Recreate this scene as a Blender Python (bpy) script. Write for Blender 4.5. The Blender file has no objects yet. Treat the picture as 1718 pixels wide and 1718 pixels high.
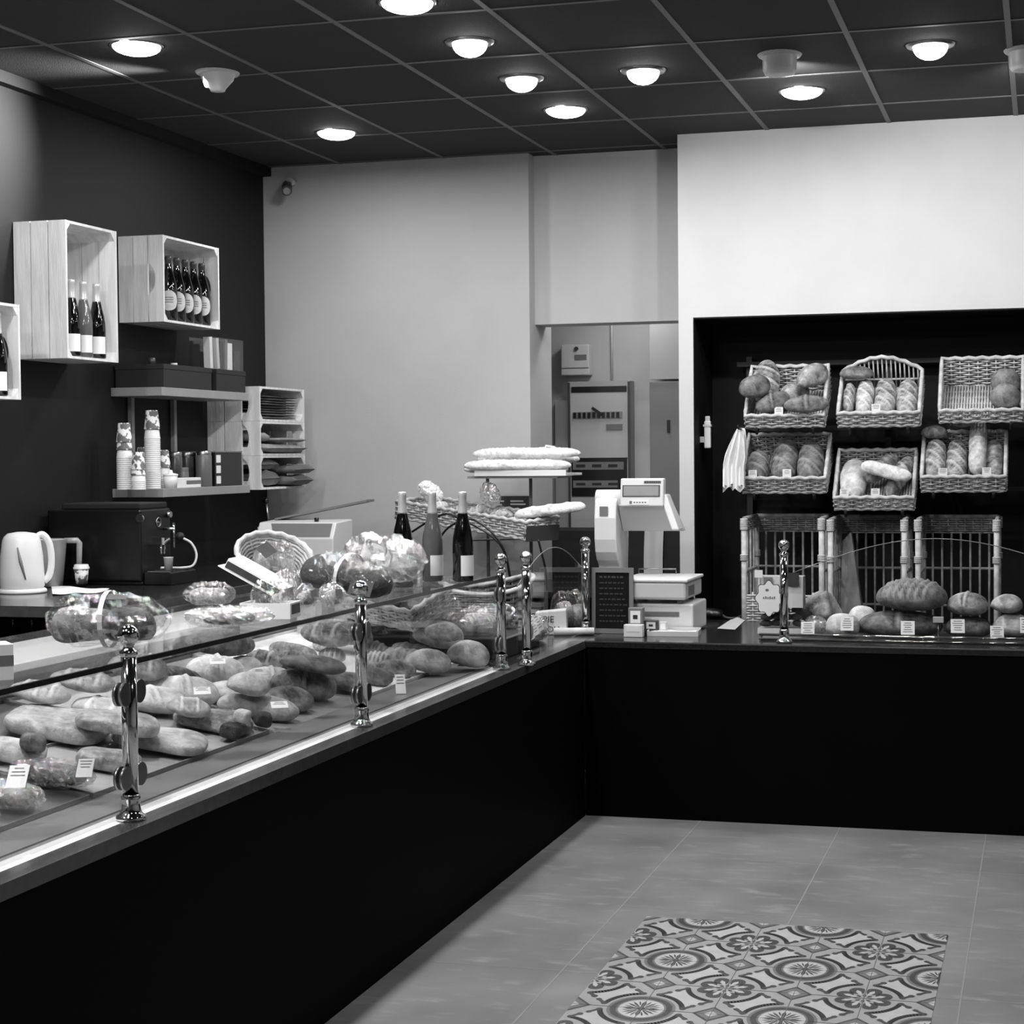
import bpy, math, random
from mathutils import Vector, Matrix, Euler, noise as mnoise
from mathutils.bvhtree import BVHTree

random.seed(7)
SC = bpy.context.scene
COL = SC.collection
PI = math.pi

# ------------------------------------------------------------------ camera
CF = 3086.24                      # focal length in pixels of the 1718 px frame
EYE = Vector((0.0, 0.0, 1.6))
_p, _y, _r = math.radians(1.8111), math.radians(16.1637), math.radians(0.5177)
_fwd = Vector((-math.sin(_y) * math.cos(_p), math.cos(_y) * math.cos(_p), -math.sin(_p)))
_rt = Vector((math.cos(_y), math.sin(_y), 0.0))
_dn = _fwd.cross(_rt)
RT = math.cos(_r) * _rt + math.sin(_r) * _dn
DN = -math.sin(_r) * _rt + math.cos(_r) * _dn
FW = _fwd
cam = bpy.data.cameras.new('camera')
cam.sensor_width = 36.0
cam.lens = CF / 1718.0 * 36.0
cam.clip_start = 0.05
cam.clip_end = 60
cam_o = bpy.data.objects.new('camera', cam)
COL.objects.link(cam_o)
cam_o.matrix_world = Matrix((
    (RT.x, -DN.x, -FW.x, EYE.x), (RT.y, -DN.y, -FW.y, EYE.y), (RT.z, -DN.z, -FW.z, EYE.z), (0, 0, 0, 1)))
SC.camera = cam_o

# ------------------------------------------------------------------ world, exposure
w = bpy.data.worlds.new('room_air')
SC.world = w
w.use_nodes = True
w.node_tree.nodes['Background'].inputs[0].default_value = (0.03, 0.03, 0.03, 1)
w.node_tree.nodes['Background'].inputs[1].default_value = 0.6
SC.view_settings.view_transform = 'Standard'
SC.view_settings.look = 'None'
SC.view_settings.exposure = 0.0
SC.view_settings.gamma = 1.0
SC.view_settings.use_curve_mapping = False
SC.cycles.transparent_max_bounces = 24
SC.cycles.max_bounces = 8
SC.cycles.caustics_reflective = False
SC.cycles.caustics_refractive = False
SC.cycles.sample_clamp_indirect = 3.0

CEIL = 3.21
LAMP_W = 12.0                     # watts of one downlight


def P(px, py, x=None, y=None, z=None):
    """the point of a world plane (x=, y= or z=) that lies at a place of the 1718 px frame"""
    d = RT * ((px - 859) / CF) + DN * ((py - 859) / CF) + FW
    if x is not None:
        t = (x - EYE.x) / d.x
    elif y is not None:
        t = (y - EYE.y) / d.y
    else:
        t = (z - EYE.z) / d.z
    return EYE + d * t


def lin(s):
    s /= 255.0
    return s / 12.92 if s <= 0.04045 else ((s + 0.055) / 1.055) ** 2.4


# ------------------------------------------------------------------ materials
def grey(s):
    v = lin(s)
    return (v, v, v, 1)


def mat(name, s, rough=0.5, metal=0.0, s2=None, nscale=8.0, bump=0.0, bscale=40.0, spec=0.5, emit=0.0,
        stretch=None, coat=0.0, coords='Object', detail=4.0, sharp=(0.35, 0.65)):
    m = bpy.data.materials.new(name)
    m.use_nodes = True
    nt = m.node_tree
    b = nt.nodes['Principled BSDF']
    b.inputs['Base Color'].default_value = grey(s)
    b.inputs['Roughness'].default_value = rough
    b.inputs['Metallic'].default_value = metal
    b.inputs['Specular IOR Level'].default_value = spec
    b.inputs['Coat Weight'].default_value = coat
    if emit:
        b.inputs['Emission Color'].default_value = (1, 1, 1, 1)
        b.inputs['Emission Strength'].default_value = emit
    if s2 is not None or bump:
        tc = nt.nodes.new('ShaderNodeTexCoord')
        mp = nt.nodes.new('ShaderNodeMapping')
        nt.links.new(tc.outputs[coords], mp.inputs[0])
        if stretch:
            mp.inputs['Scale'].default_value = stretch
    if s2 is not None:
        n = nt.nodes.new('ShaderNodeTexNoise')
        n.inputs['Scale'].default_value = nscale
        n.inputs['Detail'].default_value = detail
        nt.links.new(mp.outputs[0], n.inputs['Vector'])
        r = nt.nodes.new('ShaderNodeValToRGB')
        r.color_ramp.elements[0].position = sharp[0]
        r.color_ramp.elements[1].position = sharp[1]
        r.color_ramp.elements[0].color = grey(s)
        r.color_ramp.elements[1].color = grey(s2)
        nt.links.new(n.outputs[0], r.inputs[0])
        nt.links.new(r.outputs[0], b.inputs['Base Color'])
    if bump:
        n2 = nt.nodes.new('ShaderNodeTexNoise')
        n2.inputs['Scale'].default_value = bscale
        n2.inputs['Detail'].default_value = 3.0
        nt.links.new(mp.outputs[0], n2.inputs['Vector'])
        bp = nt.nodes.new('ShaderNodeBump')
        bp.inputs['Strength'].default_value = bump
        bp.inputs['Distance'].default_value = 0.01
        nt.links.new(n2.outputs[0], bp.inputs['Height'])
        nt.links.new(bp.outputs[0], b.inputs['Normal'])
    return m


def clear_mat(name, tint=240, refl=0.06, rough=0.03, bump=0.0, bscale=25.0, haze=0.0, hazecol=200, edge=0.35, gain=0.55):
    """see-through sheet: transparent + mirror-like reflection by angle, optional milky haze"""
    m = bpy.data.materials.new(name)
    m.use_nodes = True
    nt = m.node_tree
    for n in list(nt.nodes):
        nt.nodes.remove(n)
    out = nt.nodes.new('ShaderNodeOutputMaterial')
    tr = nt.nodes.new('ShaderNodeBsdfTransparent')
    tr.inputs[0].default_value = grey(tint)
    gl = nt.nodes.new('ShaderNodeBsdfGlossy')
    gl.inputs['Color'].default_value = (0.95, 0.95, 0.95, 1)
    gl.inputs['Roughness'].default_value = rough
    lw = nt.nodes.new('ShaderNodeLayerWeight')
    lw.inputs['Blend'].default_value = edge
    ma = nt.nodes.new('ShaderNodeMath')
    ma.operation = 'MULTIPLY_ADD'
    ma.inputs[1].default_value = gain
    ma.inputs[2].default_value = refl
    nt.links.new(lw.outputs['Fresnel'], ma.inputs[0])
    mix = nt.nodes.new('ShaderNodeMixShader')
    nt.links.new(ma.outputs[0], mix.inputs[0])
    base = tr
    if haze:
        df = nt.nodes.new('ShaderNodeBsdfDiffuse')
        df.inputs[0].default_value = grey(hazecol)
        mh = nt.nodes.new('ShaderNodeMixShader')
        mh.inputs[0].default_value = haze
        nt.links.new(tr.outputs[0], mh.inputs[1])
        nt.links.new(df.outputs[0], mh.inputs[2])
        base = mh
    nt.links.new(base.outputs[0], mix.inputs[1])
    nt.links.new(gl.outputs[0], mix.inputs[2])
    nt.links.new(mix.outputs[0], out.inputs[0])
    if bump:
        tc = nt.nodes.new('ShaderNodeTexCoord')
        n2 = nt.nodes.new('ShaderNodeTexNoise')
        n2.inputs['Scale'].default_value = bscale
        n2.inputs['Detail'].default_value = 4.0
        nt.links.new(tc.outputs['Object'], n2.inputs['Vector'])
        bp = nt.nodes.new('ShaderNodeBump')
        bp.inputs['Strength'].default_value = bump
        bp.inputs['Distance'].default_value = 0.03
        nt.links.new(n2.outputs[0], bp.inputs['Height'])
        nt.links.new(bp.outputs[0], gl.inputs['Normal'])
    return m


def bread_mat(name, dark, light, rough=0.6, nscale=19.0, spec=0.3):
    """crust: a 'tone' value on each vertex (score marks, flour) moves it from dark to light, plus mottling"""
    m = bpy.data.materials.new(name)
    m.use_nodes = True
    nt = m.node_tree
    b = nt.nodes['Principled BSDF']
    b.inputs['Roughness'].default_value = rough
    b.inputs['Specular IOR Level'].default_value = spec
    at = nt.nodes.new('ShaderNodeAttribute')
    at.attribute_name = 'tone'
    tc = nt.nodes.new('ShaderNodeTexCoord')
    n = nt.nodes.new('ShaderNodeTexNoise')
    n.inputs['Scale'].default_value = nscale
    n.inputs['Detail'].default_value = 9.0
    n.inputs['Roughness'].default_value = 0.68
    nt.links.new(tc.outputs['Object'], n.inputs['Vector'])
    ma = nt.nodes.new('ShaderNodeMath')
    ma.operation = 'MULTIPLY_ADD'
    ma.inputs[1].default_value = 2.3
    ma.inputs[2].default_value = -1.15
    nt.links.new(n.outputs[0], ma.inputs[0])
    ad = nt.nodes.new('ShaderNodeMath')
    ad.operation = 'ADD'
    nt.links.new(ma.outputs[0], ad.inputs[0])
    nt.links.new(at.outputs['Fac'], ad.inputs[1])
    r = nt.nodes.new('ShaderNodeValToRGB')
    r.color_ramp.elements[0].color = grey(dark)
    r.color_ramp.elements[1].color = grey(light)
    nt.links.new(ad.outputs[0], r.inputs[0])
    nt.links.new(r.outputs[0], b.inputs['Base Color'])
    bp = nt.nodes.new('ShaderNodeBump')
    bp.inputs['Strength'].default_value = 0.9
    bp.inputs['Distance'].default_value = 0.012
    nt.links.new(n.outputs[0], bp.inputs['Height'])
    nt.links.new(bp.outputs[0], b.inputs['Normal'])
    return m


M = {}
M['white_paint'] = mat('white_wall_paint', 200, 0.75, s2=195, nscale=3, bump=0.05, bscale=120)
M['grey_paint'] = mat('pale_grey_wall_paint', 186, 0.75, s2=181, nscale=3, bump=0.05, bscale=120)
M['black_paint'] = mat('charcoal_wall_paint', 17, 0.65, s2=15, nscale=2, bump=0.06, bscale=90, spec=0.3)
M['niche'] = mat('black_niche_paint', 9, 0.7, spec=0.3)
M['ceiling'] = mat('dark_ceiling_tile', 40, 0.85, s2=35, nscale=60, bump=0.3, bscale=180)
M['grid'] = mat('ceiling_grid_bar', 92, 0.5)
M['laminate'] = mat('black_laminate', 7, 0.6, s2=6, nscale=3, spec=0.03)
M['edge'] = mat('dark_polished_edge', 70, 0.22, s2=62, nscale=30)
M['granite'] = mat('dark_polished_worktop', 40, 0.16, s2=30, nscale=90)
M['strip'] = mat('white_glossy_strip', 238, 0.3)
M['sill'] = mat('grey_sill', 122, 0.35)
M['deck'] = mat('grey_deck', 150, 0.4, s2=140, nscale=6)
M['steel'] = mat('brushed_steel', 165, 0.3, metal=1.0)
M['chrome'] = mat('polished_chrome', 215, 0.07, metal=1.0)
M['white_plastic'] = mat('white_plastic', 225, 0.35)
M['offwhite'] = mat('off_white_plastic', 200, 0.4)
M['midgrey'] = mat('mid_grey_plastic', 120, 0.45)
M['darkgrey'] = mat('dark_grey_plastic', 60, 0.4)
M['black'] = mat('black_plastic', 14, 0.3)
M['blackmatt'] = mat('black_matt', 12, 0.7)
M['paper'] = mat('white_paper', 235, 0.8)
M['brownpaper'] = mat('brown_paper', 150, 0.8, s2=128, nscale=12, bump=0.2, bscale=20)
M['whitewood'] = mat('whitewashed_pine', 236, 0.6, s2=212, nscale=5, stretch=(6, 6, 0.7), bump=0.15, bscale=25)
M['knot'] = mat('pine_knot', 150, 0.6)
M['shelf'] = mat('grey_shelf_board', 150, 0.5, s2=142, nscale=6)
M['wicker'] = mat('pale_wicker', 205, 0.65, s2=170, nscale=26, bump=0.2, bscale=60)
M['wicker_dark'] = mat('dark_wicker', 152, 0.7, s2=118, nscale=26, bump=0.2, bscale=60)
M['wicker_brown'] = mat('brown_wicker', 92, 0.7, s2=66, nscale=26, bump=0.2, bscale=60)
M['crust'] = bread_mat('bread_crust', 66, 200)
M['crust_dark'] = bread_mat('dark_crust', 40, 150)
M['crust_pale'] = bread_mat('pale_crust', 120, 226, rough=0.7)
M['flour'] = bread_mat('floured_crust', 158, 244, rough=0.8)
M['cake'] = bread_mat('brown_cake', 40, 140, rough=0.5)
M['glaze'] = bread_mat('glazed_pastry', 84, 218, rough=0.28, nscale=34, spec=0.6)
M['choc'] = bread_mat('chocolate', 22, 70, rough=0.35, nscale=40, spec=0.5)
M['glass'] = clear_mat('clear_glass', 253, 0.015, 0.01, gain=0.25)
M['glass_edge'] = mat('glass_edge_band', 46, 0.15)
M['shelf_glass'] = clear_mat('smoked_glass', 253, 0.015, 0.02, haze=0.03, hazecol=180, gain=0.4)
M['film'] = clear_mat('cellophane', 252, 0.045, 0.045, bump=0.5, bscale=60, haze=0.02, hazecol=235, edge=0.4, gain=0.5)
M['film_clear'] = clear_mat('thin_clear_film', 254, 0.03, 0.035, bump=0.6, bscale=60, gain=0.36)
M['film_milky'] = clear_mat('milky_cellophane', 252, 0.10, 0.05, bump=0.5, bscale=60, haze=0.2, hazecol=240, edge=0.4, gain=0.65)
M['clear_plastic'] = clear_mat('clear_plastic', 253, 0.02, 0.05, gain=0.15)
M['jug'] = clear_mat('frosted_plastic', 215, 0.05, 0.25, haze=0.62, hazecol=190)
M['bottle_dark'] = mat('dark_bottle_glass', 9, 0.06, spec=0.7)
M['bottle_mid'] = mat('rose_bottle_glass', 92, 0.08, spec=0.6)
M['foil'] = mat('bright_foil_capsule', 205, 0.3, metal=0.3)
M['ink'] = mat('dark_ink', 30, 0.7)
M['inkgrey'] = mat('grey_ink', 110, 0.7)
M['lcd'] = mat('grey_display', 138, 0.2, s2=150, nscale=9)
M['lens'] = mat('lit_lens', 255, 0.5, emit=14.0)
M['print'] = mat('printed_paper_cup', 226, 0.55, s2=96, nscale=34, sharp=(0.47, 0.53), detail=2)
M['cup_white'] = mat('white_paper_cup', 226, 0.6)
M['boxgrey'] = mat('dark_box_board', 34, 0.6, s2=30, nscale=6)
M['card_dark'] = mat('dark_card', 52, 0.6, s2=40, nscale=30)
M['rubber'] = mat('black_rubber', 10, 0.6)


# ------------------------------------------------------------------ mesh builder
class MB:
    def __init__(self):
        self.V, self.F, self.MI, self.SM, self.T = [], [], [], [], []
        self.mi = 0
        self.M = None
        self.tone = 0.5

    def v(self, co, tone=None):
        co = Vector(co)
        if self.M is not None:
            co = self.M @ co
        self.V.append(co)
        self.T.append(self.tone if tone is None else tone)
        return len(self.V) - 1

    def f(self, ids, smooth=False):
        self.F.append(tuple(ids))
        self.MI.append(self.mi)
        self.SM.append(smooth)

    def bx(self, x0, x1, y0, y1, z0, z1):
        i = [self.v(c) for c in ((x0, y0, z0), (x1, y0, z0), (x1, y1, z0), (x0, y1, z0),
                                 (x0, y0, z1), (x1, y0, z1), (x1, y1, z1), (x0, y1, z1))]
        for q in ((3, 2, 1, 0), (4, 5, 6, 7), (0, 1, 5, 4), (1, 2, 6, 5), (2, 3, 7, 6), (3, 0, 4, 7)):
            self.f([i[k] for k in q])
        return self

    def box(self, c, s, rot=None):
        old = self.M
        m = Matrix.Translation(Vector(c))
        if rot is not None:
            m = m @ Euler(rot).to_matrix().to_4x4()
        self.M = m if old is None else old @ m
        self.bx(-s[0] / 2, s[0] / 2, -s[1] / 2, s[1] / 2, -s[2] / 2, s[2] / 2)
        self.M = old
        return self

    def hexa(self, bottom, top):
        i = [self.v(c) for c in bottom] + [self.v(c) for c in top]
        for q in ((3, 2, 1, 0), (4, 5, 6, 7), (0, 1, 5, 4), (1, 2, 6, 5), (2, 3, 7, 6), (3, 0, 4, 7)):
            self.f([i[k] for k in q])
        return self

    def grid(self, fn, nu, nv, cu=False, cv=False, smooth=True):
        """fn(u, v) -> co or (co, tone); u, v in 0..1"""
        ids = []
        for a in range(nu if cu else nu + 1):
            row = []
            for b in range(nv if cv else nv + 1):
                r = fn(a / nu, b / nv)
                if isinstance(r, tuple) and len(r) == 2:
                    row.append(self.v(r[0], r[1]))
                else:
                    row.append(self.v(r))
            ids.append(row)
        for a in range(nu):
            for b in range(nv):
                a2 = (a + 1) % len(ids)
                b2 = (b + 1) % len(ids[0])
                self.f((ids[a][b], ids[a2][b], ids[a2][b2], ids[a][b2]), smooth)
        return self

    def cyl(self, p0, p1, r0, r1=None, n=16, caps=True, smooth=True):
        return self.tube([p0, p1], [r0, r0 if r1 is None else r1], n, caps, smooth)

    def tube(self, pts, r, n=8, caps=True, smooth=True, closed=False):
        pts = [Vector(p) for p in pts]
        k = len(pts)
        rs = r if isinstance(r, (list, tuple)) else [r] * k
        rings = []
        up = None
        for i in range(k):
            if closed:
                t = pts[(i + 1) % k] - pts[i - 1]
            else:
                t = pts[min(i + 1, k - 1)] - pts[max(i - 1, 0)]
            if t.length < 1e-9:
                t = Vector((0, 0, 1))
            t.normalize()
            if up is None:
                up = Vector((0, 0, 1)) if abs(t.z) < 0.9 else Vector((1, 0, 0))
            a = t.cross(up)
            if a.length < 1e-6:
                a = t.cross(Vector((0.3, 1, 0.2)))
            a.normalize()
            b = a.cross(t).normalized()
            up = b
            rings.append([self.v(pts[i] + a * (math.cos(2 * PI * j / n) * rs[i]) + b * (math.sin(2 * PI * j / n) * rs[i]))
                          for j in range(n)])
        for i in range(k if closed else k - 1):
            A, B = rings[i], rings[(i + 1) % k]
            for j in range(n):
                self.f((A[j], B[j], B[(j + 1) % n], A[(j + 1) % n]), smooth)
        if caps and not closed:
            self.f(rings[0])
            self.f(list(reversed(rings[-1])))
        return self

    def lathe(self, prof, n=24, o=(0, 0, 0), smooth=True, sx=1.0, sy=1.0):
        o = Vector(o)
        rings = []
        for r, z in prof:
            if r < 1e-6:
                rings.append([self.v(o + Vector((0, 0, z)))])
            else:
                rings.append([self.v(o + Vector((math.cos(2 * PI * j / n) * r * sx, math.sin(2 * PI * j / n) * r * sy, z)))
                              for j in range(n)])
        for A, B in zip(rings, rings[1:]):
            if len(A) == 1 and len(B) == 1:
                continue
            for j in range(n):
                j2 = (j + 1) % n
                if len(A) == 1:
                    self.f((A[0], B[j2], B[j]), smooth)
                elif len(B) == 1:
                    self.f((A[j], A[j2], B[0]), smooth)
                else:
                    self.f((A[j], A[j2], B[j2], B[j]), smooth)
        return self

    def prism(self, pts, fn, d0, d1):
        """outline pts (2D) mapped by fn(u, v, depth) and thickened d0..d1"""
        A = [self.v(fn(u, v, d0)) for u, v in pts]
        B = [self.v(fn(u, v, d1)) for u, v in pts]
        n = len(pts)
        self.f(list(reversed(A)))
        self.f(B)
        for j in range(n):
            self.f((A[j], A[(j + 1) % n], B[(j + 1) % n], B[j]))
        return self

    def poly(self, pts):
        self.f([self.v(p) for p in pts])
        return self

    def ball(self, c, r, nu=16, nv=10, sc=(1, 1, 1)):
        c = Vector(c)
        prof = [(math.sin(PI * k / nv) * r, -math.cos(PI * k / nv) * r) for k in range(nv + 1)]
        old = self.M
        m = Matrix.Translation(c) @ Matrix.Diagonal((*sc, 1))
        self.M = m if old is None else old @ m
        self.lathe(prof, nu)
        self.M = old
        return self

    def build(self, name, mats, parent=None, bevel=0.0, local=False, tone=False, segs=2):
        """links ONE mesh object; coordinates are world unless local, then those of the parent"""
        me = bpy.data.meshes.new(name)
        V = self.V
        pm = None
        if parent is not None:
            pm = WM[parent.name]
            if not local:
                inv = pm.inverted()
                V = [inv @ c for c in V]
        org = Vector((0, 0, 0))
        if parent is None and V:
            xs = [c.x for c in V]
            ys = [c.y for c in V]
            org = Vector(((min(xs) + max(xs)) / 2, (min(ys) + max(ys)) / 2, min(c.z for c in V)))
            V = [c - org for c in V]
        me.from_pydata([tuple(c) for c in V], [], self.F)
        for m in (mats if isinstance(mats, (list, tuple)) else [mats]):
            me.materials.append(M[m] if isinstance(m, str) else m)
        me.polygons.foreach_set('material_index', self.MI)
        me.polygons.foreach_set('use_smooth', self.SM)
        if tone:
            a = me.attributes.new('tone', 'FLOAT', 'POINT')
            a.data.foreach_set('value', self.T)
        me.update()
        o = bpy.data.objects.new(name, me)
        COL.objects.link(o)
        if parent is not None:
            o.parent = parent
            WM[o.name] = pm.copy()
        else:
            o.location = org
            WM[o.name] = Matrix.Translation(org)
        if bevel:
            b = o.modifiers.new('bevel', 'BEVEL')
            b.width = bevel
            b.segments = segs
            b.limit_method = 'ANGLE'
        return o


WM = {}                            # world matrix of every object, kept without a depsgraph update


def tag(o, label=None, cat=None, group=None, kind=None):
    if label:
        o['label'] = label
    if cat:
        o['category'] = cat
    if group:
        o['group'] = group
    if kind:
        o['kind'] = kind
    return o


def thing(name, label, cat, loc=(0, 0, 0), rot=(0, 0, 0), group=None):
    o = bpy.data.objects.new(name, None)
    o.empty_display_size = 0.05
    COL.objects.link(o)
    place(o, Matrix.Translation(Vector(loc)) @ Euler(rot).to_matrix().to_4x4())
    return tag(o, label, cat, group)


def place(o, m):
    o.matrix_world = m
    WM[o.name] = m.copy()
    for c in o.children:
        WM[c.name] = m.copy()
        for g in c.children:
            WM[g.name] = m.copy()
    return o


def struct(o):
    o['kind'] = 'structure'
    return o


def dup(root, m, label=None, group=None):
    """copy of a thing with copies of its parts and sub-parts (mesh data shared)"""
    r = root.copy()
    COL.objects.link(r)
    place(r, m)
    if label:
        r['label'] = label
    if group:
        r['group'] = group
    for ch in list(root.children):
        c = ch.copy()
        COL.objects.link(c)
        c.parent = r
        WM[c.name] = m.copy()
        for g in list(ch.children):
            d = g.copy()
            COL.objects.link(d)
            d.parent = c
            WM[d.name] = m.copy()
    return r


def T(x, y, z, rx=0, ry=0, rz=0):
    return Matrix.Translation((x, y, z)) @ Euler((rx, ry, rz)).to_matrix().to_4x4()


def lettering(name, text, size, m, material, parent=None, align='CENTER', depth=0.0004):
    c = bpy.data.curves.new(name, 'FONT')
    c.body = text
    c.size = size
    c.align_x = align
    c.align_y = 'CENTER'
    c.extrude = depth
    c.resolution_u = 3
    c.materials.append(M[material])
    tmp = bpy.data.objects.new(name, c)
    COL.objects.link(tmp)
    me = bpy.data.meshes.new_from_object(tmp.evaluated_get(bpy.context.evaluated_depsgraph_get()))
    bpy.data.objects.remove(tmp)
    o = bpy.data.objects.new(name, me)
    COL.objects.link(o)
    if parent is not None:
        o.parent = parent
        o.matrix_basis = WM[parent.name].inverted() @ m
        WM[o.name] = m.copy()
    else:
        place(o, m)
    return o


def curve_pts(pts, n=6):
    """points of a smooth curve through pts"""
    k = [Vector(p) for p in pts]
    k = [k[0] * 2 - k[1]] + k + [k[-1] * 2 - k[-2]]
    out = []
    for i in range(1, len(k) - 2):
        for f in range(n):
            u = f / n
            a, b, c, d = k[i - 1:i + 3]
            out.append(0.5 * (2 * b + (c - a) * u + (2 * a - 5 * b + 4 * c - d) * u * u + (3 * b - a - 3 * c + d) * u ** 3))
    return out + [k[-2]]


def rnd(a, b):
    return a + (b - a) * random.random()

# ------------------------------------------------------------------ setting
WALL_L, BACK_Y, HEAD_Y, PIER_Y = -4.2, 9.55, 9.66, 9.25


def floor_material():
    m = mat('concrete_floor_tile', 137, 0.42, s2=111, nscale=2.2, detail=9, sharp=(0.3, 0.7), spec=0.35)
    nt = m.node_tree
    b = nt.nodes['Principled BSDF']
    old = b.inputs['Base Color'].links[0].from_socket
    tc = nt.nodes.new('ShaderNodeTexCoord')
    n3 = nt.nodes.new('ShaderNodeTexNoise')
    n3.inputs['Scale'].default_value = 14
    n3.inputs['Detail'].default_value = 8
    mp = nt.nodes.new('ShaderNodeMapping')
    mp.inputs['Scale'].default_value = (0.6, 1.6, 1)
    nt.links.new(tc.outputs['Object'], mp.inputs[0])
    nt.links.new(mp.outputs[0], n3.inputs['Vector'])
    r3 = nt.nodes.new('ShaderNodeValToRGB')
    r3.color_ramp.elements[0].position = 0.56
    r3.color_ramp.elements[1].position = 0.74
    r3.color_ramp.elements[0].color = (0, 0, 0, 1)
    r3.color_ramp.elements[1].color = (0.45, 0.45, 0.45, 1)
    nt.links.new(n3.outputs[0], r3.inputs[0])
    mx = nt.nodes.new('ShaderNodeMix')
    mx.data_type = 'RGBA'
    mx.inputs[7].default_value = grey(164)
    nt.links.new(r3.outputs[0], mx.inputs[0])
    nt.links.new(old, mx.inputs[6])
    nt.links.new(mx.outputs[2], b.inputs['Base Color'])
    return m


M['floor'] = floor_material()
M['grout'] = mat('pale_grout', 134, 0.8)
M['tile_bg'] = mat('patterned_tile_ground', 158, 0.4, s2=150, nscale=20)
M['tile_light'] = mat('patterned_tile_light', 182, 0.4, s2=174, nscale=20)
M['tile_dark'] = mat('patterned_tile_dark', 66, 0.4, s2=58, nscale=30)
M['tile_mid'] = mat('patterned_tile_mid', 112, 0.4, s2=104, nscale=30)

b = MB()
b.bx(-6.5, 3.4, -2.2, 12.5, -0.1, 0)
floor = struct(b.build('floor', 'floor'))
# pale grout joints of the big tiles
b = MB()
for k in range(-7, 7):
    x = -0.235 + 0.6 * k
    b.bx(x - 0.0025, x + 0.0025, -2.2, 12.5, 0.0001, 0.0006)
for k in range(-12, 5):
    y = 7.13 + 0.835 * k
    b.bx(-6.4, 3.3, y - 0.0025, y + 0.0025, 0.0001, 0.0007)
b.build('grout_joints', 'grout', floor)


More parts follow.
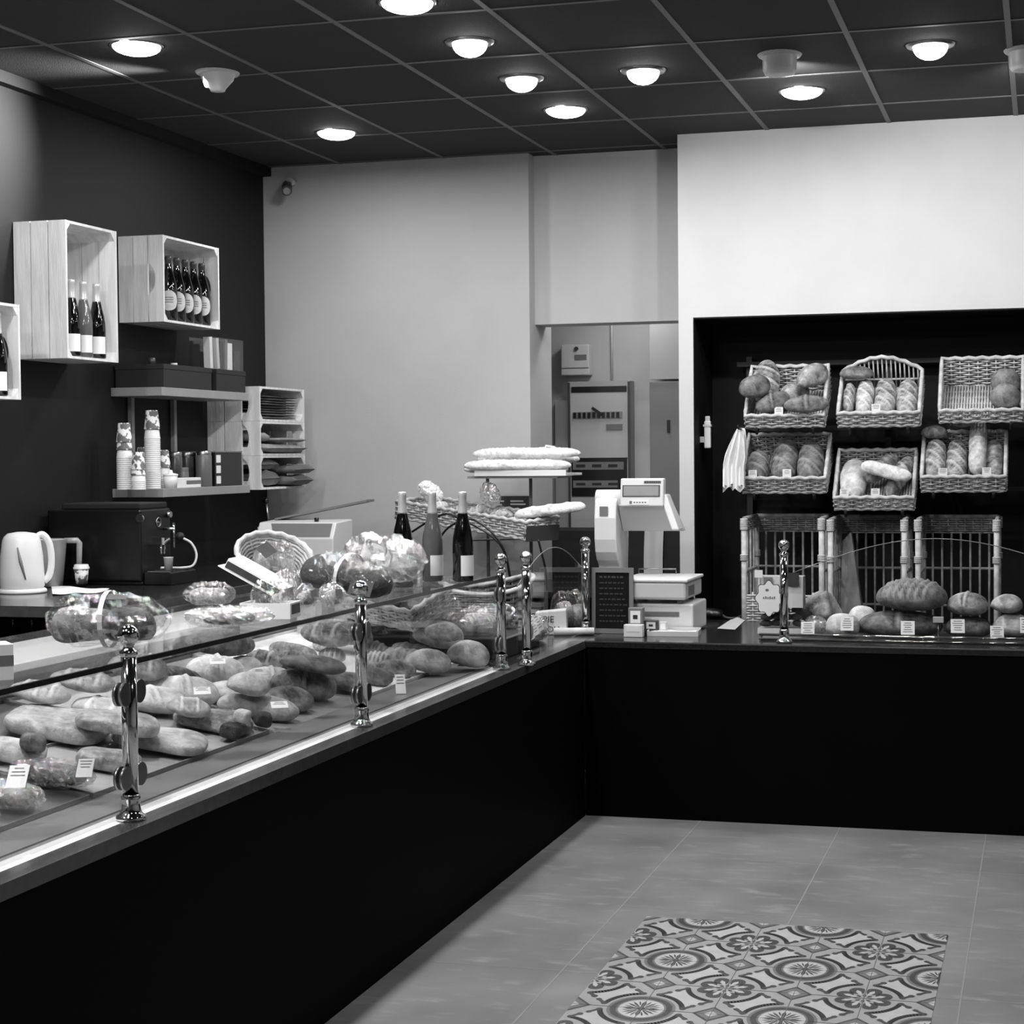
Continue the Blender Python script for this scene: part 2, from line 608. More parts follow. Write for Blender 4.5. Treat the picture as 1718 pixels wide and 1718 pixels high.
# patterned tile inset let into the floor: each tile carries a quarter of a medallion, a flower and two diamonds
def tile_inset():
    b = MB()
    X0, X1, Y1 = -1.318, -0.306, 6.175
    TX, TY, NX, NY = (X1 - X0) / 5, 0.26, 5, 9
    b.mi = 0
    b.bx(X0, X1, Y1 - TY * NY, Y1, 0.0002, 0.0012)
    Z = [0.0014]

    def layer(poly, mi, fl, z):
        b.mi = mi
        ids = [b.v((fl(u, v)[0], fl(u, v)[1], z)) for u, v in poly]
        a = 0.0
        for i in range(len(ids)):
            p, q = b.V[ids[i]], b.V[ids[(i + 1) % len(ids)]]
            a += p.x * q.y - q.x * p.y
        b.f(ids if a > 0 else list(reversed(ids)))

    def arc(cx, cy, r, a0, a1, n=14):
        return [(cx + r * math.cos(math.radians(a0 + (a1 - a0) * k / n)), cy + r * math.sin(math.radians(a0 + (a1 - a0) * k / n)))
                for k in range(n + 1)]

    def band(line, wd, mi, fl, z):
        for p, q in zip(line, line[1:]):
            d = Vector((q[0] - p[0], q[1] - p[1]))
            if d.length < 1e-6:
                continue
            n = Vector((-d.y, d.x)).normalized() * wd / 2
            e = d.normalized() * wd * 0.12
            layer([(p[0] - e.x + n.x, p[1] - e.y + n.y), (q[0] + e.x + n.x, q[1] + e.y + n.y),
                   (q[0] + e.x - n.x, q[1] + e.y - n.y), (p[0] - e.x - n.x, p[1] - e.y - n.y)], mi, fl, z)

    for i in range(NX):
        for j in range(NY):
            # in x the medallion corners lie on tile edges 1, 3, 5; in y on edges 0, 2, 4
            fx = (i % 2 == 1)          # medallion at the left edge of the tile
            fy = (j % 2 == 1)          # medallion at the near edge

            def fl(u, v, i=i, j=j, fx=fx, fy=fy):
                uu = u if fx else 1 - u
                vv = 1 - v if not fy else v
                y_hi = Y1 - 0.02 - TY * j if False else Y1 - TY * j
                return (X0 + TX * (i + uu), y_hi - TY + TY * vv)
            # medallion quarter at (0,0)
            c = lambda r: [(0, 0)] + arc(0, 0, r, 0, 90)
            layer(c(0.485), 3, fl, 0.0015)
            layer(c(0.44), 2, fl, 0.0017)
            layer(c(0.355), 3, fl, 0.0019)
            layer(c(0.325), 1, fl, 0.0021)
            for a, s, e, wd in ((0, 0.02, 0.29, 0.034), (90, 0.02, 0.29, 0.034), (18, 0.13, 0.28, 0.014), (36, 0.07, 0.29, 0.02),
                                (54, 0.07, 0.29, 0.02), (72, 0.13, 0.28, 0.014)):
                t = math.radians(a)
                d = Vector((math.cos(t), math.sin(t)))
                n = Vector((-d.y, d.x))
                sh = [d * s + n * wd * 0.5, d * (s + (e - s) * 0.6) + n * wd, d * e, d * (s + (e - s) * 0.6) - n * wd, d * s - n * wd * 0.5]
                layer([(min(max(q.x, 0), 1), min(max(q.y, 0), 1)) for q in sh], 2, fl, 0.0023)
            layer([(0, 0)] + arc(0, 0, 0.06, 0, 90, 6), 2, fl, 0.0024)
            # flower quarter at (1,1)
            for a in (202.5, 247.5):
                t = math.radians(a)
                cx, cy = 1 + 0.3 * math.cos(t), 1 + 0.3 * math.sin(t)
                pet = arc(cx, cy, 0.125, 0, 360, 16)
                layer([(min(u, 0.985), min(v, 0.985)) for u, v in pet], 2, fl, 0.0016)
                d = Vector((math.cos(t), math.sin(t)))
                n = Vector((-d.y, d.x))
                sl = [Vector((1, 1)) + d * 0.12 + n * 0.012, Vector((1, 1)) + d * 0.26 + n * 0.04, Vector((1, 1)) + d * 0.33,
                      Vector((1, 1)) + d * 0.26 - n * 0.04, Vector((1, 1)) + d * 0.12 - n * 0.012]
                layer([(q.x, q.y) for q in sl], 1, fl, 0.0018)
            for a in (180, 225, 270):
                t = math.radians(a)
                d = Vector((math.cos(t), math.sin(t)))
                n = Vector((-d.y, d.x))
                sl = [d * 0.05, d * 0.11 + n * 0.025, d * 0.16, d * 0.11 - n * 0.025]
                layer([(min(1 + q.x, 0.99), min(1 + q.y, 0.99)) for q in sl], 2, fl, 0.0019)
            # diamond halves at (1,0) and (0,1)
            for sx, sy in ((1, 0), (0, 1)):
                for r, mi, z in ((0.27, 2, 0.0015), (0.215, 3, 0.0017), (0.1, 1, 0.0019)):
                    if sx:
                        layer([(1 - r, 0), (1, 0), (1, r)], mi, fl, z)
                    else:
                        layer([(0, 1 - r), (0, 1), (r, 1)], mi, fl, z)
            # cartouche between medallion and flower
            A1 = arc(0, 0, 0.575, 11, 79)
            A2 = arc(1, 1, 0.545, 259, 191)
            layer(A1 + A2[::-1], 1, fl, 0.0015)
            band(A1, 0.08, 2, fl, 0.0017)
            band(A2, 0.08, 2, fl, 0.00172)
            for p, q in ((A1[0], A2[-1] if False else A2[0]), (A1[-1], A2[-1])):
                p, q = Vector(p), Vector(q)
                band([tuple(p), tuple(p + (q - p) * 0.44)], 0.06, 2, fl, 0.00174)
                band([tuple(q), tuple(q + (p - q) * 0.42)], 0.06, 2, fl, 0.00176)
                for t_, r_ in ((0.02, 0.05), (0.36, 0.042), (0.66, 0.05), (0.98, 0.045)):
                    cc = p + (q - p) * t_
                    layer(arc(cc.x, cc.y, r_, 0, 360, 10), 2, fl, 0.00178)
    # joints between the small tiles
    b.mi = 3
    for i in range(1, NX):
        x = X0 + TX * i
        if i % 2 == 1 or True:
            b.bx(x - 0.0009, x + 0.0009, Y1 - TY * NY, Y1, 0.0012, 0.0026)
    for j in range(1, NY, 1):
        y = Y1 - TY * j
        b.bx(X0, X1, y - 0.0004, y + 0.0004, 0.0012, 0.0026)
    return b.build('patterned_tile_inset', ['tile_bg', 'tile_light', 'tile_dark', 'tile_mid'], floor)


tile_inset()

b = MB()
b.bx(-6.5, 3.4, -2.2, PIER_Y + 0.6, CEIL, CEIL + 0.12)
ceiling = struct(b.build('ceiling', 'ceiling'))
b = MB()
for k in range(-9, 8):
    x = -0.735 + 0.6 * k
    if x > WALL_L:
        b.bx(x - 0.0115, x + 0.0115, -2.0, HEAD_Y, CEIL - 0.003, CEIL + 0.02)
for k in range(-12, 4):
    y = 7.97 + 0.77 * k
    if y < BACK_Y:
        b.bx(WALL_L, 3.2, y - 0.011, y + 0.011, CEIL - 0.0025, CEIL + 0.02)
b.build('ceiling_grid', 'grid', ceiling)

b = MB()
b.bx(WALL_L - 0.15, WALL_L, -2.2, BACK_Y, 0, CEIL)
struct(b.build('wall_left', 'black_paint'))
b = MB()
b.bx(WALL_L - 0.15, -2.66, BACK_Y, BACK_Y + 0.45, 0, CEIL)
struct(b.build('wall_back', 'grey_paint'))
b = MB()
b.bx(-2.66, -1.7, HEAD_Y, HEAD_Y + 0.22, 2.30, CEIL)
struct(b.build('wall_header', 'grey_paint'))
# white wall with the black bread niche cut into it
b = MB()
b.bx(-1.79, -1.715, PIER_Y, 10.0, 0, CEIL)
b.bx(-1.715, 3.2, PIER_Y, 10.0, 2.283, CEIL)
struct(b.build('wall_right_back', 'white_paint'))
b = MB()
b.bx(-1.715, 1.6, 9.78, 9.9, 0, 2.283)
b.bx(-1.7149, -1.711, PIER_Y + 0.002, 9.78, 0, 2.283)
b.bx(-1.711, 1.6, PIER_Y + 0.002, 9.78, 2.276, 2.2829)
struct(b.build('trim_1', 'niche'))
b = MB()
b.bx(3.2, 3.35, -2.2, PIER_Y + 0.6, 0, CEIL)
struct(b.build('wall_right', 'grey_paint'))
b = MB()
b.bx(-4.2, 3.2, -2.2, -2.05, 0, CEIL)
struct(b.build('wall_front', 'midgrey'))
# dark shadow-gap profile under the ceiling along the left wall
b = MB()
b.bx(WALL_L, WALL_L + 0.05, -2.0, BACK_Y, CEIL - 0.05, CEIL - 0.001)
struct(b.build('trim_2', 'niche'))

# back room behind the doorway
RY = 10.62
b = MB()
b.bx(-3.4, -1.4, RY, RY + 0.12, 0, 2.75)
struct(b.build('wall_storeroom', 'grey_paint'))
b = MB()
b.bx(-3.5, -3.4, 10.0, RY, 0, 2.75)
struct(b.build('wall_storeroom_left', 'grey_paint'))
b = MB()
b.bx(-1.79, -1.7, 10.0, RY, 0, 2.75)
struct(b.build('wall_storeroom_right', 'grey_paint'))
b = MB()
b.bx(-3.4, -1.7, HEAD_Y + 0.22, RY, 2.62, 2.72)
struct(b.build('ceiling_storeroom', 'grey_paint'))


# ------------------------------------------------------------------ lamps
def disc_light(parent, x, y, z, power, size=0.16, tilt=(0, 0)):
    L = bpy.data.lights.new('lamp_light', 'AREA')
    L.shape = 'DISK'
    L.size = size
    L.energy = power
    o = bpy.data.objects.new('lamp_light', L)
    COL.objects.link(o)
    o.parent = parent
    m = Matrix.Translation((x, y, z)) @ Euler((tilt[0], tilt[1], 0)).to_matrix().to_4x4()
    o.matrix_basis = WM[parent.name].inverted() @ m
    WM[o.name] = m
    return o


def downlight(x, y, label, group, power=LAMP_W, r=0.096, tilt=(0, 0)):
    t = thing('recessed_downlight', label, 'ceiling light', (x, y, CEIL), group=group)
    b = MB()
    b.lathe([(r * 0.93, 0.0), (r * 0.96, -0.004), (r * 1.08, -0.004), (r * 1.09, 0.0)], 32, (x, y, CEIL))
    b.build('trim_ring', 'steel', t)
    b = MB()
    prof = [(0, -0.036)] + [(r * 0.95 * math.sin(a * PI / 2 / 6), -0.004 - 0.032 * math.cos(a * PI / 2 / 6)) for a in range(1, 7)] + [(r * 0.95, 0)]
    b.lathe(list(reversed(prof)), 32, (x, y, CEIL), sy=1.15)
    b.build('lens', 'lens', t)
    disc_light(t, x, y, CEIL - 0.04, power, tilt=tilt)
    return t


def spotlight(x, y, label, group, power=LAMP_W, tilt=(0, 0)):
    t = thing('recessed_spotlight', label, 'ceiling light', (x, y, CEIL), group=group)
    b = MB()
    b.lathe([(0.06, -0.004), (0.066, -0.012), (0.092, -0.008), (0.097, 0.0)], 32, (x, y, CEIL))
    b.build('trim_ring', 'steel', t)
    b = MB()
    prof = [(0.068 * math.sin(a * PI / 2 / 7), -0.01 - 0.05 * math.cos(a * PI / 2 / 7)) for a in range(0, 8)] + [(0.068, 0)]
    b.lathe(list(reversed(prof)), 32, (x, y, CEIL), sy=1.1)
    b.build('lens', 'lens', t)
    disc_light(t, x, y, CEIL - 0.064, power, 0.1, tilt=tilt)
    return t


def eyeball(x, y, label, target, power, cup=False):
    """swivel lamp: dome head with the lit lens turned towards target on a wall"""
    t = thing('swivel_spotlight', label, 'ceiling light', (x, y, CEIL))
    o = Vector((x, y, CEIL - 0.012))
    d = (Vector(target) - o).normalized()
    b = MB()
    b.lathe([(0.05, -0.003), (0.058, -0.009), (0.085, -0.007), (0.09, 0.0)], 28, (x, y, CEIL), sy=1.2)
    b.build('trim_ring', 'offwhite', t)
    q = d.to_track_quat('Z', 'Y').to_matrix().to_4x4()
    b = MB()
    if cup:
        b.lathe([(0.07, 0.004), (0.068, -0.05), (0.06, -0.068), (0.04, -0.07), (0, -0.068)], 28, o)
    else:
        b.lathe([(0.074, 0.006), (0.066, -0.02), (0.046, -0.042), (0.034, -0.056), (0.03, -0.066), (0, -0.066)], 28, o)
    b.build('lamp_head', 'white_plastic', t)
    b = MB()
    c = o + Vector((d.x, d.y, 0)).normalized() * 0.052 + Vector((0, 0, -0.018))
    b.M = Matrix.Translation(c) @ q
    b.lathe([(0.034, -0.012), (0.034, 0.0), (0.03, 0.008), (0, 0.011)], 20)
    b.build('lens', 'lens', t)
    L = bpy.data.lights.new('lamp_beam', 'SPOT')
    L.energy = power
    L.spot_size = 1.9 if cup else 1.25
    L.spot_blend = 1.0
    L.shadow_soft_size = 0.03
    lo = bpy.data.objects.new('lamp_beam', L)
    COL.objects.link(lo)
    lo.parent = t
    m = Matrix.Translation(c + d * 0.035 + Vector((0, 0, -0.025))) @ (-d).to_track_quat('Z', 'Y').to_matrix().to_4x4()
    lo.matrix_basis = WM[t.name].inverted() @ m
    return t


for px, py, lb in ((229, 77, 'lit round downlight above the black wall, largest of the lamps on the left'),
                   (564, 222, 'lit round downlight nearest the back left corner of the ceiling'),
                   (683, 4, 'lit lamp cut off by the top edge of the photo'),
                   (949, 184, 'lit oval downlight nearest the top of the doorway wall'),
                   (1345, 152, 'lit oval downlight just in front of the white wall')):
    p = P(px, py, z=CEIL)
    downlight(p.x, p.y, lb, 'round ceiling downlights', power=LAMP_W * (0.8 if px > 1200 else 1))
for px, py, lb in ((788, 70, 'small lit spotlight second from the top in the middle lamp row'),
                   (875, 131, 'small lit spotlight third from the top in the middle lamp row'),
                   (1079, 118, 'small lit spotlight standing alone right of the middle lamp row'),
                   (1561, 75, 'small lit spotlight nearest the right edge of the ceiling')):
    p = P(px, py, z=CEIL)
    spotlight(p.x, p.y, lb, 'small ceiling spotlights')
p = P(365, 122, z=CEIL)
eyeball(p.x, p.y, 'swivel spotlight with pointed head turned towards the black wall', P(-40, 230, x=WALL_L), 270)
p = P(1308, 92, z=CEIL)
eyeball(p.x, p.y, 'swivel spotlight with drum head turned towards the white wall', P(1440, 330, y=PIER_Y), 46, cup=True)
p = P(1722, 84, z=CEIL)
eyeball(p.x, p.y, 'swivel spotlight cut off by the right edge of the photo', P(1800, 330, y=PIER_Y), 40, cup=True)
# lamps of the same rows nearer the door, above the picture: they light the near counter and floor
for x, y in ((-3.45, 4.55), (-2.2, 4.4), (-0.7, 4.6), (-2.2, 2.6), (0.6, 8.1), (0.5, 6.2), (0.6, 3.6), (-3.45, 2.4), (-0.8, 2.0)):
    downlight(x, y, 'lit round downlight nearer the shop door, above the picture', 'downlights nearer the door',
              power=LAMP_W * (3.6 if x < -2 else 0.5))
# ceiling lamp of the store room
t = thing('storeroom_lamp', 'lamp on the store room ceiling behind the doorway lintel', 'ceiling light', (-2.25, 10.15, 2.62))
b = MB()
b.lathe([(0.0, -0.06), (0.07, -0.05), (0.1, -0.02), (0.1, 0.0)], 24, (-2.25, 10.15, 2.62))
b.build('lamp_shade', 'lens', t)
disc_light(t, -2.25, 10.15, 2.555, 2.0, 0.18)

# ------------------------------------------------------------------ counters
HC = 0.775                        # counter height
CX, CY = -1.948, 7.852            # front faces of the two legs of the L
VX1 = -2.92                       # back of the display counter

dc = thing('display_counter', 'long black display counter with chrome-posted glass case, running along the left', 'counter', (-2.4, 5.4, 0))
b = MB()
b.bx(CX - 0.02, CX - 0.001, 2.4, CY - 0.009, 0, HC - 0.034)
b.build('front_panel', 'laminate', dc)
b = MB()
b.bx(CX - 0.055, CX + 0.006, 2.4, CY - 0.009, HC - 0.034, HC)
b.build('front_edge', 'edge', dc)
b = MB()
b.bx(CX - 0.108, CX - 0.055, 2.4, 6.83, HC - 0.03, HC - 0.001)
b.build('edge_strip', 'strip', dc)
b = MB()
b.bx(-2.215, CX - 0.108, 2.4, 6.83, HC - 0.03, HC - 0.003)
b.bx(-2.084, -2.078, 2.4, 6.83, HC - 0.003, HC + 0.001)
b.build('inner_sill', 'sill', dc)
TILT = 0.18                       # the deck rises to the rear
b = MB()
zr = HC - 0.008 + TILT * (-2.215 - VX1)
b.hexa([(VX1, 2.4, zr - 0.03), (-2.215, 2.4, HC - 0.04), (-2.215, 6.98, HC - 0.04), (VX1, 6.98, zr - 0.03)],
       [(VX1, 2.4, zr), (-2.215, 2.4, HC - 0.008), (-2.215, 6.98, HC - 0.008), (VX1, 6.98, zr)])
b.build('deck', 'deck', dc)
b = MB()
b.bx(VX1, CX - 0.055, 6.99, CY, HC - 0.05, HC - 0.001)
b.bx(-2.21, CX - 0.055, 6.83, 6.99, HC - 0.05, HC - 0.001)
b.bx(VX1, CX - 0.002, CY, 8.62, HC - 0.05, HC - 0.001)
b.build('corner_top', 'granite', dc)
rc = thing('rear_service_ledge', 'white-topped ledge running along the back of the pastry display', 'ledge', (-3.0, 5.0, 0))
b = MB()
b.bx(VX1 - 0.03, VX1 - 0.004, 2.4, 7.0, 0, 0.98)
b.build('rear_panel', 'midgrey', rc)
b = MB()
b.bx(-3.2, VX1 + 0.06, 2.4, 6.62, 0.98, 1.005)
b.build('ledge_top', 'strip', rc, bevel=0.003)

sc = thing('serving_counter', 'black serving counter with dark polished top facing the shop on the right', 'counter', (-0.3, 8.2, 0))
b = MB()
b.bx(CX, 1.6, CY, CY + 0.02, 0, HC - 0.03)
b.bx(1.58, 1.6, CY, 8.6, 0, HC - 0.03)
b.build('front_panel', 'laminate', sc)
b = MB()
b.bx(CX, 1.62, CY - 0.006, 8.95, HC - 0.03, HC)
b.build('worktop', 'granite', sc, bevel=0.003)
b = MB()
b.bx(CX + 0.002, 1.62, CY - 0.0075, CY - 0.0055, HC - 0.006, HC + 0.0005)
b.build('edge_bead', 'steel', sc)


def post(x, y, label, clamps=(), arch=False):
    t = thing('chrome_post', label, 'post', (x, y, HC), group='chrome posts of the glass guard')
    z = HC + 0.0008
    b = MB()
    b.lathe([(0, 0), (0.034, 0), (0.035, 0.004), (0.033, 0.010), (0.026, 0.014), (0.0225, 0.024), (0.0205, 0.040), (0.0222, 0.046),
             (0.0222, 0.054), (0.019, 0.058)], 28, (x, y, z))
    b.build('base', 'chrome', t)
    b = MB()
    b.cyl((x, y, z + 0.05), (x, y, z + 0.385), 0.018, n=24)
    b.build('shaft', 'chrome', t)
    b = MB()
    b.lathe([(0.018, 0.372), (0.021, 0.376), (0.021, 0.384), (0.013, 0.390), (0.0115, 0.396), (0.015, 0.400), (0.011, 0.405)], 24, (x, y, z))
    b.build('collar', 'chrome', t)
    b = MB()
    b.ball((x, y, z + 0.42), 0.0245, 24, 16)
    b.build('ball_finial', 'chrome', t)
    for (dx, dy, cz) in clamps:
        b = MB()
        ax = Vector((1, 0, 0)) if abs(dy) > 0 else Vector((0, 1, 0))
        c = Vector((x + dx, y + dy, cz))
        b.cyl(c - ax * 0.011, c - ax * 0.004, 0.027, n=24)
        b.cyl(c + ax * 0.004, c + ax * 0.011, 0.027, n=24)
        b.tube([(x, y, cz), c], 0.006, n=8)
        b.build('glass_clamp', 'steel', t)
    return t


GX = -2.0
cl = [(-0.0, -0.034, 0.875), (0, -0.034, 1.065), (0, 0.034, 0.875), (0, 0.034, 1.065)]
post(GX, 3.76, 'chrome post with ball top nearest the viewer on the left display counter', cl)
post(GX, 5.235, 'second chrome post along the left display counter, behind the pastry trays', cl)
post(GX, 6.74, 'third chrome post on the left counter, front one of the close pair', [(0, -0.034, 0.875), (0, -0.034, 1.065)])
post(GX + 0.055, 6.90, 'fourth chrome post on the left counter, rear one of the close pair', [(0, 0.034, 0.9), (0, 0.034, 1.06)])
post(-2.012, 8.135, 'chrome post at the inner corner between the two counters')
post(-1.08, 7.93, 'single chrome post on the right counter beside the bag of cakes')


def pane(y0, y1, label):
    t = thing('glass_guard', label, 'glass guard', (GX, (y0 + y1) / 2, HC), group='upright panes of the display case')
    b = MB()
    b.bx(GX - 0.004, GX + 0.004, y0, y1, HC + 0.012, 1.128)
    b.build('clear_pane', 'glass', t)
    b = MB()
    b.bx(GX - 0.0042, GX + 0.0042, y0, y1, 1.128, 1.140)
    b.build('top_edge', 'glass_edge', t)
    return t


pane(2.4, 3.725, 'upright glass pane left of the nearest chrome post')
pane(3.795, 5.20, 'upright glass pane between the first and second chrome posts')
pane(5.27, 6.705, 'upright glass pane between the second chrome post and the close pair')
b = MB()
b.bx(-2.62, GX - 0.006, 2.4, 6.7, 1.122, 1.132)
tag(b.build('glass_shelf', 'shelf_glass'), 'smoked glass shelf lying over the pastry display, gift bags on it', 'glass shelf')


def arched_pane(p0, p1, h0, rise, label, n=20):
    """upright sheet on the counter whose top edge is a shallow arc"""
    t = thing('arched_glass_guard', label, 'glass guard', ((p0[0] + p1[0]) / 2, (p0[1] + p1[1]) / 2, HC))
    d = Vector((p1[0] - p0[0], p1[1] - p0[1], 0))
    nrm = Vector((-d.y, d.x, 0)).normalized() * 0.004
    top = [(k / n, h0 + rise * math.sin(PI * k / n)) for k in range(n + 1)]
    o = Vector((p0[0], p0[1], 0))
    b = MB()
    b.prism([(0, HC + 0.012), (1, HC + 0.012)] + [(u, z) for u, z in reversed(top)],
            lambda u, z, s: o + d * u + nrm * s + Vector((0, 0, z)), -1, 1)
    b.build('clear_pane', 'glass', t)
    b = MB()
    b.tube([o + d * u + Vector((0, 0, z + 0.001)) for u, z in top], 0.0022, n=6)
    b.build('top_edge', 'glass_rim', t)
    return t


M['glass_rim'] = mat('pale_glass_rim', 120, 0.2)
arched_pane((GX, 6.96), (-2.012, 8.085), 1.075, 0.125, 'arched glass pane between the close pair of posts and the corner post')
arched_pane((-1.045, 7.945), (0.16, 7.945), 1.075, 0.15, 'arched glass pane in front of the round loaves on the right counter')

# ------------------------------------------------------------------ makers of repeated things
def loaf_mb(L, W, H, ends=2.0, nu=44, nv=28, scores=0, slant=0.6, lump=0.03, seed=0, tone=0.45, flour=0.0, bend=0.0,
            taper=0.0, cross=False, score_w=0.085, flat=0.55, m=None, b=None, stripes=0, boxy=0.0):
    """a loaf lying along x, resting on z=0; scores are raised pale slashes across the top"""
    b = b or MB()
    old = b.M
    b.M = m if m is not None else b.M
    if scores:
        nu, nv = 44 + 8 * min(scores, 4), 30
    off = Vector((seed * 3.1, seed * 1.7, seed * 0.9))

    def fn(u, v):
        s = -math.cos(PI * u)
        prof = max(0.0, 1 - abs(s) ** ends) ** (1 / ends if ends < 3 else 0.5)
        prof *= 1 - taper * (s + 1) / 2
        a = 2 * PI * v
        ca, sa = math.cos(a), math.sin(a)
        if boxy:
            ca = math.copysign(abs(ca) ** (1 - boxy), ca)
            sa = math.copysign(abs(sa) ** (1 - boxy), sa)
        y = W / 2 * ca * prof
        z = H * flat * sa * prof if sa > 0 else H * (1 - flat) * max(sa, -0.75) * prof
        x = s * L / 2
        t = tone
        if sa > 0.1 and scores:
            yy = y / (W / 2 + 1e-6)
            for k in range(scores):
                uk = -0.72 + 1.44 * (k + 0.5) / scores if scores > 1 else 0.0
                d = abs(s - uk - slant * yy * 0.3) if not cross else min(abs(s - uk - 0.35 * yy), abs(s - uk + 0.35 * yy))
                if d < score_w:
                    q = 1 - d / score_w
                    z += H * 0.08 * q * sa
                    t += 0.75 * q
                elif d < score_w * 1.7:
                    t -= 0.22
        if stripes:
            q = math.sin(a * stripes)
            t += 0.22 * q
        nn = mnoise.noise(Vector((x, y, z)) * (3.0 / max(W, 0.02)) * 0.35 + off)
        n2_ = mnoise.noise(Vector((x, y, z)) * (2.6 / max(W, 0.02)) + off)
        n3_ = mnoise.noise(Vector((x, y, z)) * (7.0 / max(W, 0.02)) + off)
        k = 1 + lump * nn * 2 + 0.06 * n2_ + 0.025 * n3_
        t += 0.2 * n2_
        n4_ = mnoise.noise(Vector((x * 1.4, y, z)) * (2.0 / max(W, 0.02)) - off)
        if lump > 0:
            t += 0.38 * max(0.0, 1 - abs(n4_) * 7)
        t += flour * max(0.0, sa) * (0.6 + 0.8 * mnoise.noise(Vector((x, y, z)) * 40 + off))
        z0 = H * (1 - flat) * 0.75
        return (Vector((x, y * k + bend * (s * s - 0.4), z * k + z0)), min(max(t, 0), 1))
    b.grid(fn, nu, nv, cv=True)
    b.M = old
    return b


def ring_pastry(R, r, H, seed=0, tone=0.5):
    b = MB()

    def fn(u, v):
        a, c = 2 * PI * u, 2 * PI * v
        k = 1 + 0.06 * mnoise.noise(Vector((math.cos(a), math.sin(a), seed)))
        q = (R + r * math.cos(c)) * k
        return (Vector((q * math.cos(a), q * math.sin(a), H / 2 + H / 2 * math.sin(c))), tone + 0.15 * math.sin(7 * a))
    b.grid(fn, 28, 12, True, True)
    return b


def loaf(name, label, cat, matname, m, L, W, H, group=None, **kw):
    b = loaf_mb(L, W, H, **kw)
    o = b.build(name, matname, tone=True)
    # keep the mesh in its own frame, placed by its matrix
    org = o.location.copy()
    for v in o.data.vertices:
        v.co = v.co + org
    place(o, m)
    return tag(o, label, cat, group)


def tree_of(objs, m=None):
    """search tree over the world triangles of objects and their parts"""
    V, F = [], []

    def add(o):
        if o.type == 'MESH':
            k = len(V)
            mw = WM[o.name] if m is None else m
            V.extend(mw @ v.co for v in o.data.vertices)
            F.extend(tuple(k + i for i in p.vertices) for p in o.data.polygons)
        for c in o.children:
            add(c)
    for o in objs:
        add(o)
    return BVHTree.FromPolygons(V, F)


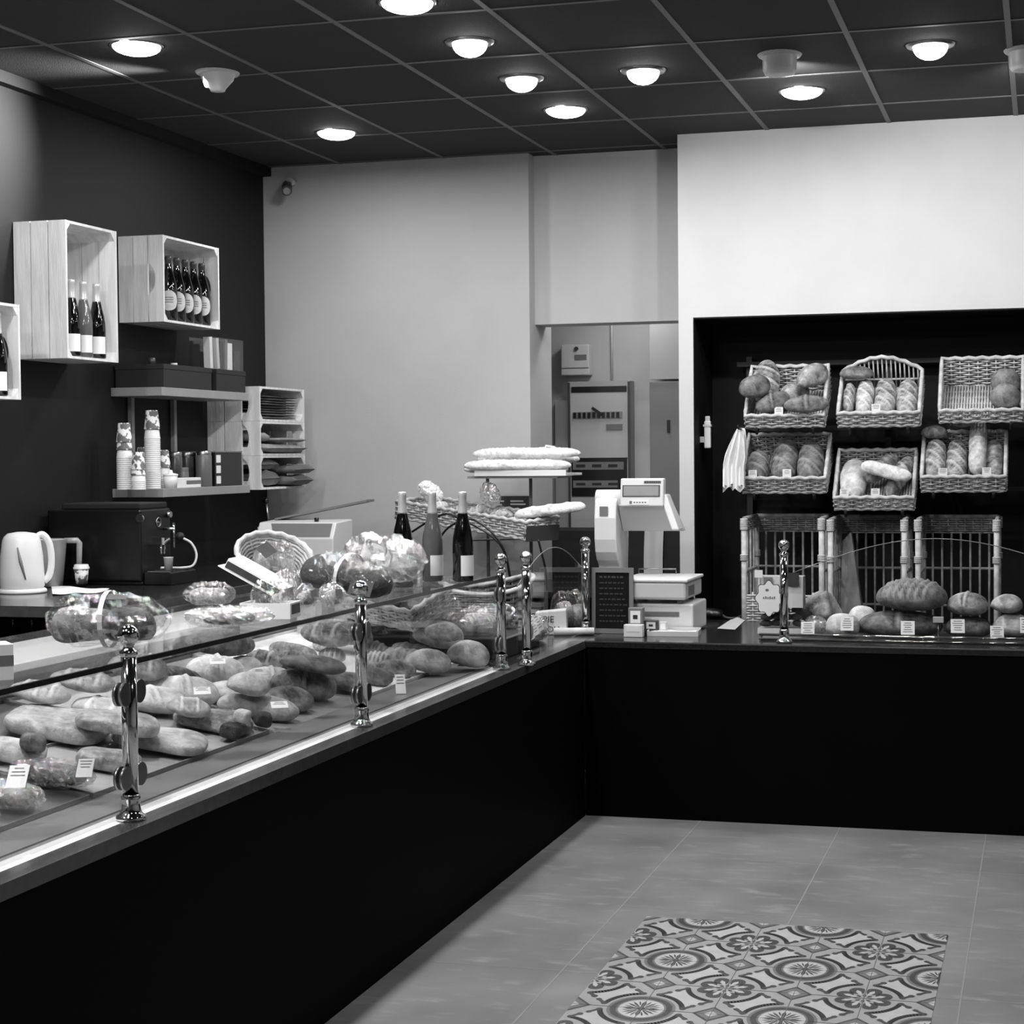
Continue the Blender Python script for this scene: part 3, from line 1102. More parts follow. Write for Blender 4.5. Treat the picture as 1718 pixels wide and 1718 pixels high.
# resting offsets in millimetres found by settle() for the goods as placed below; empty this table after moving goods
SETTLED = {
    'wrapped_slice': (2.1, 0, 11.8), 'wrapped_slice.001': (0, 0, 0), 'wrapped_slice.002': (5.9, -6, -1.1), 'sheet_cake': (2.1, 0, 11.8),
    'sheet_cake.001': (10.6, 0, 59.1), 'tart': (2.1, 0, 11.8), 'tart_slice': (9.6, 0, 53.1), 'flat_loaf': (2.1, 0, 11.8),
    'floured_loaf': (2.1, 0, 11.8), 'floured_loaf.001': (-3.8, 12, 12.9), 'floured_loaf.002': (1.1, 0, 5.9), 'floured_loaf.003': (0, 0, 0),
    'floured_loaf.004': (23.6, 12, -4.3), 'pizza_tart': (7, 0, 4.8), 'thin_tart': (2.1, 6, 11.8), 'small_cake': (2.1, 0, 11.8),
    'small_cake.001': (2.1, 0, 11.8), 'small_cake.002': (9.6, 0, 53.1), 'crusty_loaf': (5.9, -12, -1.1), 'seeded_loaf': (0, 0, 0),
    'flat_loaf.001': (18.1, 0, 100.4), 'crusty_loaf.001': (13.8, 0, 76.8), 'glazed_pastry': (13.8, 0, 76.8), 'glazed_pastry.001': (10.6, 0, 59.1),
    'glazed_pastry.002': (8.5, 0, 47.2), 'floured_roll': (12.8, 0, 70.9), 'crusty_loaf.002': (0, 0, 0), 'floured_roll.001': (0, 0, 0),
    'sheet_cake.002': (1.1, 0, 5.9), 'flat_loaf.002': (2.1, 0, 11.8), 'crusty_roll': (0, 0, 0), 'crusty_roll.001': (0, 0, 0),
    'crusty_roll.002': (0, 0, 0), 'croissant': (0, 0, 0), 'croissant.001': (0, 0, 0), 'croissant.002': (0, 0, 0),
    'croissant.003': (0, 0, 0), 'half_baguette': (12.9, 12, 3.8), 'half_baguette.001': (1.1, 0, 5.9), 'dark_roll': (0, 0, 0),
    'dark_roll.001': (0, 0, 0), 'big_loaf': (6.4, 0, 35.4), 'big_loaf.001': (10.6, 0, 59.1), 'big_loaf.002': (10.6, 0, 59.1),
    'big_loaf.003': (5.9, -6, -1.1), 'big_loaf.004': (0, 0, 0), 'big_loaf.005': (0, 0, 0), 'dark_loaf': (1.1, 0, 5.9),
    'dark_loaf.001': (11.7, 0, 65), 'dark_bun': (0, 0, 0), 'dark_bun.001': (-3.1, 7.5, 2.5), 'dark_bun.002': (-0.2, -2, 5.7),
    'dark_bun.003': (0, 0, 0), 'dark_bun.004': (-0.2, -2, 5.7), 'dark_bun.005': (-2.1, -19.6, 56.7), 'dark_bun.006': (-0.4, -3.9, 11.3),
    'dark_bun.007': (-1.9, -17.6, 51), 'baguette': (0, 0, 18), 'baguette.001': (0, 6, 0), 'baguette.003': (0, 0, 24),
    'baguette.002': (0, 0, 42), 'baguette.004': (2.1, -1.1, 23.9), 'bread_roll': (8.2, 16, 0), 'bread_roll.001': (-2.7, -5.3, 0),
    'bread_roll.002': (8.2, 16, 0), 'bread_roll.003': (-0.5, 0.3, -6), 'bread_roll.004': (-2.6, 8.1, 0.6), 'bread_roll.005': (0, 0, 0),
    'bread_roll.006': (5.5, 10.7, 0), 'bread_roll.007': (2.1, -1.1, 23.9), 'bread_roll.008': (0, 0, 0), 'bread_roll.009': (1.1, -0.5, 11.9),
    'bread_roll.010': (0, 0, 0), 'bread_roll.011': (-17.4, 22.3, 44.8), 'crumpled_bag': (3.2, -1.6, 35.8), 'crumpled_bag.001': (5.4, -2.7, 59.7),
    'round_loaf': (0, 0, 0), 'round_loaf.001': (0, 0, 0), 'round_loaf.002': (0, 0, 0), 'round_loaf.003': (6, 0, 0),
    'rough_loaf': (18, 0, 6), 'rough_loaf.001': (0, 0, 0), 'floured_loaf.005': (0, -6, 0), 'floured_loaf.006': (-6, 12, 0),
    'pointed_loaf': (0, 0, 6), 'loaf': (6, 0, 0), 'loaf.001': (-12, -84.3, 73.9), 'loaf.002': (24, -23, 35.1),
    'loaf.003': (0, 13.3, 1.6), 'loaf.004': (0, -52.6, 80.3), 'loaf.005': (24, -51.4, 23.7), 'loaf.006': (12, 0, 0),
    'loaf.007': (12, 0, 0), 'loaf.008': (6, 0, 0), 'loaf.009': (0, 3.3, -5), 'loaf.010': (0, 0, 0),
    'loaf.011': (-6, -3.3, 5), 'loaf.012': (-6, 0, 0), 'loaf.013': (-6, 15.1, 9.9), 'loaf.014': (0, 0, 0),
    'loaf.015': (6, 5, 3.3), 'loaf.016': (18, 25.1, 16.4), 'loaf.017': (30, -19.9, 8.5), 'loaf.018': (0, -21.8, -21.5),
    'loaf.019': (0, -49.3, 75.3), 'loaf.020': (0, -3.3, 5), 'loaf.021': (0, 0, 0), 'loaf.022': (0, -22.8, 56.8),
    'loaf.023': (-12, 0, 0), 'loaf.024': (0, -13.2, 20.1), 'loaf.025': (0, -49.3, 75.3),
}
OFFS = {}


def settle(items, supports, up, side=None, step=0.006, most=19):
    """lift or nudge goods, in order, until each rests clear of what carries it and of its neighbours"""
    if all(o.name in SETTLED for o in items):
        for o in items:
            place(o, Matrix.Translation(Vector(SETTLED[o.name]) / 1000) @ WM[o.name])
        return
    up = Vector(up).normalized()
    side = Vector(side or (1, 0, 0)).normalized()
    fwd = up.cross(side)
    cand = sorted(((abs(k) + 1.3 * math.hypot(i, j), k, i, j) for k in range(-1, most) for i in range(-5, 6) for j in range(-5, 6)),
                  key=lambda c: c[0])
    fixed = [tree_of([s]) for s in supports]
    for o in items:
        m0 = WM[o.name].copy()
        best = None
        for _c, k, i, j in cand:
            m = Matrix.Translation(up * (k * step) + side * (i * step) + fwd * (j * step)) @ m0
            t = tree_of([o], m)
            if not any(t.overlap(f) for f in fixed):
                best = (m, t)
                break
        if best is None:
            best = (m0, tree_of([o], m0))
        OFFS[o.name] = [round(c * 1000, 1) for c in best[0].translation - m0.translation]
        place(o, best[0])
        fixed.append(best[1])


def bottle(kind, label, group, m):
    """slim wine bottle or round-shouldered cider bottle"""
    t = thing('wine_bottle' if kind != 'cider' else 'labelled_bottle', label, 'bottle', group=group)
    if kind == 'cider':
        H, R = 0.315, 0.0415
        prof = [(0, 0.003), (0.034, 0.0), (R, 0.006), (R, 0.15), (0.039, 0.175), (0.028, 0.215), (0.018, 0.25), (0.0155, 0.285), (0.0155, 0.288)]
        cap = [(0.0162, 0.255), (0.0165, 0.29), (0.0178, 0.292), (0.0178, 0.303), (0.015, 0.312), (0, 0.314)]
        lab = None
    else:
        H, R = 0.33, 0.0385
        prof = [(0, 0.003), (0.032, 0.0), (R, 0.006), (R, 0.135), (0.0375, 0.155), (0.033, 0.185), (0.025, 0.218), (0.0185, 0.25), (0.0155, 0.272)]
        cap = [(0.0188, 0.247), (0.0162, 0.272), (0.0148, 0.312), (0.0160, 0.314), (0.0160, 0.326), (0.014, 0.330), (0, 0.331)]
    b = MB()
    b.lathe(prof, 24)
    b.build('glass_body', 'bottle_mid' if kind == 'rose' else 'bottle_dark', t, local=True)
    b = MB()
    b.lathe(cap, 20)
    b.build('foil_capsule', 'foil' if kind != 'cider' else 'darkgrey', t, local=True)
    b = MB()
    if kind == 'cider':
        # round paper label
        c = 0.098
        b.grid(lambda u, v: Vector((math.cos(-PI / 2 + 1.15 * v * math.cos(2 * PI * u)) * (R + 0.0006),
                                    math.sin(-PI / 2 + 1.15 * v * math.cos(2 * PI * u)) * (R + 0.0006),
                                    c + 0.048 * v * math.sin(2 * PI * u))), 24, 5, cu=True)
        lo = b.build('paper_label', 'label_grey', t, local=True)
        b = MB()
        for k in range(3):
            z = c + 0.012 - 0.011 * k
            b.grid(lambda u, v: Vector((math.cos(-PI / 2 - 0.5 + u) * (R + 0.0011), math.sin(-PI / 2 - 0.5 + u) * (R + 0.0011),
                                        z + 0.004 * v)), 8, 1)
        b.build('label_print', 'inkgrey', lo, local=True)
    else:
        a0, a1 = -PI / 2 - 1.15, -PI / 2 + 1.15
        b.grid(lambda u, v: Vector((math.cos(a0 + (a1 - a0) * u) * (R + 0.0006), math.sin(a0 + (a1 - a0) * u) * (R + 0.0006),
                                    0.022 + 0.075 * v)), 14, 1)
        b.build('paper_label', 'paper', t, local=True)
    return place(t, m)


M['label_grey'] = mat('grey_bottle_label', 205, 0.7, s2=188, nscale=60)


def crate(label, x0, x1, y0, y1, z0, z1, name='wine_crate', handle=True, planks='end', group=None, nplank=3, material='whitewood'):
    """slatted wooden crate hung on the left wall with its open side towards +x"""
    t = thing(name, label, 'crate', (x0, (y0 + y1) / 2, z0), group=group)
    th = 0.013
    d = (x1 - x0) / nplank
    for side, (ya, yb) in (('near', (y0, y0 + th)), ('far', (y1 - th, y1))):
        for k in range(nplank):
            b = MB()
            xa, xb = x0 + d * k + 0.0025, x0 + d * (k + 1) - (0.0025 if k < nplank - 1 else 0)
            if handle and k == nplank - 1:
                # grip cut out of the inner edge of the front board
                zc = (z0 + z1) / 2
                hh = 0.075
                pts = [(xa, z0), (xb, z0), (xb, z1), (xa, z1), (xa, zc + hh)] + \
                      [(xa + 0.035 * math.sin(PI * q / 8) ** 0.6, zc + hh - 2 * hh * q / 8) for q in range(1, 8)] + [(xa, zc - hh)]
                b.prism(pts, lambda u, v, s: Vector((u, s, v)), ya, yb)
            else:
                b.bx(xa, xb, ya, yb, z0, z1)
            b.build('end_board', material, t)
    for za, zb in ((z0, z0 + 0.011), (z1 - 0.011, z1)):
        for k in range(nplank):
            b = MB()
            b.bx(x0 + d * k + 0.002, x0 + d * (k + 1) - 0.002, y0 + th, y1 - th, za, zb)
            b.build('side_slat', material, t)
    n = max(3, int((y1 - y0) / 0.14))
    for k in range(n):
        b = MB()
        w_ = (y1 - y0 - 2 * th) / n
        b.bx(x0, x0 + 0.008, y0 + th + w_ * k + 0.002, y0 + th + w_ * (k + 1) - 0.002, z0 + 0.011, z1 - 0.011)
        b.build('back_slat', material, t)
    # triangular corner blocks, seen at the open side
    for (yy, sy) in ((y0 + th, 1), (y1 - th, -1)):
        for (zz, sz) in ((z0 + 0.011, 1), (z1 - 0.011, -1)):
            b = MB()
            b.prism([(yy, zz), (yy + sy * 0.034, zz), (yy, zz + sz * 0.034)], lambda u, v, s: Vector((s, u, v)), x0 + 0.008, x1 - 0.003)
            b.build('corner_block', material, t)
    return t


def rope(b, pts, r, closed=False, n=5, twist=0.35, pitch=0.03):
    """a braided rim: thick wavy strand"""
    out = []
    for p, q in zip(pts, pts[1:] + ([pts[0]] if closed else [])):
        p, q = Vector(p), Vector(q)
        k = max(1, int((q - p).length / pitch))
        for i in range(k):
            out.append(p + (q - p) * i / k)
    if not closed:
        out.append(Vector(pts[-1]))
    out2 = [c + Vector((0, 0, (r * twist if i % 2 else -r * twist))) for i, c in enumerate(out)]
    b.tube(out2, r, n=n, closed=closed)


def weave_wall(b, p0, p1, up, h0, h1, rows_pitch=0.0125, stake=0.042, r=0.0048, amp=0.006):
    """woven panel from p0 to p1 along the base, rising along up by h0 (at p0) to h1 (at p1)"""
    p0, p1, up = Vector(p0), Vector(p1), Vector(up).normalized()
    d = p1 - p0
    nrm = d.cross(up).normalized()
    ns = max(2, round(d.length / stake))
    for k in range(ns + 1):
        q = p0 + d * k / ns
        h = h0 + (h1 - h0) * k / ns
        b.tube([q, q + up * h], r * 1.05, n=5)
    hm = max(h0, h1)
    for i in range(int(hm / rows_pitch)):
        z = rows_pitch * (i + 0.5)
        pts = []
        for k in range(ns * 2 + 1):
            f = k / (ns * 2)
            if h0 + (h1 - h0) * f + 1e-6 < z:
                continue
            s = math.cos(PI * f * ns + PI * (i % 2)) * amp
            pts.append(p0 + d * f + up * z + nrm * s)
        if len(pts) > 1:
            b.tube(pts, [r] * len(pts), n=5)


def basket(label, m, w=0.43, d=0.32, hf=0.07, hb=0.15, arch=0.0, material='wicker', group=None, name='bread_basket', rods=False):
    """open wicker basket: front wall low, back wall high; origin at the middle of the front bottom edge"""
    t = thing(name, label, 'basket', group=group)
    x0, x1 = -w / 2, w / 2
    up = (0, 0, 1)
    b = MB()
    weave_wall(b, (x0, 0, 0), (x1, 0, 0), up, hf, hf)
    b.build('front_wall', material, t, local=True)
    if not rods:
        b = MB()
        weave_wall(b, (x0, d, 0), (x1, d, 0), up, hb, hb)
        b.build('back_wall', material, t, local=True)
    for x in (x0, x1):
        b = MB()
        weave_wall(b, (x, 0, 0), (x, d, 0), up, hf, hb)
        b.build('side_wall', material, t, local=True)
    b = MB()
    # woven base
    n = int(w / 0.0135)
    for k in range(n + 1):
        x = x0 + w * k / n
        b.tube([(x, 0, 0.003 + 0.0025 * (k % 2)), (x, d / 2, 0.006 - 0.0025 * (k % 2)), (x, d, 0.003 + 0.0025 * (k % 2))], 0.0062, n=5)
    for k in range(7):
        y = d * k / 6
        b.tube([(x0, y, 0), (x1, y, 0)], 0.005, n=5)
    b.build('base', material, t, local=True)
    b = MB()
    pts = [(x0, 0, hf), (x1, 0, hf), (x1, d, hb), (x0, d, hb)]
    if arch:
        na = 14
        pts = [(x0, 0, hf), (x1, 0, hf)] + [(x1 - w * k / na, d, hb + arch * math.sin(PI * k / na)) for k in range(na + 1)]
    rope(b, pts, 0.0105, closed=True, n=7)
    rope(b, [(x0, 0, 0.0), (x1, 0, 0.0), (x1, d, 0.0), (x0, d, 0.0)], 0.0075, closed=True, n=6)
    b.build('braided_rim', material, t, local=True)
    if rods:
        b = MB()
        na = 18
        for k in range(1, na):
            f = k / na
            b.tube([(x1 - w * f, d, 0), (x1 - w * f, d, hb + arch * math.sin(PI * f) - 0.004)], 0.0042, n=5)
        b.tube([(x0, d, hb * 0.55), (x1, d, hb * 0.55)], 0.006, n=5)
        b.tube([(x0, d, hb * 0.1), (x1, d, hb * 0.1)], 0.006, n=5)
        b.build('back_rods', material, t, local=True)
    return place(t, m)


def price_tag(label, m, w=0.055, h=0.06, clear=True, group=None, dark=False, lines=5):
    """printed price card, upright in the xz plane of its own frame, in a clear holder"""
    t = thing('price_tag', label, 'price tag', group=group)
    b = MB()
    b.bx(-w / 2, w / 2, -0.0006, 0.0006, 0, h)
    c = b.build('card', 'card_dark' if dark else 'paper', t, local=True)
    b = MB()
    rr = random.Random(label)
    for k in range(lines):
        z = h * (0.86 - 0.16 * k)
        wd = w * rr.uniform(0.45, 0.78)
        b.bx(-wd / 2, wd / 2, -0.0011, -0.0007, z - h * 0.025, z + h * 0.025)
    b.build('print_lines', 'offwhite' if dark else 'inkgrey', c, local=True)
    if clear:
        b = MB()
        b.bx(-w / 2 - 0.004, w / 2 + 0.004, 0.001, 0.002, -0.004, h + 0.004)
        b.bx(-w / 2 - 0.004, w / 2 + 0.004, -0.0026, 0.022, -0.005, -0.0035)
        b.build('clear_holder', 'clear_plastic', t, local=True)
    return place(t, m)


def crumple(L, W, H, seed, nu=36, nv=26, rough=0.17, flat=True, ends=3.0, tie=False):
    """faceted closed film shell lying along x on z=0"""
    b = MB()

    def fn(u, v):
        s = -math.cos(PI * u)
        prof = max(0.0, 1 - abs(s) ** ends) ** 0.5
        a = 2 * PI * v
        ca, sa = math.cos(a), math.sin(a)
        n1 = mnoise.noise(Vector((s * 3, ca * 2, sa * 2 + seed * 5)))
        n2 = abs(mnoise.noise(Vector((s * 6, ca * 4, sa * 4 + seed * 9))))
        n3 = abs(mnoise.noise(Vector((s * 15, ca * 9, sa * 9 + seed * 3))))
        k = 1.08 + 0.2 * n1 - 0.36 * n2 - 0.2 * n3
        if tie:
            k *= 1 - 0.75 * math.exp(-((s - 0.72) / 0.1) ** 2)
        z = H / 2 + H / 2 * sa * prof * k
        return Vector((s * L / 2 * (1 + 0.1 * n1), W / 2 * ca * prof * k, max(z, 0.001)))
    b.grid(fn, nu, nv, cv=True, smooth=False)
    return b


def gift_bag(name, label, cat, m, L, W, H, seed, contents=(('cake', 0.6, 0.6, 0.7),), film='film', ribbon=False, card=None, group=None, tie=False):
    """cellophane parcel: film shell, what is inside, ribbon and card"""
    t = thing(name, label, cat, group=group)
    rr = random.Random(seed)
    for k, (mt, fl, fw, fh) in enumerate(contents):
        n = len(contents)
        cx = (k - (n - 1) / 2) * L * 0.72 / n
        b = loaf_mb(L * fl / (n ** 0.7), W * fw, H * fh * 0.94, ends=2.6, seed=seed + k, tone=rr.uniform(0.3, 0.6), lump=0.12,
                    m=T(cx, rr.uniform(-0.05, 0.05) * W, H * 0.05 + 0.006, 0, 0, rr.uniform(-0.4, 0.4)), nu=18, nv=14, flour=0.15)
        b.build('contents', mt, t, local=True, tone=True)
    crumple(L, W, H, seed, tie=tie).build('cellophane_wrap', film, t, local=True)
    if ribbon:
        b = MB()
        n = 24
        pts = [(0.02 * L, W / 2 * 1.03 * math.cos(2 * PI * k / n), H / 2 + H / 2 * 1.05 * math.sin(2 * PI * k / n)) for k in range(n + 1)]
        for p, q in zip(pts, pts[1:]):
            b.f([b.v((p[0] - 0.006, p[1], p[2])), b.v((p[0] + 0.006, p[1], p[2])), b.v((q[0] + 0.006, q[1], q[2])), b.v((q[0] - 0.006, q[1], q[2]))])
        b.build('ribbon', 'offwhite', t, local=True)
    if card:
        (cx, cy, cz, cw, ch, rx, rz, mt) = card
        b = MB()
        b.box((cx, cy, cz), (cw, ch, 0.0015), (rx, 0, rz))
        b.build('label_card', mt, t, local=True)
    return place(t, m)

# ------------------------------------------------------------------ left wall: crates and bottles
crate('whitewashed crate hung upright on the black wall, tallest of the wall crates', WALL_L + 0.001, -3.95, 6.93, 7.375, 2.02, 2.60, handle=False)
crate('whitewashed crate hung lengthwise with five labelled bottles in a row', WALL_L + 0.001, -3.965, 7.85, 8.46, 2.235, 2.64, nplank=3)
crate('whitewashed crate cut off by the left edge of the photo', WALL_L + 0.001, -3.95, 6.02, 6.56, 1.835, 2.215)
FACE = 0.5
for px, kd, lb in ((121, 'dark', 'dark wine bottle, leftmost of three in the upright crate, half hidden by its frame'),
                   (141, 'rose', 'lighter-toned wine bottle, middle of three in the upright crate'),
                   (163, 'dark', 'dark wine bottle, rightmost of three in the upright crate')):
    p = P(px, 580, x=-3.995)
    bottle(kd, lb, 'wine bottles in the upright crate', T(-3.995, p.y, 2.0312, 0, 0, FACE))
for k, (px, lb) in enumerate(((283, 'first'), (297, 'second'), (311, 'third'), (325, 'fourth'), (339, 'fifth'))):
    p = P(px, 500, x=-4.02)
    bottle('cider', lb + ' from the left of the dark round-labelled bottles in the lengthwise crate', 'round-labelled bottles in the lengthwise crate',
           T(-4.02, p.y, 2.2462, 0, 0, FACE))
p = P(-4, 600, x=-3.995)
bottle('dark', 'dark wine bottle with white label in the crate at the left edge', None, T(-3.995, p.y, 1.8462, 0, 0, FACE))

# security camera in the corner
t = thing('security_camera', 'small dark security camera at the top of the back left corner', 'camera', (-4.02, 9.46, 3.08))
b = MB()
b.cyl((-4.02, 9.55, 3.12), (-4.02, 9.5, 3.12), 0.022)
b.tube([(-4.02, 9.5, 3.12), (-4.02, 9.47, 3.11), (-4.01, 9.45, 3.09)], 0.008)
b.build('bracket', 'offwhite', t)
b = MB()
b.cyl((-4.03, 9.49, 3.095), (-3.985, 9.38, 3.05), 0.028, n=20)
b.build('camera_body', 'darkgrey', t)
b = MB()
b.cyl((-3.985, 9.38, 3.05), (-3.982, 9.372, 3.047), 0.02, n=20)
b.build('camera_lens', 'bottle_dark', t)

# shelves
SX, SY0, SY1 = -3.935, 7.76, 8.73
for nm, z0, z1, lb in (('upper', 1.885, 1.925, 'grey upper wall shelf carrying the dark boxes'),
                       ('lower', 1.412, 1.452, 'grey lower wall shelf carrying the paper cups and jars')):
    b = MB()
    b.bx(WALL_L + 0.001, SX, SY0, SY1, z0, z1)
    tag(b.build('wall_shelf', 'shelf', bevel=0.002), lb, 'shelf')
# pale upright rails on the wall between the shelves
for px, lb in ((221, 'pale upright shelf rail on the black wall, left of two'), (292, 'pale upright shelf rail on the black wall, right of two')):
    p = P(px, 740, x=WALL_L + 0.012)
    b = MB()
    b.bx(WALL_L + 0.001, WALL_L + 0.022, p.y - 0.014, p.y + 0.014, 1.4525, 1.8845)
    tag(b.build('shelf_rail', 'shelf'), lb, 'rail', 'upright shelf rails')

# dark lidded boxes on the upper shelf
for (y0, y1, lb) in ((7.79, 8.30, 'large dark lidded box on the upper shelf, left of two'), (8.36, 8.70, 'dark lidded box on the upper shelf, right of two')):
    t = thing('storage_box', lb, 'box', (-4.06, (y0 + y1) / 2, 1.925), group='dark boxes on the upper shelf')
    b = MB()
    b.bx(-4.19, SX - 0.004, y0, y1, 1.9255, 2.01)
    b.build('box_body', 'boxgrey', t, bevel=0.002)
    b = MB()
    b.bx(-4.192, SX - 0.002, y0 - 0.002, y1 + 0.002, 2.01, 2.034)
    b.build('box_lid', 'boxgrey', t, bevel=0.002)
# clear box of sachets on top of the right box
yb = P(364, 600, x=-4.03).y
t = thing('sachet_box', 'clear box holding white and printed sachets, on top of the dark boxes', 'box', (-4.03, yb, 2.034))
b = MB()
for (a0, a1, c0, c1) in ((-0.06, -0.057, -0.19, 0.19), (0.057, 0.06, -0.19, 0.19), (-0.057, 0.057, -0.19, -0.187), (-0.057, 0.057, 0.187, 0.19)):
    b.bx(-4.03 + a0, -4.03 + a1, yb + c0, yb + c1, 2.0345, 2.195)
b.bx(-4.088, -3.972, yb - 0.188, yb + 0.188, 2.0345, 2.037)
b.build('clear_box', 'clear_plastic', t)
for k, (dy, wd, hh, mt, lean) in enumerate(((-0.165, 0.03, 0.155, 'paper', 0.05), (-0.10, 0.028, 0.152, 'offwhite', 0.1), (-0.045, 0.035, 0.14, 'card_dark', 0.02),
                                            (-0.005, 0.03, 0.15, 'inkgrey', -0.05), (0.05, 0.06, 0.135, 'paper', 0.0), (0.125, 0.07, 0.10, 'card_dark', 0.0))):
    b = MB()
    b.box((-4.0 + 0.006 * (k % 2), yb + dy, 2.04 + hh / 2), (0.035, wd, hh), (lean, 0, 0))
    tag(b.build('sachet', mt), ('white sachet, leftmost in the clear box', 'off-white sachet, second in the clear box', 'dark sachet, third in the clear box',
                                'grey sachet, fourth in the clear box', 'broad white sachet near the middle of the clear box',
                                'low dark packet at the right end of the clear box')[k], 'sachet', 'sachets in the clear box')
for px, py, lb, mt in ((292, 604, 'tiny pale lid lying on the large dark box', 'offwhite'),
                       (219, 602, 'tiny dark tin standing on the large dark box', 'darkgrey')):
    p = P(px, py, x=-4.02)
    b = MB()
    b.cyl((-4.02, max(p.y, 7.83), 2.0345), (-4.02, max(p.y, 7.83), 2.0345 + (0.016 if px > 250 else 0.03)), 0.016, n=16)
    tag(b.build('small_tin', mt), lb, 'tin')

# ---- lower shelf: nested paper cups, upside down
ZS = 1.4523


def cup_mb(h=0.088, rr=0.0365, rb=0.027):
    b = MB()
    b.lathe([(rr + 0.0004, 0.0), (rr + 0.0014, 0.002), (rr, 0.004), (rb, h), (rb - 0.002, h), (rb - 0.003, h - 0.004), (0, h - 0.004)], 20)
    return b


cups = {}


def cup(x, y, z, label, group, s=1.0, mt='cup_white'):
    if mt not in cups:
        o = cups[mt] = cup_mb().build('paper_cup', mt)
    else:
        o = cups[mt].copy()
        COL.objects.link(o)
    place(o, T(x, y, z, 0, 0, rnd(0, 6)) @ Matrix.Diagonal((s, s, s, 1)))
    return tag(o, label, 'paper cup', group)


def cup_stack(px, py, x, n, pitch, label, group, extra=(), s=1.0):
    y = P(px, py, x=x).y
    z = ZS
    for k in range(n):
        last = k == n - 1 and not extra
        cup(x, y, z, ('topmost cup of the ' if last else 'upturned white cup nested in the ') + label, group, s)
        z += pitch * s
    for k, dz in enumerate(extra):
        z += dz
        cup(x, y, z, ('printed cup just under the top of the ' if k < len(extra) - 1 else 'topmost printed cup of the ') + label, group, s, 'print')


cup_stack(209, 780, -4.05, 16, 0.0095, 'left end stack on the lower shelf', 'cups of the left stack', (0.03, 0.035), 1.0)
cup_stack(232, 795, -3.972, 5, 0.0095, 'short front stack on the lower shelf', 'cups of the short front stack', (0.022, 0.025), 0.92)
cup_stack(256, 780, -4.02, 25, 0.0095, 'tallest stack on the lower shelf', 'cups of the tallest stack', (0.035,), 1.02)
cup_stack(240, 780, -4.12, 9, 0.0095, 'stack half hidden at the back of the lower shelf', 'cups of the hidden rear stack', (0.03,), 0.95)
cup_stack(274, 780, -4.04, 6, 0.011, 'stack right of the tallest stack', 'cups of the right stack', (0.035,), 0.95)
y = P(286, 800, x=-3.97).y
t = thing('stirrer_pot', 'small white pot in front of the cup stacks on the lower shelf', 'pot', (-3.97, y, ZS))
b = MB()
b.lathe([(0, 0), (0.03, 0), (0.034, 0.06), (0.032, 0.06), (0.028, 0.004), (0, 0.004)], 20, (-3.97, y, ZS))
b.build('pot_body', 'white_plastic', t)
b = MB()
b.lathe([(0.036, 0.06), (0.036, 0.066), (0.012, 0.072), (0.009, 0.085), (0, 0.087)], 20, (-3.97, y, ZS))
b.build('pot_lid', 'white_plastic', t)
# white carton with a dark print bar
y0, y1 = P(298, 810, x=SX - 0.01).y, P(338, 810, x=SX - 0.01).y
t = thing('sugar_carton', 'low white carton with a grey band at the front of the lower shelf', 'carton', (-3.98, (y0 + y1) / 2, ZS))
b = MB()
b.bx(-4.0, SX - 0.012, y0, y1, ZS, ZS + 0.047)
b.build('carton_body', 'paper', t, bevel=0.0015)
b = MB()
b.bx(SX - 0.012, SX - 0.0112, y0 + (y1 - y0) * 0.38, y1 - 0.004, ZS + 0.016, ZS + 0.034)
b.build('printed_band', 'inkgrey', t)


def jar(px, x, r, h, mt, label, lid='steel'):
    y = P(px, 790, x=x).y
    t = thing('storage_jar', label, 'jar', (x, y, ZS), group='lidded jars on the lower shelf')
    b = MB()
    b.lathe([(0, 0), (r * 0.97, 0), (r, 0.004), (r, h), (r * 0.9, h + 0.008)], 24, (x, y, ZS))
    b.build('jar_body', mt, t)
    b = MB()
    b.lathe([(r * 0.94, h + 0.004), (r * 0.96, h + 0.022), (r * 0.9, h + 0.026), (0, h + 0.027)], 24, (x, y, ZS))
    b.build('jar_lid', lid, t)


M['jar_dark'] = mat('dark_jar', 48, 0.25, s2=80, nscale=18)
M['jar_grey'] = mat('grey_jar', 104, 0.3, s2=96, nscale=9)
jar(294, -4.06, 0.036, 0.145, 'jar_dark', 'dark lidded jar right behind the white carton, left of three')
jar(313, -4.09, 0.036, 0.145, 'jar_dark', 'dark lidded jar at the back of the lower shelf, middle of three')
jar(342, -3.99, 0.040, 0.15, 'jar_grey', 'big grey jar with metal lid beside the black drawer box')
jar(309, -3.985, 0.022, 0.07, 'jar_grey', 'small grey jar just behind the white carton', 'jar_grey')
# black box with three white labels
y0, y1 = P(361, 780, x=-3.95).y, P(406, 780, x=-3.95).y
t = thing('drawer_box', 'black drawer box with three white labels in a column, at the shelf end', 'box', (-4.05, (y0 + y1) / 2, ZS))
b = MB()
b.bx(-4.19, -3.95, y0, y1, ZS, ZS + 0.168)
b.build('box_body', 'black', t, bevel=0.002)
b = MB()
b.bx(-4.19, -3.948, y0 - 0.002, y1 + 0.002, ZS + 0.1685, ZS + 0.174)
b.build('box_top', 'midgrey', t)
for k in range(3):
    z = ZS + 0.032 + 0.052 * k
    b = MB()
    b.bx(-3.9498, -3.9488, y0 + 0.012, y0 + 0.062, z - 0.019, z + 0.019)
    b.build('white_label', 'paper', t)

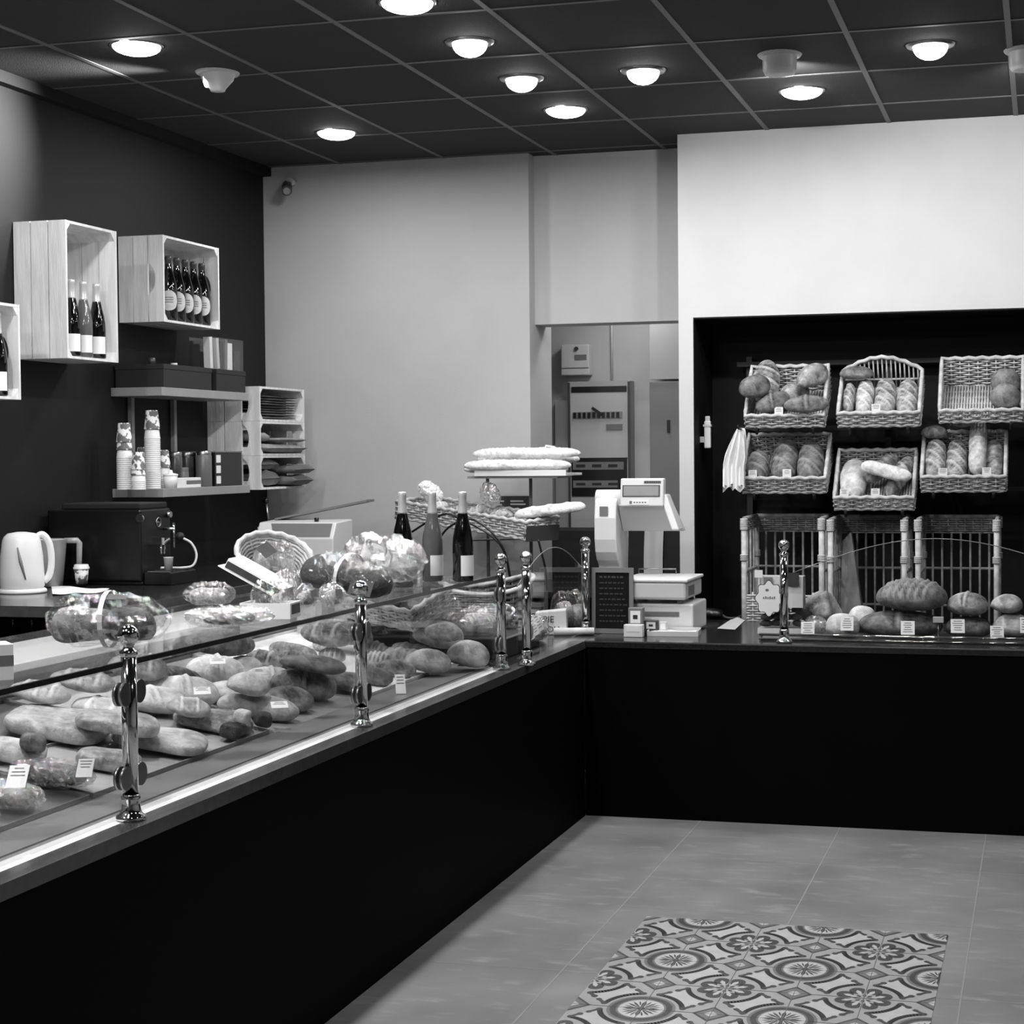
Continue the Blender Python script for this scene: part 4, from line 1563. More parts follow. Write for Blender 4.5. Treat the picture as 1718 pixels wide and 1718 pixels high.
# ---- three white crates of paper bags at the end of the shelves
CX0, CX1, CY0, CY1 = WALL_L + 0.001, -3.90, 8.785, 9.385
ZC = (1.425, 1.602, 1.781, 1.962)
for k, lb in enumerate(('bottom white crate of the stack of three beside the shelf, bundled bags in it',
                        'middle white crate of the stack of three beside the shelf, loose bags in it',
                        'top white crate of the stack of three beside the shelf, flat bags in it')):
    crate(lb, CX0, CX1, CY0, CY1, ZC[k] + 0.0005, ZC[k + 1] - 0.0005, name='bag_crate', group='white crates of paper bags')


def bag(label, x0, x1, y0, y1, z, h, sag=0.0, seed=0, mt='brownpaper', group='flat paper bags in the top crate', rz=0.0):
    """a folded paper bag: thin pillow with a crimped open edge"""
    b = MB()
    cx, cy = (x0 + x1) / 2, (y0 + y1) / 2

    def fn(u, v):
        s, a = u * 2 - 1, 2 * PI * v
        ca, sa = math.cos(a), math.sin(a)
        yy = math.copysign(abs(ca) ** 0.35, ca)
        n = mnoise.noise(Vector((s * 2, yy * 3, seed * 4.7)))
        prof = 1.0 if abs(s) < 0.9 else max(0.05, (1 - abs(s)) / 0.1)
        zz = h / 2 + h / 2 * sa * prof * (0.8 + 0.4 * n) - sag * max(0, s) ** 2 + h * 0.15 * n * prof
        return Vector((cx + s * (x1 - x0) / 2, cy + yy * (y1 - y0) / 2 * (0.97 + 0.03 * n), z + max(zz, -abs(sag))))
    b.grid(fn, 14, 16, cv=True, smooth=False)
    return tag(b.build('paper_bag', mt), label, 'paper bag', group)


z = ZC[2] + 0.0165
M['bag2'] = mat('mid_brown_paper', 112, 0.8, s2=92, nscale=14, bump=0.2, bscale=20)
nm = ('bottom', 'second', 'third', 'fourth', 'fifth', 'sixth', 'seventh', 'eighth', 'topmost')
for k in range(9):
    h = 0.0125
    bag(('%s flat paper bag of the pile in the top crate' % nm[k]) if k in (0, 8) else ('flat paper bag, %s from below in the top crate pile' % nm[k]),
        CX0 + 0.03, CX1 - rnd(0.005, 0.02), CY0 + 0.03, CY1 - rnd(0.05, 0.09), z, h, seed=k, mt='bag2' if k % 3 else 'brownpaper')
    z += h + 0.001
z = ZC[1] + 0.013
bag('thick paper bag at the bottom of the middle crate, its mouth hanging out', CX0 + 0.03, CX1 + 0.03, CY0 + 0.03, CY1 - 0.03, z, 0.05, seed=21, group='loose bags in the middle crate')
bag('paper bag lying over the other loose bags in the middle crate', CX0 + 0.05, CX1 + 0.025, CY0 + 0.12, CY1 - 0.025, z + 0.053, 0.035, seed=25, group='loose bags in the middle crate')
b = MB()
b.tube([(CX0 + 0.05, CY0 + 0.06, z + 0.088), (CX1 - 0.06, CY0 + 0.062, z + 0.086), (CX1 - 0.012, CY0 + 0.08, z + 0.084), (CX1 + 0.005, CY0 + 0.10, z + 0.08)],
       [0.018, 0.024, 0.023, 0.012], n=14)
tag(b.build('rolled_paper_bag', 'brownpaper'), 'rolled paper bag on the left in the middle crate', 'paper bag')
z = ZC[0] + 0.013
M['bag3'] = mat('wrapped_brown_bundle', 122, 0.6, s2=96, nscale=9, bump=0.3, bscale=14)
for k, (y0, y1, zz, hh, dx, lb) in enumerate(((CY0 + 0.03, CY0 + 0.30, z, 0.085, 0.0, 'lower left bag bundle in the bottom crate'),
                                              (CY0 + 0.04, CY0 + 0.31, z + 0.088, 0.055, -0.01, 'upper left bag bundle in the bottom crate'),
                                              (CY0 + 0.315, CY1 - 0.03, z, 0.06, 0.075, 'lower right bag bundle sticking out of the bottom crate'),
                                              (CY0 + 0.315, CY1 - 0.03, z + 0.063, 0.05, 0.085, 'upper right bag bundle sticking out of the bottom crate'))):
    bag(lb, CX0 + 0.03, CX1 + dx - 0.01, y0, y1, zz, hh, sag=0.0, seed=31 + k, mt='bag3', group='bag bundles in the bottom crate')

# ------------------------------------------------------------------ dark worktop along the left wall
WZ = 1.05
t = thing('wall_worktop', 'dark polished worktop along the black wall, coffee machine on it', 'worktop', (-3.7, 7.8, 0))
b = MB()
b.bx(WALL_L + 0.001, -3.28, 6.05, 9.3, WZ - 0.042, WZ)
b.build('slab', 'granite', t, bevel=0.003)
b = MB()
b.bx(-3.28, -3.277, 6.05, 9.3, WZ - 0.04, WZ - 0.002)
b.bx(WALL_L + 0.001, -3.28, 6.046, 6.05, WZ - 0.04, WZ - 0.002)
b.build('edge_band', 'edge', t)
for y0, y1 in ((7.2, 8.3), (8.32, 9.28)):
    b = MB()
    b.bx(WALL_L + 0.001, -3.33, y0, y1, 0.0, WZ - 0.043)
    b.build('base_cabinet', 'blackmatt', t)

# kettle
p = P(14, 992, z=WZ)
kx, ky = -4.02, 6.66
t = thing('kettle', 'white plastic electric kettle at the left end of the worktop', 'kettle', (kx, ky, WZ))
b = MB()
b.lathe([(0, 0), (0.098, 0.0), (0.1, 0.006), (0.098, 0.014), (0.088, 0.02), (0, 0.02)], 28, (kx, ky, WZ))
b.build('power_base', 'white_plastic', t)
b = MB()
b.lathe([(0.086, 0.021), (0.09, 0.03), (0.09, 0.07), (0.086, 0.15), (0.077, 0.215), (0.07, 0.23), (0.055, 0.243), (0.02, 0.249), (0, 0.249)], 28, (kx, ky, WZ))
b.build('kettle_body', 'white_plastic', t)
hd = Vector((0.85, 0.5, 0)).normalized()
o = Vector((kx, ky, WZ))
b = MB()
b.tube(curve_pts([o + hd * 0.06 + Vector((0, 0, 0.228)), o + hd * 0.085 + Vector((0, 0, 0.236)), o + hd * 0.11 + Vector((0, 0, 0.2)), o + hd * 0.118 + Vector((0, 0, 0.13)),
                  o + hd * 0.108 + Vector((0, 0, 0.07)), o + hd * 0.086 + Vector((0, 0, 0.045))]), 0.014, n=12)
b.build('handle', 'white_plastic', t)
# dark water-level window
b = MB()
ax = Vector((0.35, -0.94, 0)).normalized()
sd = Vector((0.94, 0.35, 0))
b.tube([o + ax * 0.0862 + sd * 0.0 + Vector((0, 0, 0.19)), o + ax * 0.088 + sd * 0.012 + Vector((0, 0, 0.13)), o + ax * 0.087 + sd * 0.03 + Vector((0, 0, 0.06))],
       [0.003, 0.0075, 0.003], n=8)
b.build('level_window', 'midgrey', t)

# measuring jug
jx, jy = -4.1, 7.0
t = thing('measuring_jug', 'frosted plastic jug with a square handle beside the kettle', 'jug', (jx, jy, WZ))
b = MB()
b.lathe([(0, 0.001), (0.058, 0.001), (0.062, 0.006), (0.082, 0.2), (0.085, 0.204), (0.081, 0.2), (0.059, 0.008), (0, 0.008)], 28, (jx, jy, WZ))
b.build('jug_body', 'jug', t)
b = MB()
hd = Vector((0.9, 0.42, 0)).normalized()
o = Vector((jx, jy, WZ))
b.tube([o + hd * 0.07 + Vector((0, 0, 0.196)), o + hd * 0.125 + Vector((0, 0, 0.196)), o + hd * 0.134 + Vector((0, 0, 0.185)), o + hd * 0.130 + Vector((0, 0, 0.05))],
       [0.012, 0.013, 0.013, 0.011], n=10)
b.build('handle', 'jug', t)
b = MB()
sp = Vector((-0.9, -0.42, 0))
b.hexa([o + sp * 0.07 + Vector((0.02, -0.04, 0.17)), o + sp * 0.09 + Vector((0, 0, 0.185)), o + sp * 0.088 + Vector((0, 0, 0.186)), o + sp * 0.07 + Vector((-0.02, 0.04, 0.17))],
       [o + sp * 0.078 + Vector((0.02, -0.04, 0.202)), o + sp * 0.115 + Vector((0, 0, 0.205)), o + sp * 0.113 + Vector((0, 0, 0.206)), o + sp * 0.078 + Vector((-0.02, 0.04, 0.202))])
b.build('spout', 'jug', t)

# white paper sheet and the takeaway cup on it
b = MB()
corners = [P(86, 984, z=WZ), P(184, 991, z=WZ), P(166, 996, z=WZ), P(88, 999, z=WZ)]


def sheet(u, v):
    a = corners[0].lerp(corners[1], u)
    c = corners[3].lerp(corners[2], u)
    q = a.lerp(c, v)
    return q + Vector((0, 0, 0.003 + 0.004 * math.sin(5 * u + 2 * v) ** 2 + 0.012 * max(0, u - 0.75) * (1 - v)))


b.grid(sheet, 24, 8)
tag(b.build('paper_sheet', 'paper'), 'white paper sheet lying under the takeaway cup on the dark worktop', 'paper')
p = P(137, 982, z=WZ + 0.006)
t = thing('takeaway_cup', 'printed takeaway cup with white lid in front of the coffee machine', 'paper cup', (p.x, p.y, WZ + 0.012))
o = Vector((p.x, p.y, WZ + 0.012))
b = MB()
b.lathe([(0, 0), (0.024, 0), (0.031, 0.066), (0, 0.066)], 24, o)
b.build('cup_body', 'print', t)
b = MB()
b.lathe([(0.034, 0.064), (0.0345, 0.072), (0.031, 0.074), (0.0305, 0.082), (0.026, 0.084), (0, 0.080)], 24, o)
b.build('cup_lid', 'white_plastic', t)

# coffee machine: near face towards the camera, taps on the +x front
mx0, mx1, my0, my1 = -4.17, -3.72, 7.12, 7.40
t = thing('coffee_machine', 'black coffee machine with chrome knobs and milk hose on the dark worktop', 'coffee machine', (-3.95, 7.26, WZ))
b = MB()
b.bx(mx0, mx1, my0, my1, WZ + 0.015, WZ + 0.325)
b.build('machine_body', 'black', t, bevel=0.008)
b = MB()
b.bx(mx0 + 0.06, mx1 - 0.01, my0 + 0.02, my1 - 0.01, WZ + 0.325, WZ + 0.352)
b.build('top_cover', 'blackmatt', t, bevel=0.006)
b = MB()
b.bx(mx1, mx1 + 0.13, my0 + 0.02, my1 - 0.02, WZ + 0.001, WZ + 0.055)
b.bx(mx0, mx1, my0 + 0.01, my1 - 0.01, WZ + 0.001, WZ + 0.015)
b.build('drip_tray', 'black', t, bevel=0.004)
b = MB()
for k in range(7):
    y = my0 + 0.035 + 0.035 * k
    b.bx(mx1 + 0.01, mx1 + 0.12, y, y + 0.008, WZ + 0.0555, WZ + 0.059)
b.build('tray_grille', 'steel', t)
p = P(236, 869, y=my0)
b = MB()
b.cyl((p.x, my0, p.z), (p.x, my0 - 0.012, p.z), 0.0175, n=24)
b.build('control_knob', 'chrome', t)
p = P(284, 863, x=mx1 + 0.012)
b = MB()
b.cyl((mx1, p.y, p.z), (mx1 + 0.02, p.y, p.z), 0.014, n=20)
b.build('control_knob', 'chrome', t)
p = P(266, 876, x=mx1 + 0.002)
b = MB()
b.tube([(mx1 + 0.002, p.y + 0.02 * math.cos(a * PI / 12 * 2), p.z + 0.02 * math.sin(a * PI / 12 * 2)) for a in range(12)], 0.003, n=6, closed=True)
b.tube([(mx1 + 0.002, p.y - 0.02, p.z), (mx1 + 0.002, p.y + 0.02, p.z)], 0.002, n=6)
b.build('round_badge', 'steel', t)
b = MB()
yy = my0 + 0.13
b.bx(mx1, mx1 + 0.06, yy - 0.03, yy + 0.03, WZ + 0.17, WZ + 0.2)
b.cyl((mx1 + 0.035, yy - 0.015, WZ + 0.17), (mx1 + 0.035, yy - 0.015, WZ + 0.13), 0.006, n=10)
b.cyl((mx1 + 0.035, yy + 0.015, WZ + 0.17), (mx1 + 0.035, yy + 0.015, WZ + 0.13), 0.006, n=10)
b.build('coffee_spout', 'chrome', t)
b = MB()
yy = my0 + 0.21
b.tube([(mx1, yy, WZ + 0.235), (mx1 + 0.05, yy, WZ + 0.235)], 0.006, n=10)
b.tube([(mx1 + 0.05, yy, WZ + 0.26), (mx1 + 0.05, yy, WZ + 0.15)], 0.005, n=10)
b.tube([(mx1 + 0.02, yy, WZ + 0.235), (mx1 + 0.02, yy + 0.03, WZ + 0.235)], 0.008, n=10)
b.build('steam_tap', 'chrome', t)
b = MB()
b.ball((mx1 + 0.075, yy + 0.01, WZ + 0.2), 0.02, 14, 10)
b.build('tap_handle', 'rubber', t)
b = MB()
b.tube(curve_pts([(mx1 + 0.085, yy + 0.01, WZ + 0.195), (mx1 + 0.125, yy + 0.02, WZ + 0.17), (mx1 + 0.148, yy + 0.02, WZ + 0.12), (mx1 + 0.14, yy, WZ + 0.075), (mx1 + 0.105, yy - 0.03, WZ + 0.066),
        (mx1 + 0.06, yy - 0.06, WZ + 0.067), (mx1 + 0.03, yy - 0.09, WZ + 0.068)]), 0.0055, n=8)
b.build('milk_hose', 'offwhite', t)
b = MB()
o = (mx1 + 0.085, yy - 0.125, WZ + 0.0605)
b.lathe([(0, 0), (0.017, 0), (0.021, 0.055), (0.0225, 0.057), (0.02, 0.056), (0.016, 0.003), (0, 0.003)], 20, o)
o2 = b.build('milk_cup', 'offwhite')
tag(o2, 'small pale cup standing on the drip tray of the coffee machine', 'cup')

# bread slicer: white body, grey panel, lever with ball, slanted dark guard
p0, p1 = P(455, 946, z=WZ), P(566, 940, z=WZ)
sxa, sxb, sya, syb = -3.93, -3.50, 8.78, 9.06
t = thing('bread_slicer', 'white bread slicer with dark sloping panel and black ball lever', 'bread slicer', (-3.7, 8.9, WZ))
b = MB()
b.prism([(sya, 0.02), (syb, 0.02), (syb, 0.215), (sya + 0.05, 0.205), (sya, 0.125)], lambda u, v, s: Vector((s, u, WZ + v)), sxa, sxb)
b.build('slicer_body', 'white_plastic', t, bevel=0.006)
b = MB()
n = Vector((0, -0.085, 0.05)).normalized() * 0.002
pa = [Vector((sxa + 0.10, sya + 0.004, WZ + 0.132)), Vector((sxb - 0.02, sya + 0.004, WZ + 0.132)), Vector((sxb - 0.02, sya + 0.046, WZ + 0.199)), Vector((sxa + 0.07, sya + 0.046, WZ + 0.199))]
b.hexa([q + n * 0.1 for q in pa], [q + n for q in pa])
b.build('sloping_panel', 'midgrey', t)
b = MB()
b.bx(sxa + 0.02, sxb - 0.02, sya + 0.01, syb - 0.01, WZ + 0.0005, WZ + 0.02)
b.build('slicer_foot', 'blackmatt', t)
b = MB()
b.tube([(sxa - 0.02, syb - 0.06, WZ + 0.18), (sxa - 0.03, syb - 0.07, WZ + 0.30)], 0.007, n=10)
b.build('lever', 'steel', t)
b = MB()
b.ball((sxa - 0.031, syb - 0.071, WZ + 0.315), 0.018, 16, 12)
b.build('lever_ball', 'black', t)
b = MB()
b.bx(sxa - 0.035, sxa + 0.0, sya + 0.1, syb - 0.03, WZ + 0.02, WZ + 0.18)
b.build('side_bracket', 'offwhite', t, bevel=0.004)
b = MB()
q0, q1 = Vector((sxa + 0.03, syb - 0.1, WZ + 0.212)), Vector((sxb + 0.09, syb - 0.03, WZ + 0.305))
d = q1 - q0
b.hexa([q0, q1, q1 + Vector((0, 0.12, 0.0)), q0 + Vector((0, 0.12, 0.0))], [q0 + Vector((0, 0, 0.01)), q1 + Vector((0, 0, 0.012)), q1 + Vector((0, 0.12, 0.012)), q0 + Vector((0, 0.12, 0.01))])
b.build('slanted_guard', 'midgrey', t)
b = MB()
b.cyl((sxb - 0.13, sya + 0.1, WZ + 0.208), (sxb - 0.13, sya + 0.1, WZ + 0.228), 0.012, n=14)
b.build('locking_knob', 'black', t)

# dark crates of small bottles under the worktop end, seen left of the case
t = thing('drinks_cooler', 'low dark cooler standing under the near end of the worktop', 'cooler', (-3.8, 6.5, 0))
b = MB()
b.bx(-4.15, -3.3, 6.35, 7.05, 0.0, 0.80)
b.build('cooler_body', 'blackmatt', t, bevel=0.004)
for k in range(14):
    x = -3.42 - 0.085 * (k % 7)
    y = 6.44 + 0.12 * (k // 7)
    b = MB()
    b.lathe([(0, 0), (0.028, 0), (0.03, 0.01), (0.03, 0.09), (0.012, 0.13), (0.012, 0.155), (0.014, 0.156), (0.014, 0.168), (0, 0.17)], 14, (x, y, 0.8005))
    tag(b.build('small_drink_bottle', 'bottle_dark'), 'small dark bottle among the rows standing in the shade under the worktop', 'bottle', 'small bottles under the worktop')

# ------------------------------------------------------------------ things on the glass shelf of the case
GZ = 1.1325
p = Vector((-2.21, 4.05, 0))
t = gift_bag('cake_parcel', 'big clear cellophane parcel of dark cake on the glass shelf, nearest the viewer', 'gift parcel', T(p.x, p.y, GZ + 0.004, 0, 0, 0.22),
             0.30, 0.18, 0.135, 3, contents=(('cake', 0.9, 0.75, 0.8), ('choc', 0.7, 0.6, 0.75)), ribbon=True, film='film_clear',
             card=(0.035, -0.045, 0.125, 0.055, 0.032, 0.35, 0.0, 'card_dark'))
for k, (px, py, L, W, H, rz, seed, con, lb) in enumerate((
        (385, 1052, 0.24, 0.15, 0.06, 0.5, 11, (('cake', 0.6, 0.6, 0.7),), 'flat clear bag with a dark pastry before the white sweet tray'),
        (352, 1016, 0.16, 0.12, 0.075, 0.2, 14, (('crust_pale', 0.8, 0.8, 0.8),), 'clear bag of pale buns left of the flat clear bag on the glass shelf'))):
    p = P(px, py, z=GZ)
    gift_bag('pastry_bag', lb, 'pastry bag', T(p.x, p.y, GZ, 0, 0, rz), L, W, H, seed, contents=con)
# white tray of sweets with a dark end label
p = P(470, 1036, z=GZ)
t = thing('sweet_tray', 'white cardboard tray with a dark end label, filled with wrapped sweets', 'tray', (p.x, p.y, GZ))
b = MB()
b.M = T(p.x - 0.03, p.y, GZ, 0, 0, 0.12)
b.bx(-0.075, 0.075, -0.055, 0.055, 0, 0.003)
for a in ((-0.075, 0.075, -0.055, -0.052), (-0.075, 0.075, 0.052, 0.055), (-0.075, -0.072, -0.052, 0.052), (0.072, 0.075, -0.052, 0.052)):
    b.bx(a[0], a[1], a[2], a[3], 0.003, 0.045)
b.build('tray_body', 'paper', t)
b = MB()
b.M = T(p.x - 0.03, p.y, GZ, 0, 0, 0.12)
b.bx(0.0752, 0.076, -0.04, 0.045, 0.012, 0.04)
b.build('end_label', 'card_dark', t)
tray_m = T(p.x - 0.03, p.y, GZ + 0.004, 0, 0, 0.12)
gift_bag('sweet_bag', 'shiny bag of dark sweets heaped in the white cardboard tray', 'sweets', tray_m @ T(0.0, 0, 0.001), 0.115, 0.08, 0.105, 17,
         contents=(('choc', 0.7, 0.7, 0.6), ('glaze', 0.6, 0.6, 0.6)), film='film')
# flat white gift box with a dark side lying behind, and the wicker basket wrapped in film
p = P(395, 992, z=GZ)
t = thing('gift_box', 'slanting white gift box with a dark side leaning before the wrapped wicker basket', 'gift box', (p.x, p.y, GZ))
m = T(-2.36, 5.3, GZ + 0.0885, 0.0, 0.50, 0.15)
b = MB()
b.M = m
b.bx(-0.10, 0.10, -0.07, 0.09, -0.016, 0.018)
b.build('box_lid', 'paper', t, bevel=0.002)
b = MB()
b.M = m
b.bx(-0.098, 0.09, -0.0715, -0.0702, -0.012, 0.010)
b.build('dark_side', 'card_dark', t)
b = MB()
b.M = m
b.bx(-0.118, 0.10, -0.075, 0.06, -0.019, -0.0165)
b.build('white_flap', 'paper', t)
# round wicker basket tipped up, holding a cellophane gift
bm = T(-2.46, 5.62, GZ + 0.07, 0.75, 0.25, 0.3)
t = thing('wicker_gift_basket', 'oval wicker basket tipped towards the viewer, full of cellophane-wrapped sweets', 'basket', (-2.46, 5.62, GZ))
b = MB()
b.M = bm
for k in range(9):
    f = k / 8
    R = 0.075 + 0.045 * f
    rope(b, [(R * math.cos(a * PI / 15), R * 0.75 * math.sin(a * PI / 15), 0.1 * f) for a in range(30)], 0.006, closed=True, n=5, pitch=0.02)
for k in range(20):
    a = k * PI / 10
    b.tube([(0.075 * math.cos(a), 0.056 * math.sin(a), 0), (0.12 * math.cos(a), 0.09 * math.sin(a), 0.1)], 0.004, n=5)
b.build('woven_wall', 'wicker', t)
b = MB()
b.M = bm
rope(b, [(0.125 * math.cos(a * PI / 18), 0.094 * math.sin(a * PI / 18), 0.105) for a in range(36)], 0.0095, closed=True, n=7, pitch=0.02)
b.build('braided_rim', 'wicker', t)
b = MB()
b.M = bm
b.lathe([(0, 0.0), (0.075, 0.0), (0.075, 0.006), (0, 0.006)], 24, sy=0.75)
b.build('base', 'wicker', t)
gift_bag('wrapped_sweets', 'glittering cellophane bag with a dark diamond label in the tipped wicker basket', 'gift parcel', bm @ T(0.0, 0.0, 0.02, 0, 0, 0.2),
         0.135, 0.10, 0.135, 23, contents=(('flour', 0.7, 0.7, 0.7), ('glaze', 0.6, 0.6, 0.6)), film='film_milky',
         card=(-0.03, -0.03, 0.138, 0.05, 0.05, 0.1, 0.78, 'card_dark'))
for k, (px, py, L, W, H, rz, seed, con, film, lb) in enumerate((
        (484, 1013, 0.085, 0.08, 0.115, 0.4, 29, (('flour', 0.7, 0.7, 0.7),), 'film_milky', 'bright crinkled cellophane bag behind the white cardboard tray'),
        (513, 1020, 0.085, 0.06, 0.075, 1.2, 31, (('glaze', 0.7, 0.7, 0.7),), 'film', 'small clear bag with a little dark label, left of the second chrome post'),
        (558, 1018, 0.09, 0.06, 0.075, 1.0, 37, (('crust_pale', 0.7, 0.7, 0.7),), 'film_milky', 'small milky bag with a little dark label, beside the second chrome post'))):
    p = P(px, py, z=GZ)
    gift_bag('sweet_bag', lb, 'sweets', T(p.x, p.y, GZ, 0, 0, rz), L, W, H, seed, contents=con, film=film, tie=k > 0,
             card=None if k == 0 else (0.0, -W / 2 - 0.004, H * 0.62, 0.026, 0.022, 1.45, 0, 'inkgrey'))
# big dark parcel and bright parcel behind the second post
p = P(598, 1012, z=GZ)
gift_bag('dark_parcel', 'large dark cellophane parcel tied with a pale ribbon behind the second chrome post', 'gift parcel',
         T(p.x - 0.05, p.y + 0.03, GZ + 0.022, 0.0, 0.16, -0.15), 0.29, 0.18, 0.135, 41, contents=(('choc', 1.15, 0.9, 0.9), ('choc', 1.1, 0.9, 0.9)), ribbon=True, film='film_clear',
         card=(0.10, -0.085, 0.05, 0.08, 0.05, 1.2, 0.0, 'card_dark'))
p = P(640, 985, z=GZ)
gift_bag('sweets_parcel', 'bright crinkled cellophane parcel heaped behind the large dark one', 'gift parcel', T(p.x - 0.05, p.y + 0.14, GZ + 0.014, 0, 0.12, -0.15),
         0.33, 0.19, 0.17, 43, contents=(('flour', 0.85, 0.75, 0.8), ('glaze', 0.7, 0.7, 0.7)), film='film_milky')
# three bottles standing on the shelf
for px, Y, kd, lb in ((676, 6.44, 'dark', 'dark wine bottle on the glass shelf, leftmost of the standing three'),
                      (726, 6.44, 'rose', 'pale wine bottle on the glass shelf, middle of the standing three'),
                      (777, 6.44, 'black', 'dark wine bottle on the glass shelf, rightmost of the standing three')):
    p = P(px, 960, y=Y)
    bottle(kd, lb, 'wine bottles on the glass shelf', T(p.x, Y, GZ, 0, 0, 1.25 if px > 700 else 1.6))
# striped card leaning at the left end of the shelf
p = P(2, 1130, z=GZ)
t = thing('striped_card', 'folded card with a grey stripe at the left end of the glass shelf', 'card', (p.x, p.y, GZ))
b = MB()
c = Vector((-2.155, 3.42, GZ + 0.0005))
b.M = Matrix.Translation(c) @ Euler((0, 0, 0.75)).to_matrix().to_4x4()
b.bx(-0.08, 0.05, -0.04, 0.04, 0, 0.075)
b.build('card_body', 'paper', t)
b = MB()
b.M = Matrix.Translation(c) @ Euler((0, 0, 0.75)).to_matrix().to_4x4()
b.bx(-0.08, 0.0503, -0.0405, -0.04, 0.03, 0.052)
b.bx(0.05, 0.0505, -0.0405, 0.04, 0.03, 0.052)
b.build('grey_stripe', 'inkgrey', t)

# ------------------------------------------------------------------ pastry display on the deck
DZ = HC - 0.0078


TA = math.atan(TILT)


def on_deck(px, py, off=0.0):
    """where a sight line meets the sloping deck (raised by off)"""
    d = RT * ((px - 859) / CF) + DN * ((py - 859) / CF) + FW
    t = (DZ + off + TILT * (-2.215 - EYE.x) - EYE.z) / (d.z + TILT * d.x)
    q = EYE + d * t
    q.z -= off
    return q


def deck_m(p, rz, up=0.0):
    return Matrix.Translation(p) @ Euler((0, TA, 0)).to_matrix().to_4x4() @ Euler((0, 0, rz)).to_matrix().to_4x4() @ T(0, 0, up)


def tray(x0, x1, y0, y1, label, mt='paper', h=0.012, group='trays in the pastry display'):
    m = deck_m(Vector((x1, y0, DZ + TILT * (-2.215 - x1))), 0, 0.0004)
    w, d = (x1 - x0) / math.cos(TA), y1 - y0
    b = MB()
    b.M = m
    b.bx(-w, 0, 0, d, 0, 0.003)
    for a in ((-w, 0, 0, 0.003), (-w, 0, d - 0.003, d), (-w, -w + 0.003, 0.003, d - 0.003), (-0.003, 0, 0.003, d - 0.003)):
        b.bx(a[0], a[1], a[2], a[3], 0.003, h)
    return tag(b.build('display_tray', mt), label, 'tray', group)


M['tray_board'] = mat('grey_tray_board', 168, 0.6, s2=150, nscale=8)
M['tray_metal'] = mat('dull_metal_tray', 150, 0.35, metal=0.8)
tray(-2.55, -2.23, 3.2, 3.98, 'metal tray under the wrapped slices at the front left of the display', 'tray_metal')
tray(-2.9, -2.56, 3.3, 4.68, 'metal tray under the sheet cake at the left rear of the display', 'tray_metal')
tray(-2.55, -2.23, 4.0, 5.06, 'pale tray under the tarts behind the nearest chrome post', 'tray_board')
tray(-2.9, -2.56, 4.7, 5.9, 'pale tray under the floured loaves, left of the second post', 'tray_board')
tray(-2.9, -2.23, 5.92, 6.9, 'white tray under the croissants, behind the second post')


def pastry(px, py, kind, L, W, H, rz, label, name, cat, group=None, tone=0.45, **kw):
    L, W, H = L * 0.86, W * 1.15, H * 1.55
    p = on_deck(px, py, H * 0.45)
    p.x = min(p.x, -2.23 - 0.5 * (abs(L * math.cos(rz)) + abs(W * math.sin(rz))) * 0.8)
    p.z = DZ + TILT * (-2.215 - p.x)
    if cat in ('cake', 'tart'):
        kw['boxy'] = 0.55
        L, W = L * 1.1, W * 0.95
    return loaf(name, label, cat, kind, deck_m(p, rz, 0.0045), L, W, H, group=group, tone=tone, **kw)


